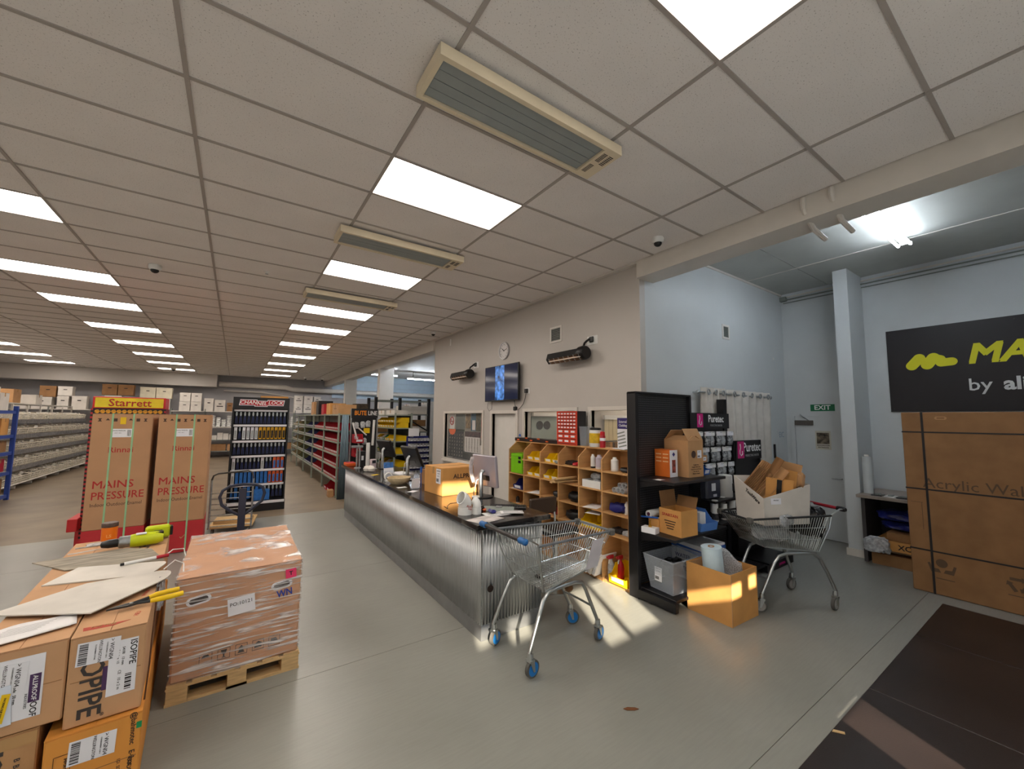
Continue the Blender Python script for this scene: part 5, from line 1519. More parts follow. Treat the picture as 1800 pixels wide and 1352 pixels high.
t = thing('tape_dispenser_roll', 'white paper roll lying behind SPARTAN carton', 'roll', (3.0, 0.59, 0.86))
MB().tube([(-0.1, 0, 0), (0.1, 0, 0)], 0.04, 14).build('roll', m_whitep, t)
MB().tube([(-0.102, 0, 0), (-0.1, 0, 0)], 0.02, 10).build('core', M('core_dark', (90, 40, 60), 0.6), t)
# clear storage tub on the base shelf
t = thing('storage_tub', 'clear grey plastic storage tub on the lowest black shelf', 'tub', (3.09, 0.41, 0.115), R(-4))
W1, D1, W2, D2, HT = 0.22, 0.14, 0.27, 0.19, 0.34
def tubwall(a, b_, c_, d_, nm):
    o = MB().quad(a, b_, c_, d_).build(nm, m_clear, t)
    o.modifiers.new('thick', 'SOLIDIFY').thickness = 0.004
lo = [(-W1, -D1, 0.004), (W1, -D1, 0.004), (W1, D1, 0.004), (-W1, D1, 0.004)]
hi = [(-W2, -D2, HT), (W2, -D2, HT), (W2, D2, HT), (-W2, D2, HT)]
for k in range(4):
    tubwall(lo[k], lo[(k + 1) % 4], hi[(k + 1) % 4], hi[k], 'tub_wall')
tubwall(lo[3], lo[2], lo[1], lo[0], 'tub_floor')
MB().tube([(p[0], p[1], HT) for p in hi], 0.009, 6, closed=True).build('rim', m_clear, t)
ship_label(t, '-x', (-W2 + 0.028, 0.02, 0.17), 0.09, 0.14, lines=[('System 15', 0, 0.055, 0.014, 1), ('15 LITRE', 0, 0.03, 0.012)])
ob = crumple('black_gloves', 'black gloves heaped inside the clear storage tub', 'gloves', (3.08, 0.43, 0.32), 0.13, 0.08, 0.08, m_blackp, 31, n=12)
wf = thing('water_filter_carton', 'white and blue WATER FILTER carton behind the tub', 'box', (3.58, 0.44, 0.115), R(-5))
MB().box(-0.2, -0.2, 0, 0.2, 0.2, 0.40).build('body', m_label, wf, bevel=0.004)
MB().prism([(-0.2, 0.30), (0.2, 0.34), (0.2, 0.38), (-0.2, 0.36)], 'y', -0.2015, -0.2).build('blue_band', m_bluep, wf)
MB().prism([(-0.2, 0.29), (0.2, 0.33), (0.2, 0.37), (-0.2, 0.35)], 'x', -0.2015, -0.2).build('blue_band', m_bluep, wf)
for k, s_ in enumerate(('WATER', 'FILTER', 'SYSTEM')):
    text(wf, s_, 0.06, '-x', (-0.202, 0.05, 0.24 - k * 0.065), m_navy, bold=0.02)
    text(wf, s_, 0.06, '-y', (-0.05, -0.202, 0.24 - k * 0.065), m_navy, bold=0.02)
# carton on the floor with the roll of bubble wrap
t = carton('floor_carton', 'open brown carton on the floor in a patch of sunlight', (3.21, -0.02, 0), 0.46, 0.45, 0.46, R(-2), m_card3, open_top=True)
MB().box(-0.2305, -0.2305, 0, -0.2245, -0.2245, 0.46).build('corner_crease', m_card, t)
for s_ in (-1, 1):
    o = MB().box(-0.22, -0.003, -0.16, 0.22, 0.003, 0).build('inner_flap', m_card, t, loc=(0, s_ * 0.213, 0.45))
    o.rotation_euler = (R(s_ * -12), 0, 0)
t = thing('bubble_wrap_roll', 'pale blue roll of foam wrap standing in the floor carton', 'roll', (3.17, 0.0, 0.012))
o = MB().lathe([(0.03, 0), (0.095, 0.0), (0.095, 0.62), (0.03, 0.62)], 26).build('wrap', M('pale_blue_foam', (196, 216, 226), 0.5, var=0.04, scale=10), t, smooth=True)
MB().lathe([(0.018, 0), (0.03, 0.0), (0.03, 0.625), (0.018, 0.625), (0.018, 0.01)], 18).build('core', m_card2, t)
t.rotation_euler = (R(-2), R(-5), 0)
m_bub = M('bubble_film', (206, 210, 216), 0.15, var=0.3, scale=120, alpha=0.6, bump=0.8, bscale=140)
o = MB().grid(lambda u, v: (3.25 + 0.08 * u + 0.01 * math.sin(v * 5), -0.02 - 0.15 * u, 0.30 + (0.31 - 0.12 * u) * v + 0.015 * math.sin(u * 6)), 8, 8).build('bubble_wrap_sheet', m_bub, smooth=True)
o.modifiers.new('thick', 'SOLIDIFY').thickness = 0.006
tag(o, 'loose flap of clear bubble wrap in the floor carton', 'bubble wrap')
# ================================================================== SHOPPING TROLLEYS
def trolley(label, loc, rz, wheel_mt, grip_mt, end_mt, rim_mt):
    """local +x = front; rear wheels at x=0, front wheels at x=0.8"""
    t = thing('shopping_trolley', label, 'shopping trolley', loc, rz, 'wire shopping trolleys')
    RB, RF = 0.29, 0.21            # half widths rear / front at rim
    zr, zf = 0.93, 0.90
    x0, x1 = 0.04, 0.92            # rim rear / front
    xb0, xb1 = 0.16, 0.72          # floor rear / front
    zb0, zb1 = 0.56, 0.62
    hb0, hb1 = 0.22, 0.17
    A = {'rl': (x0, RB, zr), 'rr': (x0, -RB, zr), 'fl': (x1, RF, zf), 'fr': (x1, -RF, zf)}
    B = {'rl': (xb0, hb0, zb0), 'rr': (xb0, -hb0, zb0), 'fl': (xb1, hb1, zb1), 'fr': (xb1, -hb1, zb1)}
    V = lambda p: Vector(p)
    lerp = lambda p, q, f: V(p) * (1 - f) + V(q) * f
    def wires(a, b_, c_, d_, nu, nv, name, r1=0.0029):
        """panel a-b along the top, d-c along the bottom"""
        w = MB()
        for i in range(nu + 1):
            f = i / nu
            w.tube([lerp(a, b_, f), lerp(d_, c_, f)], r1, 4, cap=False)
        for j in range(1, nv + 1):
            f = j / nv
            w.tube([lerp(a, d_, f), lerp(b_, c_, f)], r1 * 1.2, 4, cap=False)
        w.build(name, m_chrome, t, kind='stuff')
    wires(A['rl'], A['fl'], B['fl'], B['rl'], 30, 3, 'side_wires')
    wires(A['rr'], A['fr'], B['fr'], B['rr'], 30, 3, 'side_wires')
    wires(A['fl'], A['fr'], B['fr'], B['fl'], 14, 3, 'front_wires')
    wires(A['rl'], A['rr'], B['rr'], B['rl'], 16, 3, 'rear_flap_wires')
    wires(B['rl'], B['fl'], B['fr'], B['rr'], 26, 14, 'floor_wires')
    MB().tube([A['rr'], A['fr']], 0.011, 8).build('rim_rail', rim_mt, t)
    MB().tube([A['rl'], A['fl']], 0.011, 8).build('rim_rail', rim_mt, t)
    MB().tube([A['fl'], A['fr']], 0.011, 8).build('rim_rail', rim_mt, t)
    for k in ('fl', 'fr'):
        p = A[k]
        MB().box(p[0] - 0.03, p[1] - 0.03, p[2] - 0.035, p[0] + 0.02, p[1] + 0.03, p[2] + 0.02).build('corner_bumper', m_rubber, t, bevel=0.01)
    MB().tube([B['rl'], B['fl'], B['fr'], B['rr']], 0.007, 6, closed=True).build('floor_rim', m_chrome, t)
    # handle
    hx, hz = -0.10, 0.99
    MB().cyl((hx, -RB + 0.05, hz), (hx, RB - 0.05, hz), 0.0155, 12).build('handle_bar', grip_mt, t, smooth=True)
    for s in (-1, 1):
        MB().lathe([(0.012, -0.05), (0.024, -0.04), (0.024, 0.03), (0.016, 0.045)], 12, c=(hx, s * (RB - 0.01), hz), axis='y').build('handle_end', end_mt, t, smooth=True)
        MB().tube([(hx, s * (RB + 0.015), hz), (hx + 0.05, s * (RB + 0.015), hz + 0.004), (x0, s * RB, zr + 0.01), (x0 + 0.02, s * (RB - 0.01), zr - 0.12), (xb0 - 0.02, s * hb0, zb0)], 0.008, 6).build('handle_bracket', m_chrome, t, smooth=True)
    # chassis tubes: rear leg over the basket floor to the front leg
    for s in (-1, 1):
        pth = [(-0.01, s * 0.25, 0.175), (0.07, s * 0.24, 0.36), (0.14, s * 0.225, 0.50), (0.20, s * 0.215, 0.545), (0.30, s * 0.205, 0.55), (0.5, s * 0.19, 0.55), (0.58, s * 0.185, 0.53), (0.63, s * 0.18, 0.46), (0.70, s * 0.175, 0.32), (0.775, s * 0.17, 0.175)]
        MB().tube(pth, 0.0155, 10).build('chassis_tube', m_chrome, t, smooth=True)
    MB().tube([(0.70, -0.175, 0.31), (0.72, 0.0, 0.30), (0.70, 0.175, 0.31)], 0.009, 8).build('cross_tube', m_chrome, t, smooth=True)
    MB().tube([(0.30, -0.205, 0.56), (0.30, 0.205, 0.56)], 0.009, 8).build('cross_tube', m_chrome, t)
    wh = MB().lathe([(0.012, -0.016), (0.05, -0.016), (0.062, -0.013), (0.062, 0.013), (0.05, 0.016), (0.012, 0.016)], 20, axis='y').mesh('tyre', m_rubber, True)
    hubm = MB().lathe([(0.0, -0.019), (0.014, -0.019), (0.048, -0.0165), (0.048, 0.0165), (0.014, 0.019), (0.0, 0.019)], 18, axis='y').mesh('hub', wheel_mt, True)
    fk = MB().box(-0.022, -0.027, 0.055, 0.022, 0.027, 0.07).prism([(-0.02, 0.06), (0.02, 0.06), (0.008 + 0.02, -0.015), (0.012, -0.015)], 'y', -0.027, -0.022).prism([(-0.02, 0.06), (0.02, 0.06), (0.028, -0.015), (0.012, -0.015)], 'y', 0.022, 0.027)
    fk.lathe([(0.022, 0.07), (0.024, 0.085), (0.02, 0.115)], 12)
    fk = fk.mesh('fork', m_chrome)
    for (x, y, a) in ((0, 0.25, 20), (0, -0.25, 8), (0.78, 0.17, -25), (0.78, -0.17, 12)):
        c_ = MB().box(-0.004, -0.004, 0.06, 0.004, 0.004, 0.064).build('castor', m_chrome, t, loc=(x, y, 0.063), rz=R(a))
        link('tyre', wh, c_, loc=(0.02, 0, 0))
        link('hub', hubm, c_, loc=(0.02, 0, 0))
        link('fork', fk, c_)
    return t
T1 = trolley('empty wire trolley with blue wheels at the counter end', (1.01, 0.46, 0), 0, M('wheel_blue', (28, 120, 196), 0.4), M('handle_black', (48, 44, 44), 0.45), M('handle_blue', (30, 96, 160), 0.45), M('rim_grey', (110, 114, 118), 0.5))
t = T1
MB().lathe([(0.0, 0), (0.035, 0), (0.035, 0.01), (0.0, 0.01)], 16, c=(0.26, -0.02, 0.585)).build('black_disc', m_blackp, t)
o = MB().grid(lambda u, v: (0.62 + 0.15 * u + 0.05 * v, -0.195 + 0.012 * u - 0.035 * v, 0.62 + 0.24 * v), 3, 3).build('advert_panel', M('advert_white', (206, 202, 208), 0.5, var=0.05), t)
o.modifiers.new('thick', 'SOLIDIFY').thickness = 0.003
ang = math.atan2(0.40, -0.91)
T2 = trolley('wire trolley with red handle loaded with a white carton', (4.32, -0.40, 0), ang, M('wheel_grey', (150, 146, 142), 0.45), M('handle_red', (160, 30, 44), 0.4), m_blackp, M('rim_black', (34, 34, 36), 0.5))
# load of the second trolley, built in the trolley's own frame but standing free
def tl(p):
    c_, s_ = math.cos(ang), math.sin(ang)
    return (4.32 + c_ * p[0] - s_ * p[1], -0.40 + s_ * p[0] + c_ * p[1], p[2])
wc = thing('white_carton', 'torn open white carton of cardboard in the loaded trolley', 'box', tl((0.46, 0.0, 0.83)), ang)
th = 0.006
w2, d2, h2 = 0.265, 0.19, 0.50
def skew(a, b_, z1, nm):
    # wall from a to b with uneven top
    o = MB().add([(a[0], a[1], 0), (b_[0], b_[1], 0), (b_[0] * 1.06, b_[1] * 1.06, z1[1]), (a[0] * 1.06, a[1] * 1.06, z1[0])], [(0, 1, 2, 3)]).build(nm, m_cardw, wc)
    o.modifiers.new('thick', 'SOLIDIFY').thickness = th
skew((-w2, d2), (-w2, -d2), (0.40, 0.44), 'carton_wall')
skew((-w2, -d2), (w2, -d2), (0.44, 0.45), 'carton_wall')
skew((w2, -d2), (w2, d2), (0.45, 0.27), 'carton_wall')
skew((w2, d2), (-w2, d2), (0.27, 0.40), 'carton_wall')
MB().box(-w2, -d2, 0, w2, d2, 0.006).build('carton_floor', m_cardw, wc)
for (px, py, yy) in ((0.10, d2 * 1.04 + 0.008, 0.36),):
    ship_label(wc, '+y', (0.14, d2 * 1.045 + 0.006, 0.24), 0.12, 0.06, bars=False, lines=[('FRAGILE', 0, 0.01, 0.016)])
text(wc, 'ToolWare', 0.05, '+x', (w2 * 1.05 + 0.004, 0.06, 0.27), m_ink, rot=R(-30), bold=0.02)
rnd = random.Random(12)
def corrug_piece(c, wx, hz, bend, yaw, tilt, label, mt, wav=0.0):
    def fn(u, v):
        return (wx * (u - 0.5), bend * math.sin(u * math.pi) + wav * math.sin(u * 60), hz * v)
    o = MB().grid(fn, 60 if wav else 10, 4).build('cardboard_piece', mt, smooth=bool(wav))
    o.modifiers.new('thick', 'SOLIDIFY').thickness = 0.006
    o.location = tl(c)
    o.rotation_euler = (tilt[0], tilt[1], ang + yaw)
    return tag(o, label, 'cardboard', 'scrap cardboard in the trolley')
def lat(s, dpt, z):
    return (0.46 - 0.68 * s + 0.72 * dpt, 0.72 * s + 0.68 * dpt, z)
YW = R(133.4 + 180)
corrug_piece(lat(-0.25, 0.03, 1.06), 0.17, 0.36, -0.05, YW, (R(-6), R(-38)), 'ribbed brown cardboard roll, leftmost in the white carton', m_card2, 0.006)
corrug_piece(lat(-0.22, -0.04, 1.08), 0.17, 0.40, -0.05, YW, (R(-4), R(-34)), 'second ribbed cardboard roll behind the leftmost', m_card, 0.006)
corrug_piece(lat(-0.17, 0.02, 1.02), 0.08, 0.54, -0.03, YW, (R(-5), R(-30)), 'folded brown cardboard strip standing highest', m_card2)
corrug_piece(lat(-0.12, 0.05, 1.0), 0.09, 0.46, -0.03, YW, (R(-5), R(-34)), 'folded brown strip just right of the highest', m_card)
corrug_piece(lat(0.08, -0.07, 1.06), 0.25, 0.40, -0.01, YW + R(4), (R(-8), R(-12)), 'flat brown carton panel at the back right of load', m_card)
corrug_piece(lat(0.07, -0.02, 1.0), 0.25, 0.38, -0.01, YW - R(3), (R(-6), R(-8)), 'flat brown carton panel in the middle of load', m_card3)
corrug_piece(lat(0.06, 0.06, 0.98), 0.24, 0.30, -0.012, YW, (R(-4), R(-5)), 'flat brown carton panel with black tape in front', m_card3)
tape_o = MB().box(-0.022, -0.01, 0.0, 0.022, 0.012, 0.29).build('black_tape', m_blackp, bpy.data.objects['cardboard_piece.006'])
crumple('torn_paper', 'torn brown paper curled over the load at right', 'paper', tl((0.27, 0.16, 1.27)), 0.05, 0.05, 0.07, m_card, 41, n=10)
crumple('clear_wrap', 'crumpled clear wrap around the foot of white carton', 'plastic wrap', tl((0.50, 0.215, 0.88)), 0.13, 0.03, 0.05, m_foil, 42, n=14)
crumple('clear_wrap', 'clear wrap stuffed at the handle end of loaded trolley', 'plastic wrap', tl((0.10, 0.02, 0.98)), 0.05, 0.10, 0.06, m_foil, 43, n=14)
crumple('black_bag', 'black plastic bag stuffed in the loaded trolley', 'bag', tl((0.10, 0.12, 0.83)), 0.10, 0.12, 0.14, M('black_poly', (20, 20, 22), 0.3, var=0.2, bump=0.5, bscale=40), 44, n=16)
crumple('clear_wrap', 'heap of clear wrap filling the loaded trolley under the carton', 'plastic wrap', tl((0.46, 0.0, 0.725)), 0.19, 0.13, 0.085, m_foil, 45, n=18)
crumple('black_bag', 'second black plastic bag bulging beside the white carton', 'bag', tl((0.12, -0.10, 0.80)), 0.09, 0.10, 0.12, M('black_poly', (20, 20, 22), 0.3), 46, n=14)
# ================================================================== LEFT FOREGROUND
# --- two by two stack of long pipe insulation cartons, turned a few degrees
SR = R(3.4)
SX, SY = -1.17, 0.60          # near right top corner of the stack
def sp(x, y, z):
    """stack frame: x leftwards negative from the right face, y away from the camera"""
    c_, s_ = math.cos(SR), math.sin(SR)
    return (SX + c_ * x - s_ * y, SY + s_ * x + c_ * y, z)
m_orangec = M('orange_cardboard', (222, 150, 66), 0.72, var=0.06, scale=4)
m_cardp = M('cardboard_pink', (196, 152, 112), 0.78, var=0.06, scale=4)
m_grayink = M('charcoal_ink', (62, 56, 54), 0.7, var=0)
m_purple = M('purple_ink', (74, 46, 88), 0.6, var=0)
m_fredink = M('faded_red_ink', (176, 70, 52), 0.7, var=0)
W_, L_, H_ = 0.27, 2.03, 0.415
def long_carton(label, x, y, z, w, l, h, mt, rz=0.0):
    t = thing('long_carton', label, 'box', sp(x - w / 2, y + l / 2, z), SR + rz, 'long cartons stacked at lower left')
    MB().box(-w / 2, -l / 2, 0, w / 2, l / 2, h - 0.004).build('body', mt, t, bevel=0.006)
    for s in (-1, 1):
        MB().box(min(0, s * w / 2) + (0.0015 if s > 0 else 0), -l / 2, h - 0.004, max(0, s * w / 2) - (0.0015 if s < 0 else 0), l / 2, h).build('flap', mt, t)
    for s in (-1, 1):
        MB().box(-w / 2 + 0.012, -l / 2 - 0.002, h * 0.5 - 0.001, w / 2 - 0.012, -l / 2, h * 0.5 + 0.001).build('end_seam', m_card2, t) if s < 0 else None
    return t
iso = long_carton('ISOPIPE carton, top right of the lower left stack', 0, 0, 0.40, W_, L_, 0.41, m_cardp)
# giant sideways brand on the end, reading downwards
text(iso, 'ISOPIPE', 0.115, '-y', (-0.055, -L_ / 2 - 0.0012, 0.20), m_grayink, rot=R(-90), bold=0.018, xs=0.9)
text(iso, '®', 0.02, '-y', (-0.005, -L_ / 2 - 0.0012, 0.025), m_grayink)
ship_label(iso, '-y', (0.055, -L_ / 2 - 0.0015, 0.225), 0.255, 0.105, rot=R(-90), lines=[('ISOPIPE', -0.06, 0.035, 0.036, 1), ('54100   13 mm', -0.05, 0.0, 0.014, 1), ('Tubolare  1/2', -0.05, -0.018, 0.012), ('CE   10 x 2 m', 0.06, -0.01, 0.016)], bars=(0.04, 0.012, 0.075, 0.024), name='product_label')
plate(iso, 'purple_patch', 0.11, 0.03, '-y', (0.0, -L_ / 2 - 0.0012, 0.19), m_purple, rot=R(-90))
ship_label(iso, '-y', (-0.035, -L_ / 2 - 0.0032, 0.325), 0.105, 0.15, rot=R(-92), lines=[('WELLINGTON', 0.0, 0.005, 0.016), ('> WGN04', -0.0, 0.045, 0.022), ('CONSIGNMENT 1 OF 4', 0, 0.028, 0.007), ('TO: PLUMBING STORE', 0, -0.012, 0.007)], bars=(-0.045, -0.068, 0.09, 0.03))
text(iso, 'ISOPIPE', 0.10, '+z', (-0.0, 0.62, 0.4105), m_grayink, rot=R(88), bold=0.018)
plate(iso, 'red_stamp', 0.17, 0.045, '+z', (0.03, 0.93, 0.4102), m_fredink)
text(iso, 'H2 FIRE', 0.035, '+z', (0.03, 0.93, 0.4125), m_card, bold=0.01)
o = plate(iso, 'red_arrow_print', 0, 0, '+z', (-0.02, -0.94, 0.4102), m_fredink, poly=[(-0.09, 0.03), (-0.085, -0.012), (0.02, -0.018), (0.085, 0.012), (0.01, 0.016)])
text(iso, 'FCC FREE', 0.022, '+z', (-0.035, -0.935, 0.4128), m_card, rot=R(-6), bold=0.01)
text(iso, 'WWW', 0.03, '+z', (0.095, -0.55, 0.4104), m_fredink, rot=R(80))
text(iso, 'HEU', 0.03, '+z', (0.085, -0.86, 0.4104), m_fredink, rot=R(80))
alp = long_carton('ALLPROOF carton, top left of the lower left stack', -W_ - 0.006, 0.01, 0.45, 0.31, 2.0, 0.365, m_cardp)
text(alp, 'ALLPROOF', 0.09, '-y', (-0.11, -1.0012, 0.2), m_purple, rot=R(-90), bold=0.018)
ship_label(alp, '-y', (-0.0, -1.0015, 0.19), 0.27, 0.17, rot=R(-90), lines=[('ALLPROOF', 0.06, 0.06, 0.03, 1), ('INDUSTRIES', 0.06, 0.035, 0.012), ('Code   50 mm', 0.02, 0.0, 0.014, 1), ('Qty  6 x 1 m', 0.02, -0.02, 0.014)], bars=False, name='product_label')
plate(alp, 'purple_patch', 0.12, 0.035, '-y', (0.06, -1.003, 0.18), m_purple, rot=R(-90))
text(alp, 'ALLPROOF', 0.022, '-y', (0.06, -1.0047, 0.18), m_whiteink, rot=R(-90), bold=0.01)
ship_label(alp, '-y', (-0.04, -1.004, 0.255), 0.10, 0.15, rot=R(-92), lines=[('WELLINGTON', 0.0, 0.005, 0.016), ('> WGN04', 0.0, 0.045, 0.022), ('CONSIGNMENT 2 OF 4', 0, 0.028, 0.007)], bars=(-0.045, -0.068, 0.09, 0.03))
o = plate(alp, 'document_pouch', 0.17, 0.13, '-y', (-0.07, -1.006, 0.13), M('pouch_white', (214, 222, 236), 0.25, var=0.06, scale=12), rot=R(-86))
q = plate(alp, 'yellow_sticker', 0.12, 0.026, '-y', (-0.03, -1.0085, 0.125), m_yellow, rot=R(-98))
text(alp, 'PACKING SLIP INSIDE', 0.0095, '-y', (-0.03, -1.0105, 0.125), m_ink, rot=R(-98), bold=0.01)
ora = long_carton('orange printed carton, bottom right of the lower left stack', 0.012, -0.03, 0.0, 0.33, 2.06, 0.395, m_orangec)
text(ora, '@bahmotec   E-flex', 0.03, '-y', (0.135, -1.0312, 0.28), m_ink, rot=R(-90), bold=0.008)
text(ora, 'CODE NO.  NFT', 0.024, '-y', (0.13, -1.0312, 0.11), m_ink, rot=R(-90))
plate(ora, 'green_sticker', 0.02, 0.03, '-y', (0.156, -1.0315, 0.335), M('green_sticker', (20, 140, 84), 0.5))
ship_label(ora, '-y', (-0.005, -1.0315, 0.30), 0.105, 0.16, rot=R(-92), lines=[('WELLINGTON', 0.0, 0.005, 0.016), ('> WGN04', 0.0, 0.045, 0.022), ('CONSIGNMENT 3 OF 4', 0, 0.028, 0.007)], bars=(-0.045, -0.072, 0.09, 0.03))
for k, (s_, x, z) in enumerate((('TOTAL LENGTH', 0.0, 0.06), ('QUANTITY', 0.045, 0.13), ('I.D. SIZE  22', 0.09, 0.16))):
    text(ora, s_, 0.018, '-y', (x, -1.0312, z), m_ink, rot=R(-90))
text(ora, 'IMPORTANT', 0.02, '-y', (-0.12, -1.0312, 0.13), m_fredink, rot=R(-90), bold=0.01)
for (a, b_, c_, d_) in ((-0.13, 0.25, 0.002, 0.12), (-0.075, 0.25, 0.002, 0.12), (-0.10, 0.31, 0.057, 0.002), (-0.10, 0.19, 0.057, 0.002)):
    plate(ora, 'printed_frame', c_, d_, '-y', (a, -1.0312, b_), m_inkb)
text(ora, 'IMPORTED BY', 0.014, '-y', (-0.092, -1.0312, 0.25), m_inkb, rot=R(-90), bold=0.01)
bbb = long_carton('brown printed carton, bottom left of the lower left stack', -W_ - 0.075, 0.02, 0.0, 0.31, 2.0, 0.445, m_card)
text(bbb, 'FOOO', 0.085, '-y', (0.02, -1.0012, 0.28), m_grayink, rot=R(-90), bold=0.018)
text(bbb, 'BBIGE', 0.026, '-y', (0.095, -1.0012, 0.28), m_grayink, rot=R(-90), spacing=1.9, bold=0.01)
for k in range(2):
    plate(bbb, 'clear_tape', 0.3, 0.05, '-y', (0.0, -1.0012 - 0.0, 0.41), m_tape)if k == 0 else None
# twine round the stack
tag(MB().tube([sp(0.012, 0.02, 0.42), sp(0.016, 0.12, 0.55), sp(0.014, 0.2, 0.64), sp(0.012, 0.45, 0.79), sp(0.008, 0.7, 0.81)], 0.004, 5).build('twine', M('brown_twine', (90, 56, 34), 0.8)), 'brown twine knotted along the side of the stack', 'twine')
crumple('torn_wrap', 'torn clear wrap hanging off the edge of ISOPIPE carton', 'plastic wrap', sp(0.02, 0.62, 0.74), 0.018, 0.07, 0.09, m_foil, 51, n=12)
# --- things lying on the stack (top about 0.81)
ZT2 = 0.816
def slab(name, label, pts, z0, t_, mt, cat='panel', group='plastic sheets on the cartons', tilt=None, extra=None):
    t = thing(name, label, cat, (0, 0, 0), 0, group)
    c_ = Vector((sum(p[0] for p in pts) / len(pts), sum(p[1] for p in pts) / len(pts)))
    b = MB()
    n_ = len(pts)
    zz = lambda p: z0 + (tilt[0] * (p[0] - c_.x) + tilt[1] * (p[1] - c_.y) if tilt else 0)
    vs = [(p[0], p[1], zz(p)) for p in pts] + [(p[0], p[1], zz(p) + t_) for p in pts]
    b.add(vs, [tuple(range(n_))[::-1], tuple(range(n_, 2 * n_))] + [(i, (i + 1) % n_, n_ + (i + 1) % n_, n_ + i) for i in range(n_)])
    b.build('sheet', mt, t)
    return t
def rounded(pts, idx, r, n=6):
    out = []
    m_ = len(pts)
    for i, p in enumerate(pts):
        if i not in idx:
            out.append(p); continue
        p = Vector(p); a = Vector(pts[i - 1]); b_ = Vector(pts[(i + 1) % m_])
        u = (a - p).normalized() * r; v = (b_ - p).normalized() * r
        for k in range(n + 1):
            f = k / n
            out.append(tuple(((p + u) * (1 - f) + p * f) * (1 - f) + (p * (1 - f) + (p + v) * f) * f))
    return out
m_sheetw = M('dirty_white_panel', (206, 200, 190), 0.45, var=0.09, scale=3.5)
m_sheetg = M('grey_stained_panel', (150, 140, 124), 0.6, var=0.22, scale=6, stretch=(1, 5, 1))
slab('splash_panel', 'large dirty white plastic panel nearest the camera on cartons', rounded([(-1.86, 1.06), (-1.42, 0.80), (-1.14, 1.20), (-1.155, 1.36), (-1.55, 1.34)], (2, 3), 0.08), 0.838, 0.006, m_sheetw, tilt=(0.01, 0.0))
slab('splash_panel', 'middle white plastic panel with pale edge on the cartons', rounded([(-1.78, 1.50), (-1.26, 1.38), (-1.19, 1.60), (-1.68, 1.76)], (2,), 0.06), 0.826, 0.007, m_sheetw, tilt=(0.015, 0.04))
slab('splash_panel', 'grey stained panel farthest back on the cartons', [(-1.98, 2.08), (-1.75, 1.78), (-1.22, 1.66), (-1.34, 2.02), (-1.50, 2.14)], 0.824, 0.006, m_sheetg, tilt=(0.012, 0.02))
t = thing('marker_pen', 'red and white marker pen between the panels', 'pen', (-1.33, 1.68, 0.832), R(18))
MB().cyl((-0.11, 0, 0.012), (0.06, 0, 0.012), 0.011, 10).build('barrel', m_whitep, t)
MB().cyl((0.06, 0, 0.012), (0.13, 0, 0.012), 0.012, 10).build('cap', m_redp, t)
MB().cyl((-0.13, 0, 0.012), (-0.11, 0, 0.012), 0.009, 10).build('end', m_blackp, t)
# papers
t = thing('delivery_papers', 'crumpled white delivery papers on the ALLPROOF carton', 'papers', (-1.655, 0.76, 0.82), R(12))
for k in range(2):
    o = MB().grid(lambda u, v: (-0.17 + 0.34 * u + 0.02 * k, -0.12 + 0.19 * v + 0.05 * u, 0.005 + 0.003 * k + 0.006 * math.sin(u * 9 + k) * math.sin(v * 5) + 0.004 * math.sin(v * 7)), 14, 10).build('sheet', m_paper, t, smooth=True)
    o.modifiers.new('thick', 'SOLIDIFY').thickness = 0.001
for k in range(6):
    MB().box(-0.1 + 0.012 * k, -0.05 + k * 0.016, 0.0185, 0.06 + 0.012 * k, -0.048 + k * 0.016, 0.019).build('print_line', M('grey_print', (120, 118, 122), 0.6, var=0), t)
# tin snips
t = thing('tin_snips', 'yellow handled tin snips on the ISOPIPE carton', 'snips', (-1.27, 0.845, 0.822), R(16))
for s in (-1, 1):
    MB().tube([(0.0, 0, 0.012), (0.05, s * 0.02, 0.012), (0.09, s * 0.036, 0.012)], 0.009, 8).build('shank', M('snip_steel', (70, 72, 74), 0.35, 0.9), t)
    MB().tube([(0.075, s * 0.03, 0.013), (0.11, s * 0.043, 0.015), (0.16, s * 0.048, 0.015), (0.215, s * 0.044, 0.015)], [0.011, 0.0145, 0.0145, 0.013], 10).build('handle', m_yellow, t, smooth=True)
    MB().prism([(-0.10, 0.0), (0.0, s * 0.006), (0.02, s * 0.018), (-0.02, s * 0.022)][::s], 'z', 0.006, 0.016).build('blade', M('snip_steel', (70, 72, 74), 0.35, 0.9), t)
MB().lathe([(0.0, 0), (0.01, 0), (0.01, 0.02), (0.0, 0.02)], 12).build('pivot_bolt', m_steel, t)
# cordless drill lying on its side
m_lime = M('lime_tool_plastic', (196, 210, 24), 0.4, var=0.03)
t = thing('cordless_drill', 'lime green and black cordless drill on the far cartons', 'drill', (-1.47, 2.22, 0.815), R(8))
t.scale = (1.25, 1.25, 1.25)
MB().lathe([(0.0, -0.02), (0.038, -0.02), (0.042, 0.02), (0.04, 0.11), (0.03, 0.14), (0.0, 0.14)], 16, c=(0, 0, 0.042), axis='x').build('motor_body', m_lime, t, smooth=True)
MB().lathe([(0.03, -0.075), (0.036, -0.07), (0.036, -0.02)], 16, c=(0, 0, 0.042), axis='x').build('gear_ring', m_steel, t, smooth=True)
MB().lathe([(0.008, -0.155), (0.018, -0.15), (0.026, -0.12), (0.026, -0.075)], 16, c=(0, 0, 0.042), axis='x').build('chuck', m_blackp, t, smooth=True)
MB().cyl((-0.26, 0, 0.042), (-0.15, 0, 0.042), 0.004, 6).build('drill_bit', m_steel, t)
MB().hexa([(0.06, 0.03, 0.02), (0.115, 0.03, 0.02), (0.145, 0.13, 0.02), (0.09, 0.13, 0.02), (0.06, 0.03, 0.062), (0.115, 0.03, 0.062), (0.145, 0.13, 0.062), (0.09, 0.13, 0.062)]).build('grip', m_blackp, t, bevel=0.008)
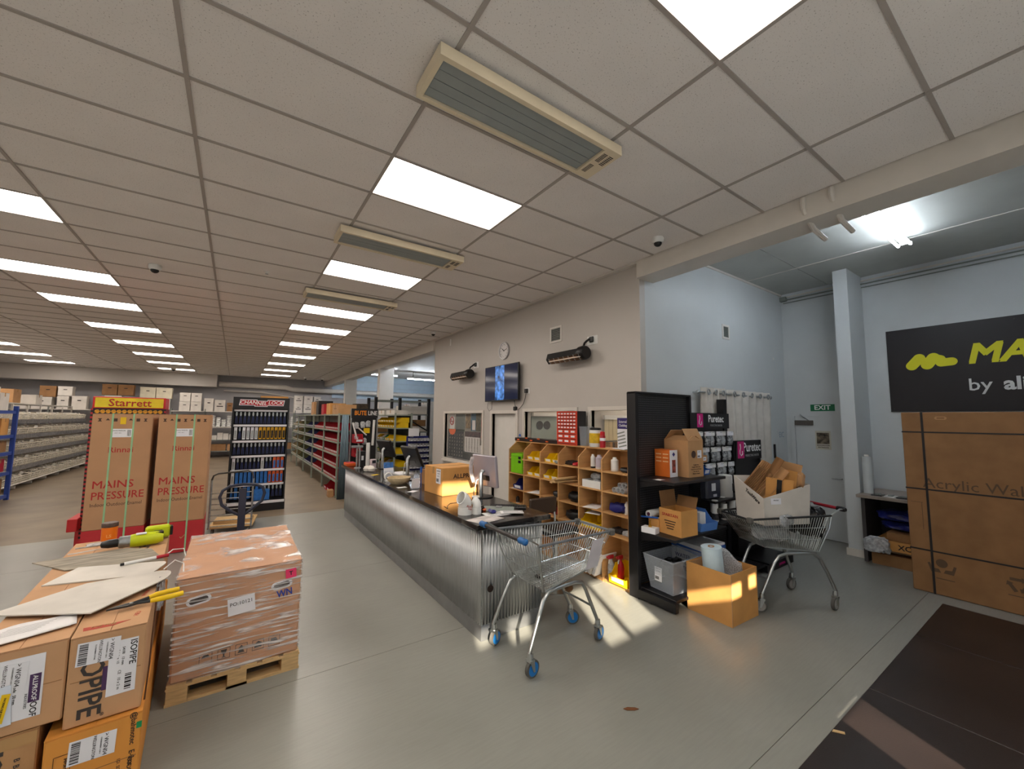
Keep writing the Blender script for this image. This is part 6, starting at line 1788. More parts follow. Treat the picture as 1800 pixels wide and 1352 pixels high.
MB().box(0.05, 0.125, 0.005, 0.18, 0.19, 0.085).build('battery', m_lime, t, bevel=0.01)
MB().box(0.178, 0.13, 0.015, 0.195, 0.185, 0.075).build('battery_end', m_blackp, t, bevel=0.004)
MB().box(0.005, -0.03, 0.079, 0.055, 0.0, 0.086).build('badge', m_label, t)
MB().box(0.10, -0.02, 0.065, 0.14, 0.015, 0.078).build('vent_cap', m_blackp, t)
t = thing('hole_saw_tub', 'orange tub of cable clips with black lid', 'tub', (-1.68, 2.56, 0.815))
MB().lathe([(0.046, 0), (0.05, 0.004), (0.052, 0.115)], 20).build('tub', M('orange_tub', (236, 120, 24), 0.35, var=0.04), t, smooth=True)
MB().lathe([(0.0525, 0.115), (0.054, 0.118), (0.054, 0.145), (0.05, 0.15)], 20).build('lid', M('brown_lid', (90, 70, 62), 0.35, var=0.3, scale=40), t, smooth=True)
text(t, 'LS', 0.035, '-y', (0.006, -0.053, 0.045), M('tub_print', (246, 170, 90), 0.5, var=0), bold=0.02)
t = thing('steel_ruler', 'thin steel strip lying behind the drill', 'ruler', (-1.72, 2.28, 0.8145), R(20))
MB().box(-0.13, -0.012, 0, 0.13, 0.012, 0.002).build('blade', m_steel, t)
crumple('plastic_offcut', 'flattened grey plastic bag behind the drill', 'plastic', (-1.62, 2.43, 0.825), 0.16, 0.05, 0.008, m_foil, 52, n=8)
tag(MB().tube([(-1.24, 1.72, 0.83), (-1.19, 1.80, 0.86), (-1.13, 1.86, 0.84), (-1.11, 1.80, 0.80)], 0.004, 5).build('strap_loop', m_whitep), 'loose clear strap loop off the carton edge, farther', 'strap', 'loose straps')
tag(MB().tube([(-1.20, 1.42, 0.83), (-1.15, 1.50, 0.86), (-1.10, 1.50, 0.83), (-1.09, 1.42, 0.76)], 0.004, 5).build('strap_loop', m_whitep), 'loose clear strap loop off the carton edge, nearer', 'strap', 'loose straps')

# --- stretch wrapped carton on a pallet
pl = thing('wooden_pallet', 'small raw timber pallet under the stretch wrapped carton', 'pallet', (-0.745, 1.87, 0))
for k, y in enumerate((-0.55, 0.0, 0.55)):
    for x in (-0.325, 0.0, 0.325):
        MB().box(x - 0.055, y - 0.05, 0.018, x + 0.055, y + 0.05, 0.098).build('block', m_pine, pl)
    MB().box(-0.385, y - 0.05, 0.098, 0.385, y + 0.05, 0.112).build('stringer_board', m_pine, pl)
for x in (-0.325, 0.0, 0.325):
    MB().box(x - 0.06, -0.6, 0, x + 0.06, 0.6, 0.018).build('bottom_board', m_pine, pl)
MB().box(-0.27, -0.6, 0.0, 0.27, -0.5, 0.0175).build('bottom_board', m_pine, pl)
for k in range(6):
    x = -0.33 + k * 0.132
    MB().box(x - 0.05, -0.6, 0.112, x + 0.05, 0.6, 0.126).build('deck_board', m_pine, pl)
m_cardr = M('cardboard_rose', (196, 148, 114), 0.75, var=0.06, scale=4)
wb_ = thing('wrapped_carton', 'large brown carton in stretch film on the small pallet', 'box', (-0.745, 1.87, 0.127))
WW, DD, HH = 0.74, 1.18, 0.66
MB().box(-WW / 2, -DD / 2, 0, WW / 2, DD / 2, HH - 0.004).build('body', m_cardr, wb_, bevel=0.01)
for s in (-1, 1):
    MB().box(-WW / 2, min(0.002 * s, s * DD / 2), HH - 0.004, WW / 2, max(0.002 * s, s * DD / 2), HH).build('flap', m_cardr, wb_)
for (x, z) in ((-0.245, 0.50), (0.245, 0.495)):
    plate(wb_, 'hand_hole_rim', 0, 0, '-y', (x, -DD / 2 - 0.0005, z), m_label, poly=pill(-0.04, 0, 0.04, 0.01, 0.028))
    plate(wb_, 'hand_hole', 0, 0, '-y', (x, -DD / 2 - 0.0015, z), M('hole_dark', (60, 48, 46), 0.8), poly=pill(-0.035, 0, 0.035, 0.01, 0.017))
pp = plate(wb_, 'order_label', 0.16, 0.115, '-y', (0.0, -DD / 2 - 0.012, 0.42), m_label, rot=R(5))
c_ = bpy.data.objects.new('lettering', text_mesh('PO:10121', 0.034, m_ink)); COL.objects.link(c_); c_.parent = pp; c_.matrix_local = Matrix.Translation((0, 0.015, 0.0016))
pk = plate(wb_, 'pink_sticker', 0.07, 0.065, '-y', (0.30, -DD / 2 - 0.013, 0.575), M('hot_pink', (236, 60, 110), 0.5, var=0.02), rot=R(4))
c_ = bpy.data.objects.new('lettering', text_mesh('T', 0.04, m_ink, bold=0.03)); COL.objects.link(c_); c_.parent = pk; c_.matrix_local = Matrix.Translation((0, 0, 0.0016))
text(wb_, 'WN', 0.07, '-y', (0.265, -DD / 2 - 0.0125, 0.44), M('marker_blue', (36, 60, 150), 0.5, var=0), rot=R(6), bold=0.02, xs=0.8)
for k in range(5):
    x = -0.185 + k * 0.1
    for (a, b_, w3, h3) in ((0, 0.034, 0.07, 0.003), (0, -0.034, 0.07, 0.003), (-0.034, 0, 0.003, 0.07), (0.034, 0, 0.003, 0.07)):
        plate(wb_, 'symbol_frame', w3, h3, '-y', (x + a, -DD / 2 - 0.001, 0.115 + b_), m_grayink)
    polys = [[(-0.025, 0.0), (0.025, 0.0), (0.012, 0.02), (-0.012, 0.02)], [(-0.018, 0.025), (0.018, 0.025), (0.012, 0.002), (0.004, -0.004), (0.004, -0.02), (0.014, -0.026), (-0.014, -0.026), (-0.004, -0.02), (-0.004, -0.004), (-0.012, 0.002)], [(-0.02, -0.024), (0.02, -0.024), (0.008, 0.004), (0.02, 0.004), (0.0, 0.026), (-0.02, 0.004), (-0.008, 0.004)], [(-0.022, -0.02), (0.022, -0.02), (0.022, 0.012), (0, 0.024), (-0.022, 0.006)], [(-0.022, -0.022), (0.022, -0.022), (0.022, 0.0), (0.01, 0.02), (-0.022, 0.02)]]
    plate(wb_, 'handling_symbol', 0, 0, '-y', (x, -DD / 2 - 0.001, 0.115), m_grayink, poly=polys[k])
def film_mat():
    mt = bpy.data.materials.new('stretch_film')
    mt.use_nodes = True
    nt = mt.node_tree
    b = nt.nodes['Principled BSDF']
    b.inputs['Base Color'].default_value = (0.86, 0.84, 0.84, 1)
    b.inputs['Roughness'].default_value = 0.16
    tc = nt.nodes.new('ShaderNodeTexCoord')
    mp = nt.nodes.new('ShaderNodeMapping')
    mp.inputs['Rotation'].default_value = (0, R(22), 0)
    mp.inputs['Scale'].default_value = (3.2, 5, 44)
    nt.links.new(tc.outputs['Object'], mp.inputs[0])
    nz = nt.nodes.new('ShaderNodeTexNoise')
    nz.inputs['Scale'].default_value = 1.0
    nz.inputs['Detail'].default_value = 5
    nz.inputs['Distortion'].default_value = 0.5
    nt.links.new(mp.outputs[0], nz.inputs['Vector'])
    rp = nt.nodes.new('ShaderNodeValToRGB')
    rp.color_ramp.elements[0].position = 0.49
    rp.color_ramp.elements[0].color = (0.05, 0.05, 0.05, 1)
    rp.color_ramp.elements[1].position = 0.66
    rp.color_ramp.elements[1].color = (0.85, 0.85, 0.85, 1)
    nt.links.new(nz.outputs['Fac'], rp.inputs[0])
    nt.links.new(rp.outputs[0], b.inputs['Alpha'])
    bp = nt.nodes.new('ShaderNodeBump')
    bp.inputs['Strength'].default_value = 0.7
    bp.inputs['Distance'].default_value = 0.01
    nt.links.new(nz.outputs['Fac'], bp.inputs['Height'])
    nt.links.new(bp.outputs[0], b.inputs['Normal'])
    return mt
m_stretch = film_mat()
fx, fy = WW / 2 + 0.007, DD / 2 + 0.008
def film_side(p0, p1, nm):
    d_ = Vector(p1) - Vector(p0); nn = Vector((d_.y, -d_.x, 0)).normalized()
    def fn(u, v):
        p = Vector(p0) + d_ * u + nn * (0.004 * math.sin(u * 23 + v * 31) * math.sin(v * 40 + u * 7))
        z = -0.01 + (HH + 0.012) * v
        return (p.x, p.y, z)
    MB().grid(fn, 24, 24).build(nm, m_stretch, wb_, smooth=True)
film_side((-fx, -fy, 0), (fx, -fy, 0), 'film_side')
film_side((fx, -fy, 0), (fx, fy, 0), 'film_side')
film_side((fx, fy, 0), (-fx, fy, 0), 'film_side')
film_side((-fx, fy, 0), (-fx, -fy, 0), 'film_side')
MB().grid(lambda u, v: (-fx + 2 * fx * u, -fy + 2 * fy * v, HH + 0.004 + 0.005 * math.sin(u * 19 + v * 3) * math.sin(v * 27)), 20, 30).build('film_top', m_stretch, wb_, smooth=True)

# --- pallet jack standing behind the wrapped carton
pj = thing('pallet_jack', 'dark pallet jack handle rising behind the wrapped carton', 'pallet jack', (-0.75, 2.75, 0))
m_pj = M('pallet_jack_blue', (40, 44, 62), 0.4, var=0.05)
MB().box(-0.032, -0.02, 0.12, 0.032, 0.02, 1.14).build('handle_shaft', m_pj, pj, bevel=0.004)
loop = [(0, 0, 0.86), (0.09, 0, 0.93), (0.17, 0, 1.0), (0.19, 0, 1.08), (0.17, 0, 1.14), (0.11, 0, 1.17), (0, 0, 1.18), (-0.11, 0, 1.17), (-0.17, 0, 1.13), (-0.19, 0, 1.07), (-0.17, 0, 0.99), (-0.09, 0, 0.92)]
MB().tube(loop, 0.0145, 10, closed=True).build('handle_loop', m_pj, pj, smooth=True)
MB().lathe([(0.0, -0.12), (0.07, -0.12), (0.07, 0.12), (0.0, 0.12)], 18, c=(0, 0, 0.09), axis='x').build('steer_wheel', m_rubber, pj)
MB().box(-0.09, -0.08, 0.08, 0.09, 0.12, 0.3).build('pump_body', m_pj, pj, bevel=0.02)
for s in (-1, 1):
    MB().box(s * 0.19 - 0.07, 0.1, 0.05, s * 0.19 + 0.07, 1.2, 0.09).build('fork', m_pj, pj)
    MB().cyl((s * 0.19 - 0.04, 1.1, 0.035), (s * 0.19 + 0.04, 1.1, 0.035), 0.035, 12).build('load_roller', m_rubber, pj)
MB().box(-0.26, 0.08, 0.05, 0.26, 0.14, 0.25).build('fork_frame', m_pj, pj)
# --- wire sided stock trolley
wt = thing('stock_trolley', 'galvanised bar sided stock trolley behind the pallet jack', 'trolley', (-0.83, 5.72, 0), R(-8))
for s in (-1, 1):
    MB().tube([(s * 0.28, 0, 0.1), (s * 0.28, 0, 0.86)], 0.014, 10).build('upright', m_steel, wt)
MB().tube([(-0.28, 0, 0.86), (-0.26, 0, 0.93), (-0.2, 0, 0.96), (0.2, 0, 0.99), (0.26, 0, 0.96), (0.28, 0, 0.86)], 0.013, 10).build('top_rail', M('dark_tube', (84, 82, 80), 0.4, 0.6), wt, smooth=True)
for k in range(7):
    z = 0.14 + k * 0.085
    MB().cyl((-0.28, 0, z), (0.28, 0, z), 0.007, 8).build('cross_bar', m_steel, wt)
MB().box(-0.3, 0, 0.1, 0.3, 0.75, 0.125).build('deck', m_pine, wt)
for (x, y) in ((-0.24, 0.08), (0.24, 0.08), (-0.24, 0.68), (0.24, 0.68)):
    MB().cyl((x - 0.015, y, 0.05), (x + 0.015, y, 0.05), 0.05, 14).build('wheel', m_rubber, wt)
tag(MB().box(-0.26, -0.0, 0, 0.26, 0.3, 0.06).build('timber_board', m_pine, loc=(-0.8, 5.9, 0.126), rz=R(-8)), 'raw timber board lying on the stock trolley', 'timber')

# --- two tall water heater cartons
m_hwc = M('cardboard_heater', (184, 140, 104), 0.78, var=0.05, scale=3)
m_hred = M('printed_red', (186, 44, 50), 0.7, var=0.04, scale=5)
m_gstrap = M('green_strap', (150, 196, 150), 0.4)
def heater_carton(x0, x1, label, extra):
    w = x1 - x0
    t = thing('water_heater_carton', label, 'box', ((x0 + x1) / 2, 5.3, 0), 0, 'tall water heater cartons')
    d_ = 0.58
    MB().box(-w / 2, -d_ / 2, 0.42, w / 2, d_ / 2, 1.885).build('body', m_hwc, t, bevel=0.008)
    MB().box(-w / 2, -d_ / 2, 0.01, w / 2, d_ / 2, 0.42).build('red_base', m_hred, t)
    MB().box(-w / 2 + 0.003, -d_ / 2 + 0.003, 1.885, w / 2 - 0.003, -0.002, 1.89).build('flap', m_hwc, t)
    MB().box(-w / 2 + 0.003, 0.002, 1.885, w / 2 - 0.003, d_ / 2 - 0.003, 1.89).build('flap', m_hwc, t)
    yf = -d_ / 2 - 0.0008
    for sx in (-0.10, 0.10):
        MB().box(sx * w / 0.58 - 0.009, -d_ / 2 - 0.003, 0.0, sx * w / 0.58 + 0.009, d_ / 2 + 0.003, 1.894).build('green_strap', m_gstrap, t)
    text(t, 'Rinnai', 0.10, '-y', (0.0, yf, 1.42), m_redink, bold=0.008)
    text(t, 'MAINS', 0.135, '-y', (-0.24, yf, 0.98), m_redink, bold=0.007, align='LEFT')
    text(t, 'PRESSURE', 0.135, '-y', (-0.24, yf, 0.84), m_redink, bold=0.007, align='LEFT', xs=0.86)
    text(t, 'Indoor/Outdoor Enamel', 0.062, '-y', (-0.24, yf, 0.73), m_inkb, align='LEFT', xs=0.80)
    ship_label(t, '-y', (0.0, yf, 1.64), 0.2, 0.11, bars=(0.05, -0.04, 0.03, 0.08), lines=[('MAINS PRESSURE', -0.03, 0.03, 0.016, 1), ('HWC 180 L', -0.04, 0.0, 0.014)])
    for k in range(7):
        plate(t, 'handling_symbol', 0, 0, '-y', (-0.22 + k * 0.073, yf, 1.81), m_inkb, poly=[[(-0.02, -0.02), (0.02, -0.02), (0.006, 0.0), (0.02, 0.02), (-0.02, 0.02), (-0.006, 0.0)], [(-0.02, -0.005), (0.02, -0.005), (0, 0.022)], [(-0.018, -0.02), (0.018, -0.02), (0.018, 0.02), (-0.018, 0.02)]][k % 3])
    plate(t, 'white_tick', 0, 0, '-y', (0.06, yf, 0.21), m_card, poly=[(-0.03, 0.0), (-0.01, -0.02), (0.035, 0.03), (0.03, 0.036), (-0.01, -0.006), (-0.025, 0.008)])
    if extra:
        plate(t, 'yellow_tag', 0.055, 0.09, '-y', (0.0, yf - 0.003, 1.80), m_yellow)
    return t
heater_carton(-2.36, -1.775, 'tall brown water heater carton with yellow tag, left of the pair', True)
heater_carton(-1.715, -1.145, 'tall brown water heater carton, right of the pair', False)
# --- saw blade display behind them
st = thing('blade_display', 'red and yellow Starrett saw blade display behind the heater cartons', 'display stand', (-2.16, 6.12, 0))
m_stred = M('display_red', (196, 40, 44), 0.45, var=0.03)
MB().box(-0.50, -0.36, 0.28, -0.40, 0.1, 0.45).build('side_tray', m_stred, st, bevel=0.006)
MB().box(-0.47, -0.1, 0.0, -0.40, 0.1, 0.28).build('tray_leg', m_stred, st)
m_styel = M('display_yellow', (232, 208, 40), 0.45, var=0.12, scale=5)
MB().box(-0.40, -0.18, 0.02, 0.40, 0.2, 0.12).build('base', m_stred, st)
MB().box(-0.38, 0.12, 0.12, 0.38, 0.16, 1.98).build('back_panel', m_black, st)
MB().box(-0.40, -0.2, 1.97, 0.40, 0.2, 2.14).build('header', m_stred, st, bevel=0.006)
MB().box(-0.375, -0.204, 1.985, 0.375, -0.2, 2.125).build('header_face', m_styel, st)
text(st, 'Starrett', 0.15, '-y', (0.0, -0.2055, 2.05), m_redink, bold=0.014)
def check_mat():
    mt = M('red_black_edge', (170, 40, 44), 0.5, var=0)
    nt = mt.node_tree
    ck = nt.nodes.new('ShaderNodeTexChecker')
    ck.inputs['Scale'].default_value = 34
    ck.inputs['Color1'].default_value = (0.42, 0.02, 0.03, 1)
    ck.inputs['Color2'].default_value = (0.012, 0.01, 0.01, 1)
    tc = nt.nodes.new('ShaderNodeTexCoord')
    nt.links.new(tc.outputs['Object'], ck.inputs['Vector'])
    nt.links.new(ck.outputs[0], nt.nodes['Principled BSDF'].inputs['Base Color'])
    return mt
m_check = check_mat()
for s in (-1, 1):
    MB().box(s * 0.40 - 0.012, -0.2, 0.12, s * 0.40 + 0.012, 0.2, 1.97).build('side_panel', m_check, st)
for k in range(13):
    plate(st, 'round_badge', 0, 0, '-y', (-0.345 + k * 0.0575, -0.205, 1.925), M('badge_amber', (226, 160, 40), 0.5, var=0.3, scale=40), poly=ring_poly(0.027, 0.027, 12))
MB().box(-0.388, -0.204, 1.89, 0.388, -0.2, 1.97).build('badge_strip', m_black, st)
for r_ in range(7):
    for c2 in range(9):
        t = tag(MB().box(-0.028, -0.006, -0.09, 0.028, 0.006, 0.09).build('blade_pack', [m_stred, m_styel, m_label, m_navy][(r_ + c2) % 4], loc=(-2.16 - 0.32 + c2 * 0.08, 6.21, 1.78 - r_ * 0.22)), 'saw blade pack on the Starrett display, row %s, %s from left' % (['one', 'two', 'three', 'four', 'five', 'six', 'seven'][r_], ORD[c2]), 'blade pack', 'saw blade packs')
# ================================================================== TOOL DISPLAY
ch = thing('tool_display', 'tall black CHANNELLOCK plier display stand in the middle aisle', 'display stand', (-0.42, 7.6, 0))
MB().box(-0.48, 0.10, 0.1, 0.48, 0.16, 2.05).build('back_panel', m_black, ch)
for s in (-1, 1):
    MB().box(s * 0.48 - 0.015, -0.16, 0.02, s * 0.48 + 0.015, 0.18, 2.05).build('side_panel', m_black, ch)
MB().box(-0.49, -0.18, 2.03, 0.49, 0.18, 2.26).build('header', m_black, ch)
MB().box(-0.49, -0.3, 0.0, 0.49, 0.18, 0.2).build('base', m_black, ch)
MB().box(-0.48, -0.31, 0.15, 0.48, -0.3, 0.2).build('price_strip', m_label, ch)
m_chred = M('badge_red', (176, 26, 40), 0.5, var=0)
for k, (s_, x, z, w) in enumerate((('CHAN', -0.24, 2.155, 0.27), ('NEL', -0.01, 2.135, 0.21), ('LOCK', 0.235, 2.155, 0.29))):
    plate(ch, 'badge_border', 0, 0, '-y', (x, -0.1805, z), m_label, poly=[(-w / 2 - 0.02, -0.06), (w / 2, -0.06), (w / 2 + 0.02, 0.06), (-w / 2, 0.06)])
    plate(ch, 'badge_panel', 0, 0, '-y', (x, -0.182, z), m_chred if k == 1 else M('badge_black', (30, 20, 24), 0.5, var=0) if False else m_chred, poly=[(-w / 2 - 0.005, -0.048), (w / 2 - 0.008, -0.048), (w / 2 + 0.005, 0.048), (-w / 2 + 0.008, 0.048)])
    text(ch, s_, 0.10, '-y', (x, -0.184, z), m_whiteink, shear=0.2, bold=0.016)
rows_z = [1.995, 1.69, 1.37, 1.07, 0.79, 0.5]
for z in rows_z:
    MB().box(-0.465, -0.13, z - 0.02, 0.465, -0.11, z + 0.02).build('price_strip', m_label, ch)
    MB().box(-0.465, -0.11, z - 0.006, 0.465, 0.10, z + 0.006).build('rail', m_black, ch)
m_chblue = M('tool_blue', (44, 112, 190), 0.4, var=0.1, scale=20)
m_chgrip = M('tool_navy', (36, 48, 96), 0.45, var=0.1)
m_ysleeve = M('sleeve_yellow', (222, 170, 30), 0.5, var=0.2, scale=25)
m_osleeve = M('sleeve_orange', (224, 96, 44), 0.5, var=0.15, scale=25)
def plier(mt):
    b = MB()
    b.prism([(-0.012, 0.0), (0.012, 0.0), (0.016, -0.05), (0.009, -0.075), (-0.009, -0.075), (-0.016, -0.05)], 'y', -0.008, 0.008)
    b.cur = 1
    b.prism([(-0.009, -0.075), (0.0, -0.075), (-0.008, -0.22), (-0.022, -0.22), (-0.018, -0.13)], 'y', -0.009, 0.009)
    b.prism([(0.0, -0.075), (0.009, -0.075), (0.018, -0.13), (0.022, -0.22), (0.008, -0.22)], 'y', -0.009, 0.009)
    return b.mesh('plier', [m_steel, mt])
def pack(mt, cardm):
    b = MB()
    b.box(-0.026, -0.004, -0.23, 0.026, 0.004, 0.0)
    b.cur = 1
    b.box(-0.018, -0.010, -0.21, 0.018, -0.004, -0.06)
    return b.mesh('tool_pack', [cardm, mt])
P = [plier(m_chgrip), plier(m_chblue), pack(m_ink, m_ysleeve), pack(m_steel, m_label), pack(m_chblue, m_osleeve), pack(m_chblue, m_chblue)]
pat = ['0000000000000', '3033332222222', '0000000000000', '3000000300444', '3555555554444', '1515515500000']
nmr = ['top', 'second', 'third', 'fourth', 'fifth', 'lowest']
for r_, z in enumerate(rows_z):
    for c2, k in enumerate(pat[r_]):
        o = link('hand_tool' if k in '01' else 'tool_pack', P[int(k)], loc=(-0.42 - 0.42 + c2 * 0.07, 7.5 + 0.02 * (c2 % 2), z - 0.035))
        kind = {'0': 'navy gripped pliers', '1': 'blue gripped pliers', '2': 'yellow sleeved tool pack', '3': 'white carded tool pack', '4': 'orange and blue tool pack', '5': 'blue tool pack'}[k]
        tag(o, '%s on the %s row of the plier display, %s from left' % (kind, nmr[r_], ORD[c2]), 'tool', 'tools on the plier display')
        if r_ < 2:
            o.scale = (1, 1, 1.05)
t = carton('blue_carton', 'blue boxed tool set at the foot of the plier display', (-0.35, 7.48, 0.2), 0.3, 0.18, 0.2, 0, m_chblue, tape=False)
t = carton('flat_tool_box', 'long brown carton lying on top of the plier display', (-0.2, 7.62, 2.26), 0.5, 0.2, 0.04, 0, m_card3, tape=False)

# ================================================================== BACK WALL SHELVES
bs = thing('back_shelving', 'long grey steel shelving along the back wall', 'shelf', (0, 0, 0))
BY0, BY1 = 20.55, 21.05
for k in range(11):
    x = -9.2 + k * 1.2
    for y in (BY0, BY1):
        MB().box(x - 0.02, y - 0.02, 0, x + 0.02, y + 0.02, 2.2).build('post', m_grey, bs)
for z in (0.3, 0.8, 1.38, 2.1):
    for k in range(10):
        x = -9.2 + k * 1.2
        MB().box(x, BY0 - 0.02, z - 0.03, x + 1.2, BY1, z).build('shelf', m_trim if z > 1 else m_grey, bs)
def archive(x0, x1, z0, z1, label, mt=None, y=20.8, lid=True, dark=False, group='archive boxes on the back shelves'):
    t = thing('archive_box', label, 'box', ((x0 + x1) / 2, y, z0), 0, group)
    w, h = x1 - x0, z1 - z0
    mt = mt or m_cardw
    MB().box(-w / 2 + 0.006, -0.18, 0, w / 2 - 0.006, 0.18, h - 0.08).build('body', mt, t)
    MB().box(-w / 2, -0.187, h - 0.08, w / 2, 0.187, h).build('lid', mt, t)
    MB().box(-0.05, -0.189, h * 0.62, 0.05, -0.18, h * 0.69).build('hand_hole', m_ink, t)
    if dark:
        MB().box(-w * 0.3, -0.189, h * 0.4, w * 0.3, -0.18, h * 0.48).build('print_line', m_grayink, t)
    return t
AB = [(-7.7, -7.3, 2.1, 2.62, 0), (-7.28, -6.75, 2.1, 2.55, 0), (-7.1, -6.66, 2.56, 2.98, 1), (-6.62, -6.3, 2.1, 2.6, 0), (-6.62, -6.22, 2.62, 2.98, 0), (-6.22, -5.8, 2.1, 2.62, 0), (-5.4, -4.95, 2.7, 3.14, 1), (-4.93, -4.45, 2.7, 3.14, 1), (-4.25, -3.75, 2.62, 3.08, 2), (-3.73, -3.2, 2.62, 3.08, 2), (-5.3, -4.8, 2.1, 2.68, 0), (-4.75, -4.3, 2.1, 2.6, 0), (-4.2, -3.75, 2.1, 2.6, 0), (-3.7, -3.25, 2.1, 2.6, 0), (-2.94, -2.56, 2.1, 2.5, 0), (-2.54, -2.16, 2.1, 2.5, 0), (-2.94, -2.56, 2.51, 2.9, 0), (-2.54, -2.16, 2.51, 2.9, 0), (-2.07, -1.72, 2.1, 2.68, 0), (-1.68, -1.28, 2.1, 2.62, 3), (-1.22, -1.0, 2.1, 2.5, 1), (0.4, 0.8, 2.1, 2.5, 0), (0.85, 1.2, 2.1, 2.45, 0), (1.54, 1.92, 2.1, 2.5, 3), (1.54, 1.92, 2.51, 2.95, 3), (1.97, 2.38, 2.51, 2.95, 0), (1.97, 2.38, 2.1, 2.5, 3), (2.42, 2.78, 2.1, 2.5, 3), (2.42, 2.75, 2.51, 2.93, 3)]
for i, (x0, x1, z0, z1, k) in enumerate(AB):
    if k == 2:
        pass
    archive(x0, x1, z0, z1, '%s box on the back wall shelf, %s, %s' % ({0: 'white archive', 1: 'brown archive', 2: 'cream flat', 3: 'white lettered archive'}[k], 'upper layer' if z0 > 2.4 else 'lower layer', 'number %d from left end' % (i + 1) if False else 'about %s metres along' % ['zero', 'one', 'two', 'three', 'four', 'five', 'six', 'seven', 'eight', 'nine', 'ten', 'eleven', 'twelve'][min(12, int(x0 + 9.2))]), {0: m_cardw, 1: m_card2, 2: M('cream_card', (206, 198, 176), 0.7), 3: m_cardw}[k], dark=(k == 3), y=20.8)
# distinct labels by place along the shelf
abx = sorted([o for o in COL.objects if o.name.split('.')[0] == 'archive_box'], key=lambda o: (round(o.location.z, 1) > 2.4, o.location.x))
cnt = {}
for o in abx:
    lay = 'upper' if o.location.z > 2.4 else 'lower'
    cnt[lay] = cnt.get(lay, 0) + 1
    base = o['label'].split(' box on')[0]
    o['label'] = '%s box, %s in the %s layer along the back wall shelf' % (base, ['first', 'second', 'third', 'fourth', 'fifth', 'sixth', 'seventh', 'eighth', 'ninth', 'tenth', 'eleventh', 'twelfth', 'thirteenth', 'fourteenth', 'fifteenth', 'sixteenth', 'seventeenth', 'eighteenth', 'nineteenth', 'twentieth'][cnt[lay] - 1], lay)
# white goods on the lower shelves
def cup_stack(x, z, h, label):
    t = thing('fitting_stack', label, 'fittings', (x, 20.75, z), 0, 'stacked white fittings on the back shelves')
    n_ = int(h / 0.09)
    prof = []
    for k in range(n_):
        prof += [(0.05, k * 0.09), (0.085, k * 0.09 + 0.02), (0.085, k * 0.09 + 0.06), (0.05, k * 0.09 + 0.085)]
    MB().lathe(prof, 10).build('stack', m_whitep, t, smooth=True)
k = 0
for x in [-2.5 + i * 0.2 for i in range(9)] + [1.3, 1.5, 1.75, 2.0]:
    cup_stack(x, 1.38, 0.34 + 0.18 * ((k * 5) % 3) / 2 + 0.1, 'white fittings stacked on the upper back shelf, stack %s' % ['one', 'two', 'three', 'four', 'five', 'six', 'seven', 'eight', 'nine', 'ten', 'eleven', 'twelve', 'thirteen'][k])
    k += 1
for i in range(8):
    h = 0.2 + 0.12 * ((i * 3) % 4) / 3
    tag(MB().box(-0.1, -0.12, 0, 0.1, 0.12, h).build('white_box', m_cardw, loc=(-2.5 + i * 0.22, 20.75, 0.8), bevel=0.004), 'small white box on middle back shelf, %s from left' % ORD[i], 'box', 'small white boxes')
for i, (x, w, m3) in enumerate(((-1.9, 0.25, m_cardw), (-1.45, 0.6, m_card2), (-0.9, 0.4, m_card), (1.5, 0.4, m_card2), (2.0, 0.4, m_cardw))):
    carton('low_shelf_carton', 'carton on the lowest back shelf, %s from left' % ORD[i], (x, 20.75, 0.3), w, 0.36, 0.3, 0, m3, group='cartons on the lowest back shelf')
# ================================================================== WIRE BASKET SHELVES AND BLUE RACK, FAR LEFT
ws = thing('basket_shelving', 'tiered white wire basket shelving along the left aisle', 'shelf', (0, 0, 0))
TX = [-5.25, -5.35, -5.45, -5.55, -5.7]
TZ = [0.16, 0.55, 0.94, 1.33, 1.72]
WY0, WY1, NB = 12.2, 20.2, 14
for k in range(9):
    y = WY0 + (WY1 - WY0) * k / 8
    MB().box(-6.12, y - 0.02, 0, -6.08, y + 0.02, 2.2).build('post', m_white, ws)
    MB().box(-6.1, y - 0.015, 0.02, -5.3, y + 0.015, 0.09).build('foot', m_white, ws)
for i, z in enumerate(TZ):
    x = TX[i]
    MB().box(x - 0.5, WY0, z - 0.03, x, WY1, z - 0.012).build('shelf', m_white, ws)
    if i:
        MB().hexa([(x, WY0, z - 0.10), (x + 0.012, WY0, z - 0.10), (x + 0.012, WY1, z - 0.10), (x, WY1, z - 0.10), (x, WY0, z + 0.01), (x + 0.012, WY0, z + 0.01), (x + 0.012, WY1, z + 0.01), (x, WY1, z + 0.01)]).build('price_strip', M('price_strip_grey', (122, 120, 122), 0.4, var=0.25, scale=14), ws)
bw = (WY1 - WY0) / NB - 0.03
wm = MB()
bd, bh = 0.42, 0.24
nv = 6
for i in range(nv + 1):
    y = -bw / 2 + bw * i / nv
    wm.tube([(-bd, y, bh), (-bd, y, 0), (0.02, y, 0), (0.06, y, bh * 0.7)], 0.0055, 4, cap=False)
for q in range(4):
    f = q / 3
    wm.tube([(0.02 + 0.04 * f, -bw / 2, bh * 0.7 * f), (0.02 + 0.04 * f, bw / 2, bh * 0.7 * f)], 0.009 if q == 3 else 0.005, 4, cap=False)
    wm.tube([(-bd, -bw / 2, bh * f), (-bd, bw / 2, bh * f)], 0.004, 4, cap=False)
for s in (-1, 1):
    for q in range(5):
        xx = -bd + (bd) * q / 4
        wm.tube([(xx, s * bw / 2, 0), (xx, s * bw / 2, bh * 0.9)], 0.004, 4, cap=False)
    wm.tube([(-bd, s * bw / 2, bh), (0.06, s * bw / 2, bh * 0.7), (0.02, s * bw / 2, 0)], 0.012, 5, cap=False)
m_wire = M('cream_wire', (214, 206, 190), 0.5, var=0.02)
wm = wm.mesh('basket_wires', m_wire)
rnd = random.Random(5)
heaps = []
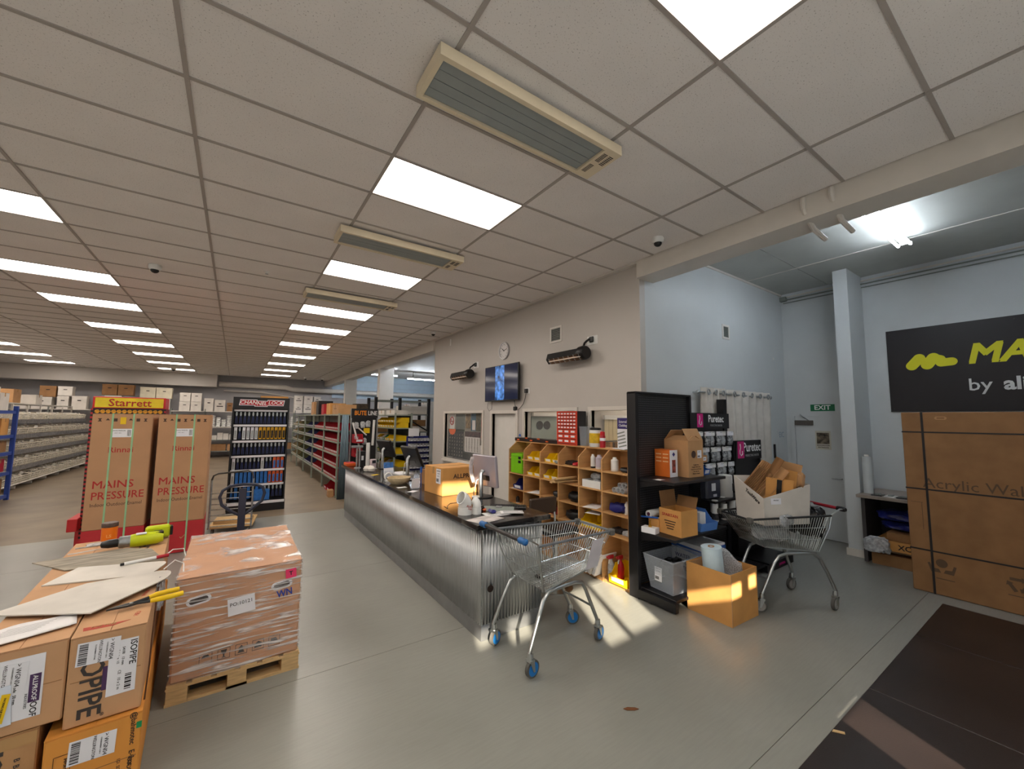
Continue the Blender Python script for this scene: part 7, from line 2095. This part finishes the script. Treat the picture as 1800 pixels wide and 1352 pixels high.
for q in range(4):
    hb_ = MB()
    for i in range(20):
        x, y, z = rnd.uniform(-bd + 0.05, -0.01), rnd.uniform(-bw / 2 + 0.05, bw / 2 - 0.05), 0.03 + rnd.uniform(0, 0.17)
        a = rnd.uniform(0, 3.14)
        l = rnd.uniform(0.04, 0.09)
        r_ = rnd.uniform(0.02, 0.045)
        hb_.tube([(x - l * math.cos(a) / 2, y - l * math.sin(a) / 2, z), (x + l * math.cos(a) / 2, y + l * math.sin(a) / 2, z + rnd.uniform(-0.02, 0.03))], r_, 7)
    heaps.append(hb_.mesh('fittings', m_fitting))
for i, z in enumerate(TZ):
    for k in range(NB):
        y = WY0 + (WY1 - WY0) * (k + 0.5) / NB
        t = thing('wire_basket', 'wire basket of white fittings, tier %s, %s from the near end' % (['one', 'two', 'three', 'four', 'five'][i], ORD[k]), 'basket', (TX[i] - 0.05, y, z - 0.01), 0, 'wire baskets of pipe fittings')
        link('basket_wires', wm, t, kind='stuff')
        link('fittings', heaps[(i * 3 + k) % 4], t, kind='stuff')
# goods on top of the basket shelving
for i, (y, w, h, m3) in enumerate(((13.0, 0.5, 0.35, m_cardw), (14.2, 0.6, 0.28, m_cardw), (15.6, 0.5, 0.4, m_card), (17.2, 0.5, 0.3, m_cardw))):
    carton('top_tier_carton', 'carton on top behind the wire baskets, %s from near end' % ORD[i], (-6.35, y, 2.2), 0.4, w, h, 0, m3, group='cartons above the baskets')
MB().box(-6.6, WY0, 2.17, -6.08, WY1, 2.2).build('top_shelf', m_white, ws)
br = thing('blue_racking', 'blue steel racking with cartons at far left edge', 'rack', (0, 0, 0))
for y in (9.6, 11.42):
    for x in (-5.75, -4.9):
        MB().box(x - 0.035, y - 0.03, 0, x + 0.035, y + 0.03, 2.05).build('post', m_bluem, br)
for z in (0.12, 0.62, 1.05, 1.42, 1.95):
    MB().box(-5.72, 9.6, z - 0.03, -4.93, 11.42, z).build('shelf', m_grey, br)
    MB().box(-4.92, 9.63, z - 0.07, -4.885, 11.39, z).build('beam', m_bluem, br)
for i, z in enumerate((0.12, 0.62, 1.05, 1.42)):
    for k in range(4):
        hh = [0.34, 0.28, 0.24, 0.36][(i + k) % 4]
        carton('rack_carton', 'brown carton on the blue racking, %s shelf, %s from the far end' % (['lowest', 'second', 'third', 'fourth'][i], ORD[k]), (-5.15, 11.2 - k * 0.42, z), 0.36, 0.34, hh, 0, [m_card2, m_card, m_card3, m_redp][(i * 2 + k) % 4 if not (i == 1 and k == 0) else 3], group='cartons on the blue racking')
for k in range(4):
    carton('white_carton_stack', 'white carton on the top of the blue racking, %s from far end' % ORD[k], (-5.2, 11.15 - 0.44 * k, 1.95), 0.4, 0.4, 0.5 if k % 2 else 0.38, 0, m_cardw, group='white cartons on blue racking')

# ================================================================== GREY SHELVING WITH RED BINS
rs = thing('bin_shelving', 'long pale green steel shelving full of red bins', 'shelf', (0, 0, 0))
RY = [8.0, 9.87, 11.73, 13.6, 15.4, 17.2]
RZ = [1.95, 1.56, 1.28, 0.98, 0.69, 0.38]
m_gsh = M('pale_green_steel', (140, 148, 136), 0.5, var=0.04)
RX0, RX1 = 1.18, 1.62
for y in RY:
    for x in (RX0, RX1):
        MB().box(x - 0.018, y - 0.025, 0, x + 0.018, y + 0.025, 1.97).build('post', m_gsh, rs)
for k in range(5):
    for z in RZ:
        MB().box(RX0 - 0.02, RY[k] + 0.025, z - 0.03, RX1 + 0.02, RY[k + 1] - 0.025, z).build('shelf', m_gsh, rs)
    MB().box(RX1 + 0.02, RY[k], 0.1, RX1 + 0.025, RY[k + 1], 1.95).build('back_sheet', m_gsh, rs)
B180 = R(-90)
bmats = {0: m_redp, 1: m_redp, 2: M('slate_blue_bin', (62, 66, 110), 0.45), 3: M('olive_goods', (120, 120, 84), 0.6, var=0.2), 4: M('tan_goods', (170, 150, 110), 0.6, var=0.2)}
shn = ['top', 'second', 'third', 'fourth', 'fifth']
bayn = ['nearest', 'second', 'third', 'fourth', 'farthest']
for b_ in range(5):
    for i, z in enumerate(RZ[1:]):
        nb = [9, 9, 7, 5, 5][b_]
        for k in range(nb):
            y = RY[b_] + 0.12 + (1.87 - 0.24) * (k + 0.5) / nb
            w = (1.6 / nb) * 0.92
            o = link('stock_bin', bin_mesh(round(w, 3), 0.36, [0.17, 0.16, 0.2, 0.2, 0.2][i] if b_ < 2 else 0.15, bmats[b_]), loc=(RX0 + 0.2, y, z), rz=B180)
            tag(o, '%s bin, %s shelf, %s bay, %s from near' % (['red', 'red', 'slate blue', 'olive', 'tan'][b_], shn[i], bayn[b_], ORD[k]), 'bin', 'stock bins on the steel shelving')
for k in range(3):
    tag(link('floor_bin', bin_mesh(0.3, 0.4, 0.22, m_redp), loc=(1.38, 8.4 + k * 0.45, 0.0), rz=B180), 'large red bin on floor under the steel shelving, %s from near' % ORD[k], 'bin', 'floor bins')
carton('floor_carton_small', 'small brown carton on the floor at the near shelf end', (1.1, 8.2, 0), 0.12, 0.2, 0.16, 0, m_card)
# cartons on top of it
for i, (y, w, d_, h, m3, l) in enumerate(((8.55, 0.42, 0.75, 0.24, m_card, 'wide brown carton with print on top of the bin shelving'), (9.55, 0.4, 0.5, 0.30, m_card3, 'golden brown carton second on top of the bin shelving'), (8.2 - 0.0, 0.36, 0.0, 0.0, None, ''), (10.4, 0.4, 0.4, 0.30, m_redp, 'red and white carton on top of the bin shelving'), (11.3, 0.4, 0.42, 0.42, m_blackp, 'black case on top of the bin shelving'), (12.4, 0.36, 0.5, 0.42, m_card, 'tall brown carton farthest on top of the bin shelving'))):
    if m3 is None:
        continue
    t = carton('top_carton', l, (1.4, y, 1.95), w, d_, h, 0, m3, group='cartons on top of the bin shelving')
    if i == 0:
        plate(t, 'print_block', 0.3, 0.03, '-x', (-w / 2 - 0.001, 0, 0.14), m_card2)
t = carton('dark_crate', 'dark patterned crate on top near end of bin shelving', (1.75, 8.4, 1.95), 0.3, 0.35, 0.27, 0, M('dark_crate', (66, 54, 42), 0.7, var=0.3, scale=12), tape=False)
# pale blue steel lengths leaning at the end
for k in range(4):
    def fn(u, v, k=k):
        return (-0.05 + 0.1 * u, 0.008 * math.sin(u * 19), 1.93 * v)
    o = MB().grid(fn, 24, 2).build('steel_sheet', M('blue_grey_steel', (112, 130, 142), 0.4, 0.5, var=0.08, scale=3, stretch=(6, 6, 0.4)), smooth=True)
    o.modifiers.new('thick', 'SOLIDIFY').thickness = 0.004
    o.location = (1.2 + 0.055 * k, 7.72 + 0.03 * (k % 2), 0.001)
    o.rotation_euler = (R(-3), R(2 - k), R(10 * (k % 2)))
    tag(o, 'pale blue folded steel length leaning at the shelf end, %s from left' % ORD[k], 'steel length', 'steel lengths')
# BUTELINE end display
bt = thing('pipe_display', 'black BUTELINE pipe fitting display at the end of shelving', 'display stand', (1.74, 7.9, 0))
MB().box(-0.31, -0.02, 1.86, 0.31, 0.02, 2.09).build('header', m_black, bt)
text(bt, 'BUTE', 0.15, '-y', (-0.10, -0.0212, 1.98), M('buteline_orange', (232, 140, 30), 0.5, var=0), bold=0.02, xs=0.8)
text(bt, 'LINE', 0.15, '-y', (0.185, -0.0212, 1.98), m_whiteink, bold=0.012, xs=0.72)
for s in (-1, 1):
    MB().box(s * 0.31 - 0.015, -0.015, 0, s * 0.31 + 0.015, 0.015, 2.09).build('post', m_steel, bt)
MB().box(-0.3, 0.015, 0.3, 0.3, 0.025, 1.86).build('mesh_panel', m_black, bt)
MB().tube([(-0.28, -0.05, 1.75), (-0.1, -0.1, 1.1)], 0.02, 8).build('leaning_pipe', m_whitep, bt)
MB().tube([(-0.28, -0.03, 1.75), (0.05, -0.06, 1.45)], 0.016, 8).build('leaning_pipe', m_whitep, bt)
MB().tube([(0.22, -0.06, 1.82), (0.2, -0.06, 1.2)], 0.03, 10).build('upright_pipe', m_whitep, bt)
MB().box(-0.02, -0.06, 1.5, 0.12, -0.04, 1.62).build('yellow_card', m_yellow, bt)
for k, (x, z) in enumerate(((-0.2, 1.68), (-0.05, 1.7), (0.08, 1.72), (-0.2, 1.35), (0.0, 1.3))):
    t = crumple('fitting_bag', 'bag of fittings hanging on the BUTELINE display, %s' % ['top left', 'top middle', 'top right', 'lower left', 'lower right'][k], 'bag', (1.74 + x, 7.84, z), 0.055, 0.03, 0.075, m_foil, 60 + k, n=8)
    t['group'] = 'bags on the pipe display'
for k in range(2):
    tag(link('stock_bin', bin_mesh(0.2, 0.3, 0.2, m_redp), loc=(1.56, 7.72, 1.28 - 0.32 * k - 0.0), rz=R(180) * 0 + R(0)), 'red bin hung on the end display, %s' % ['upper', 'lower'][k], 'bin', 'red bins on the end display')
# ================================================================== YELLOW BIN SHELVING
ys = thing('yellow_bin_shelving', 'grey steel shelving with yellow bins behind the counter', 'shelf', (0, 0, 0))
YX0, YX1, YY0, YY1 = 2.52, 2.95, 7.95, 9.85
for y in (YY0, YY1):
    for x in (YX0, YX1):
        MB().box(x - 0.02, y - 0.02, 0, x + 0.02, y + 0.02, 2.0).build('post', m_gsh, ys)
YZ = [1.96, 1.62, 1.28, 0.95, 0.62, 0.3]
for z in YZ:
    MB().box(YX0 - 0.02, YY0, z - 0.03, YX1 + 0.02, YY1, z).build('shelf', m_gsh, ys)
MB().box(YX1 + 0.01, YY0, 0.05, YX1 + 0.015, YY1, 1.95).build('back_sheet', m_black, ys)
goods = [m_yellow, M('green_goods', (50, 120, 70), 0.5), m_cardw, M('ochre_goods', (196, 150, 30), 0.5, var=0.2)]
for i, z in enumerate(YZ[1:]):
    for k in range(8):
        y = YY0 + 0.12 + k * 0.22
        mt = m_yellow if i == 0 or k in (0, 1, 2) else goods[(i + k) % 4]
        o = link('stock_bin', bin_mesh(0.19, 0.34, 0.13, mt), loc=(YX0 + 0.19, y, z), rz=B180)
        tag(o, 'bin on the yellow bin shelving, %s shelf down, %s from near end' % (ORD[i], ORD[k]), 'bin', 'bins behind the counter')
        if i == 0:
            o = link('stock_bin', bin_mesh(0.19, 0.34, 0.13, mt), loc=(YX0 + 0.21, y, z + 0.135), rz=B180)
            tag(o, 'upper yellow bin on yellow bin shelving, %s from near end' % ORD[k], 'bin', 'bins behind the counter')
for i, (y, l) in enumerate(((8.5, 0.7), (9.3, 0.5))):
    carton('flat_white_carton', 'flat white carton on top of yellow bin shelving, %s' % ['nearer', 'farther'][i], (2.74, y, 1.96), 0.36, l, 0.12, 0, m_cardw, group='flat cartons above yellow bins')
# louvre rack with white bins
lv = thing('louvre_rack', 'navy blue louvre panel rack with clear fitting bins', 'rack', (0, 0, 0))
LX0, LX1, LY = 2.72, 3.27, 7.62
MB().box(LX0, LY, 0.1, LX1, LY + 0.03, 1.42).build('panel', m_navy, lv)
for x in (LX0, LX1 - 0.04, (LX0 + LX1) / 2):
    MB().box(x, LY - 0.03, 0, x + 0.05, LY, 1.42).build('post', m_navy, lv)
MB().box(LX0, LY - 0.2, 0, LX1, LY + 0.1, 0.1).build('base', m_navy, lv)
for i in range(9):
    z = 1.36 - i * 0.135
    MB().box(LX0, LY - 0.012, z - 0.01, LX1, LY, z + 0.01).build('louvre', m_navy, lv)
    for k in range(6):
        x = LX0 + 0.06 + k * 0.088
        o = link('small_bin', bin_mesh(0.078, 0.13, 0.07, M('frosted_bin', (186, 186, 190), 0.4, var=0.2, scale=20)), loc=(x, LY - 0.1, z - 0.06))
        tag(o, 'small pale bin on the navy louvre rack, row %s, %s from left' % (['one', 'two', 'three', 'four', 'five', 'six', 'seven', 'eight', 'nine'][i], ORD[k]), 'bin', 'small bins on the louvre rack')
tag(MB().box(LX0 - 0.05, LY - 0.25, 1.43, LX0 + 0.22, LY - 0.24, 1.62).build('price_card', m_label), 'white price card fixed above the louvre rack', 'card')
MB().box(LX0 + 0.06, LY - 0.24, 1.4, LX0 + 0.08, LY, 1.44).build('card_arm', m_steel, lv)
# black pallet racking in the rear bay
bk = thing('black_racking', 'black rear bay racking with long pale cartons', 'rack', (0, 0, 0))
for x in (2.62, 3.36, 4.32):
    for y in (10.1, 10.9):
        MB().box(x - 0.04, y - 0.04, 0, x + 0.04, y + 0.04, 2.5).build('post', m_black, bk)
for z in (0.9, 1.45, 2.0, 2.42):
    MB().box(2.62, 10.08, z - 0.04, 4.32, 10.11, z).build('beam', m_grey, bk)
    MB().box(2.62, 10.89, z - 0.04, 4.32, 10.92, z).build('beam', m_grey, bk)
    if z < 2.3:
        MB().box(2.62, 10.11, z - 0.02, 4.32, 10.89, z - 0.0).build('deck', m_pine, bk)
MB().tube([(3.36, 10.1, 2.0), (4.32, 10.1, 1.45)], 0.02, 6).build('brace', m_black, bk)
for i, (x, z, w, h, m3) in enumerate(((3.85, 2.0, 0.85, 0.26, m_cardw), (2.98, 2.0, 0.6, 0.16, m_cardw), (3.85, 1.45, 0.8, 0.16, m_cardw), (3.5, 1.61, 0.2, 0.3, m_yellow), (4.1, 1.62, 0.3, 0.2, m_card2), (3.85, 0.9, 0.8, 0.3, m_card2), (2.98, 1.45, 0.6, 0.3, m_card))):
    carton('rack_box', ['long pale carton on the upper right of black racking', 'pale carton on upper left of black racking', 'long pale carton on the middle of black racking', 'yellow green carton standing in the black racking', 'small brown carton in the black racking', 'brown carton on the low shelf of black racking', 'brown carton in the left bay of black racking'][i], (x, 10.4, z), w, 0.5, h, 0, m3, tape=False, group='cartons in the black racking')
for i, (x, y) in enumerate(((4.6, 14.5), (5.4, 14.2), (6.3, 14.6))):
    carton('rear_carton', 'pale printed carton stack in the rear bay, %s from left' % ORD[i], (x, y, 0), 0.7, 0.7, 2.3 + 0.15 * i, 0, m_cardw, group='cartons in the rear bay')

# ================================================================== LITTER ON THE FLOOR
t = tag(MB().prism([(-0.05, 0), (-0.02, 0.014), (0.03, 0.012), (0.05, 0), (0.02, -0.012), (-0.03, -0.012)], 'z', 0.001, 0.005).build('dry_leaf', M('leaf_brown', (120, 74, 40), 0.8, var=0.2), loc=(1.37, -0.40, 0), rz=R(-35)), 'dry brown leaf lying on the vinyl near the trolley', 'leaf')
t = tag(MB().prism([(-0.035, -0.008), (0.03, -0.012), (0.035, 0.006), (-0.02, 0.012)], 'z', 0.009, 0.013).build('wood_chip', m_pine, loc=(2.25, -1.23, 0), rz=R(-50)), 'small pale wood chip on the edge of the mat', 'wood chip')
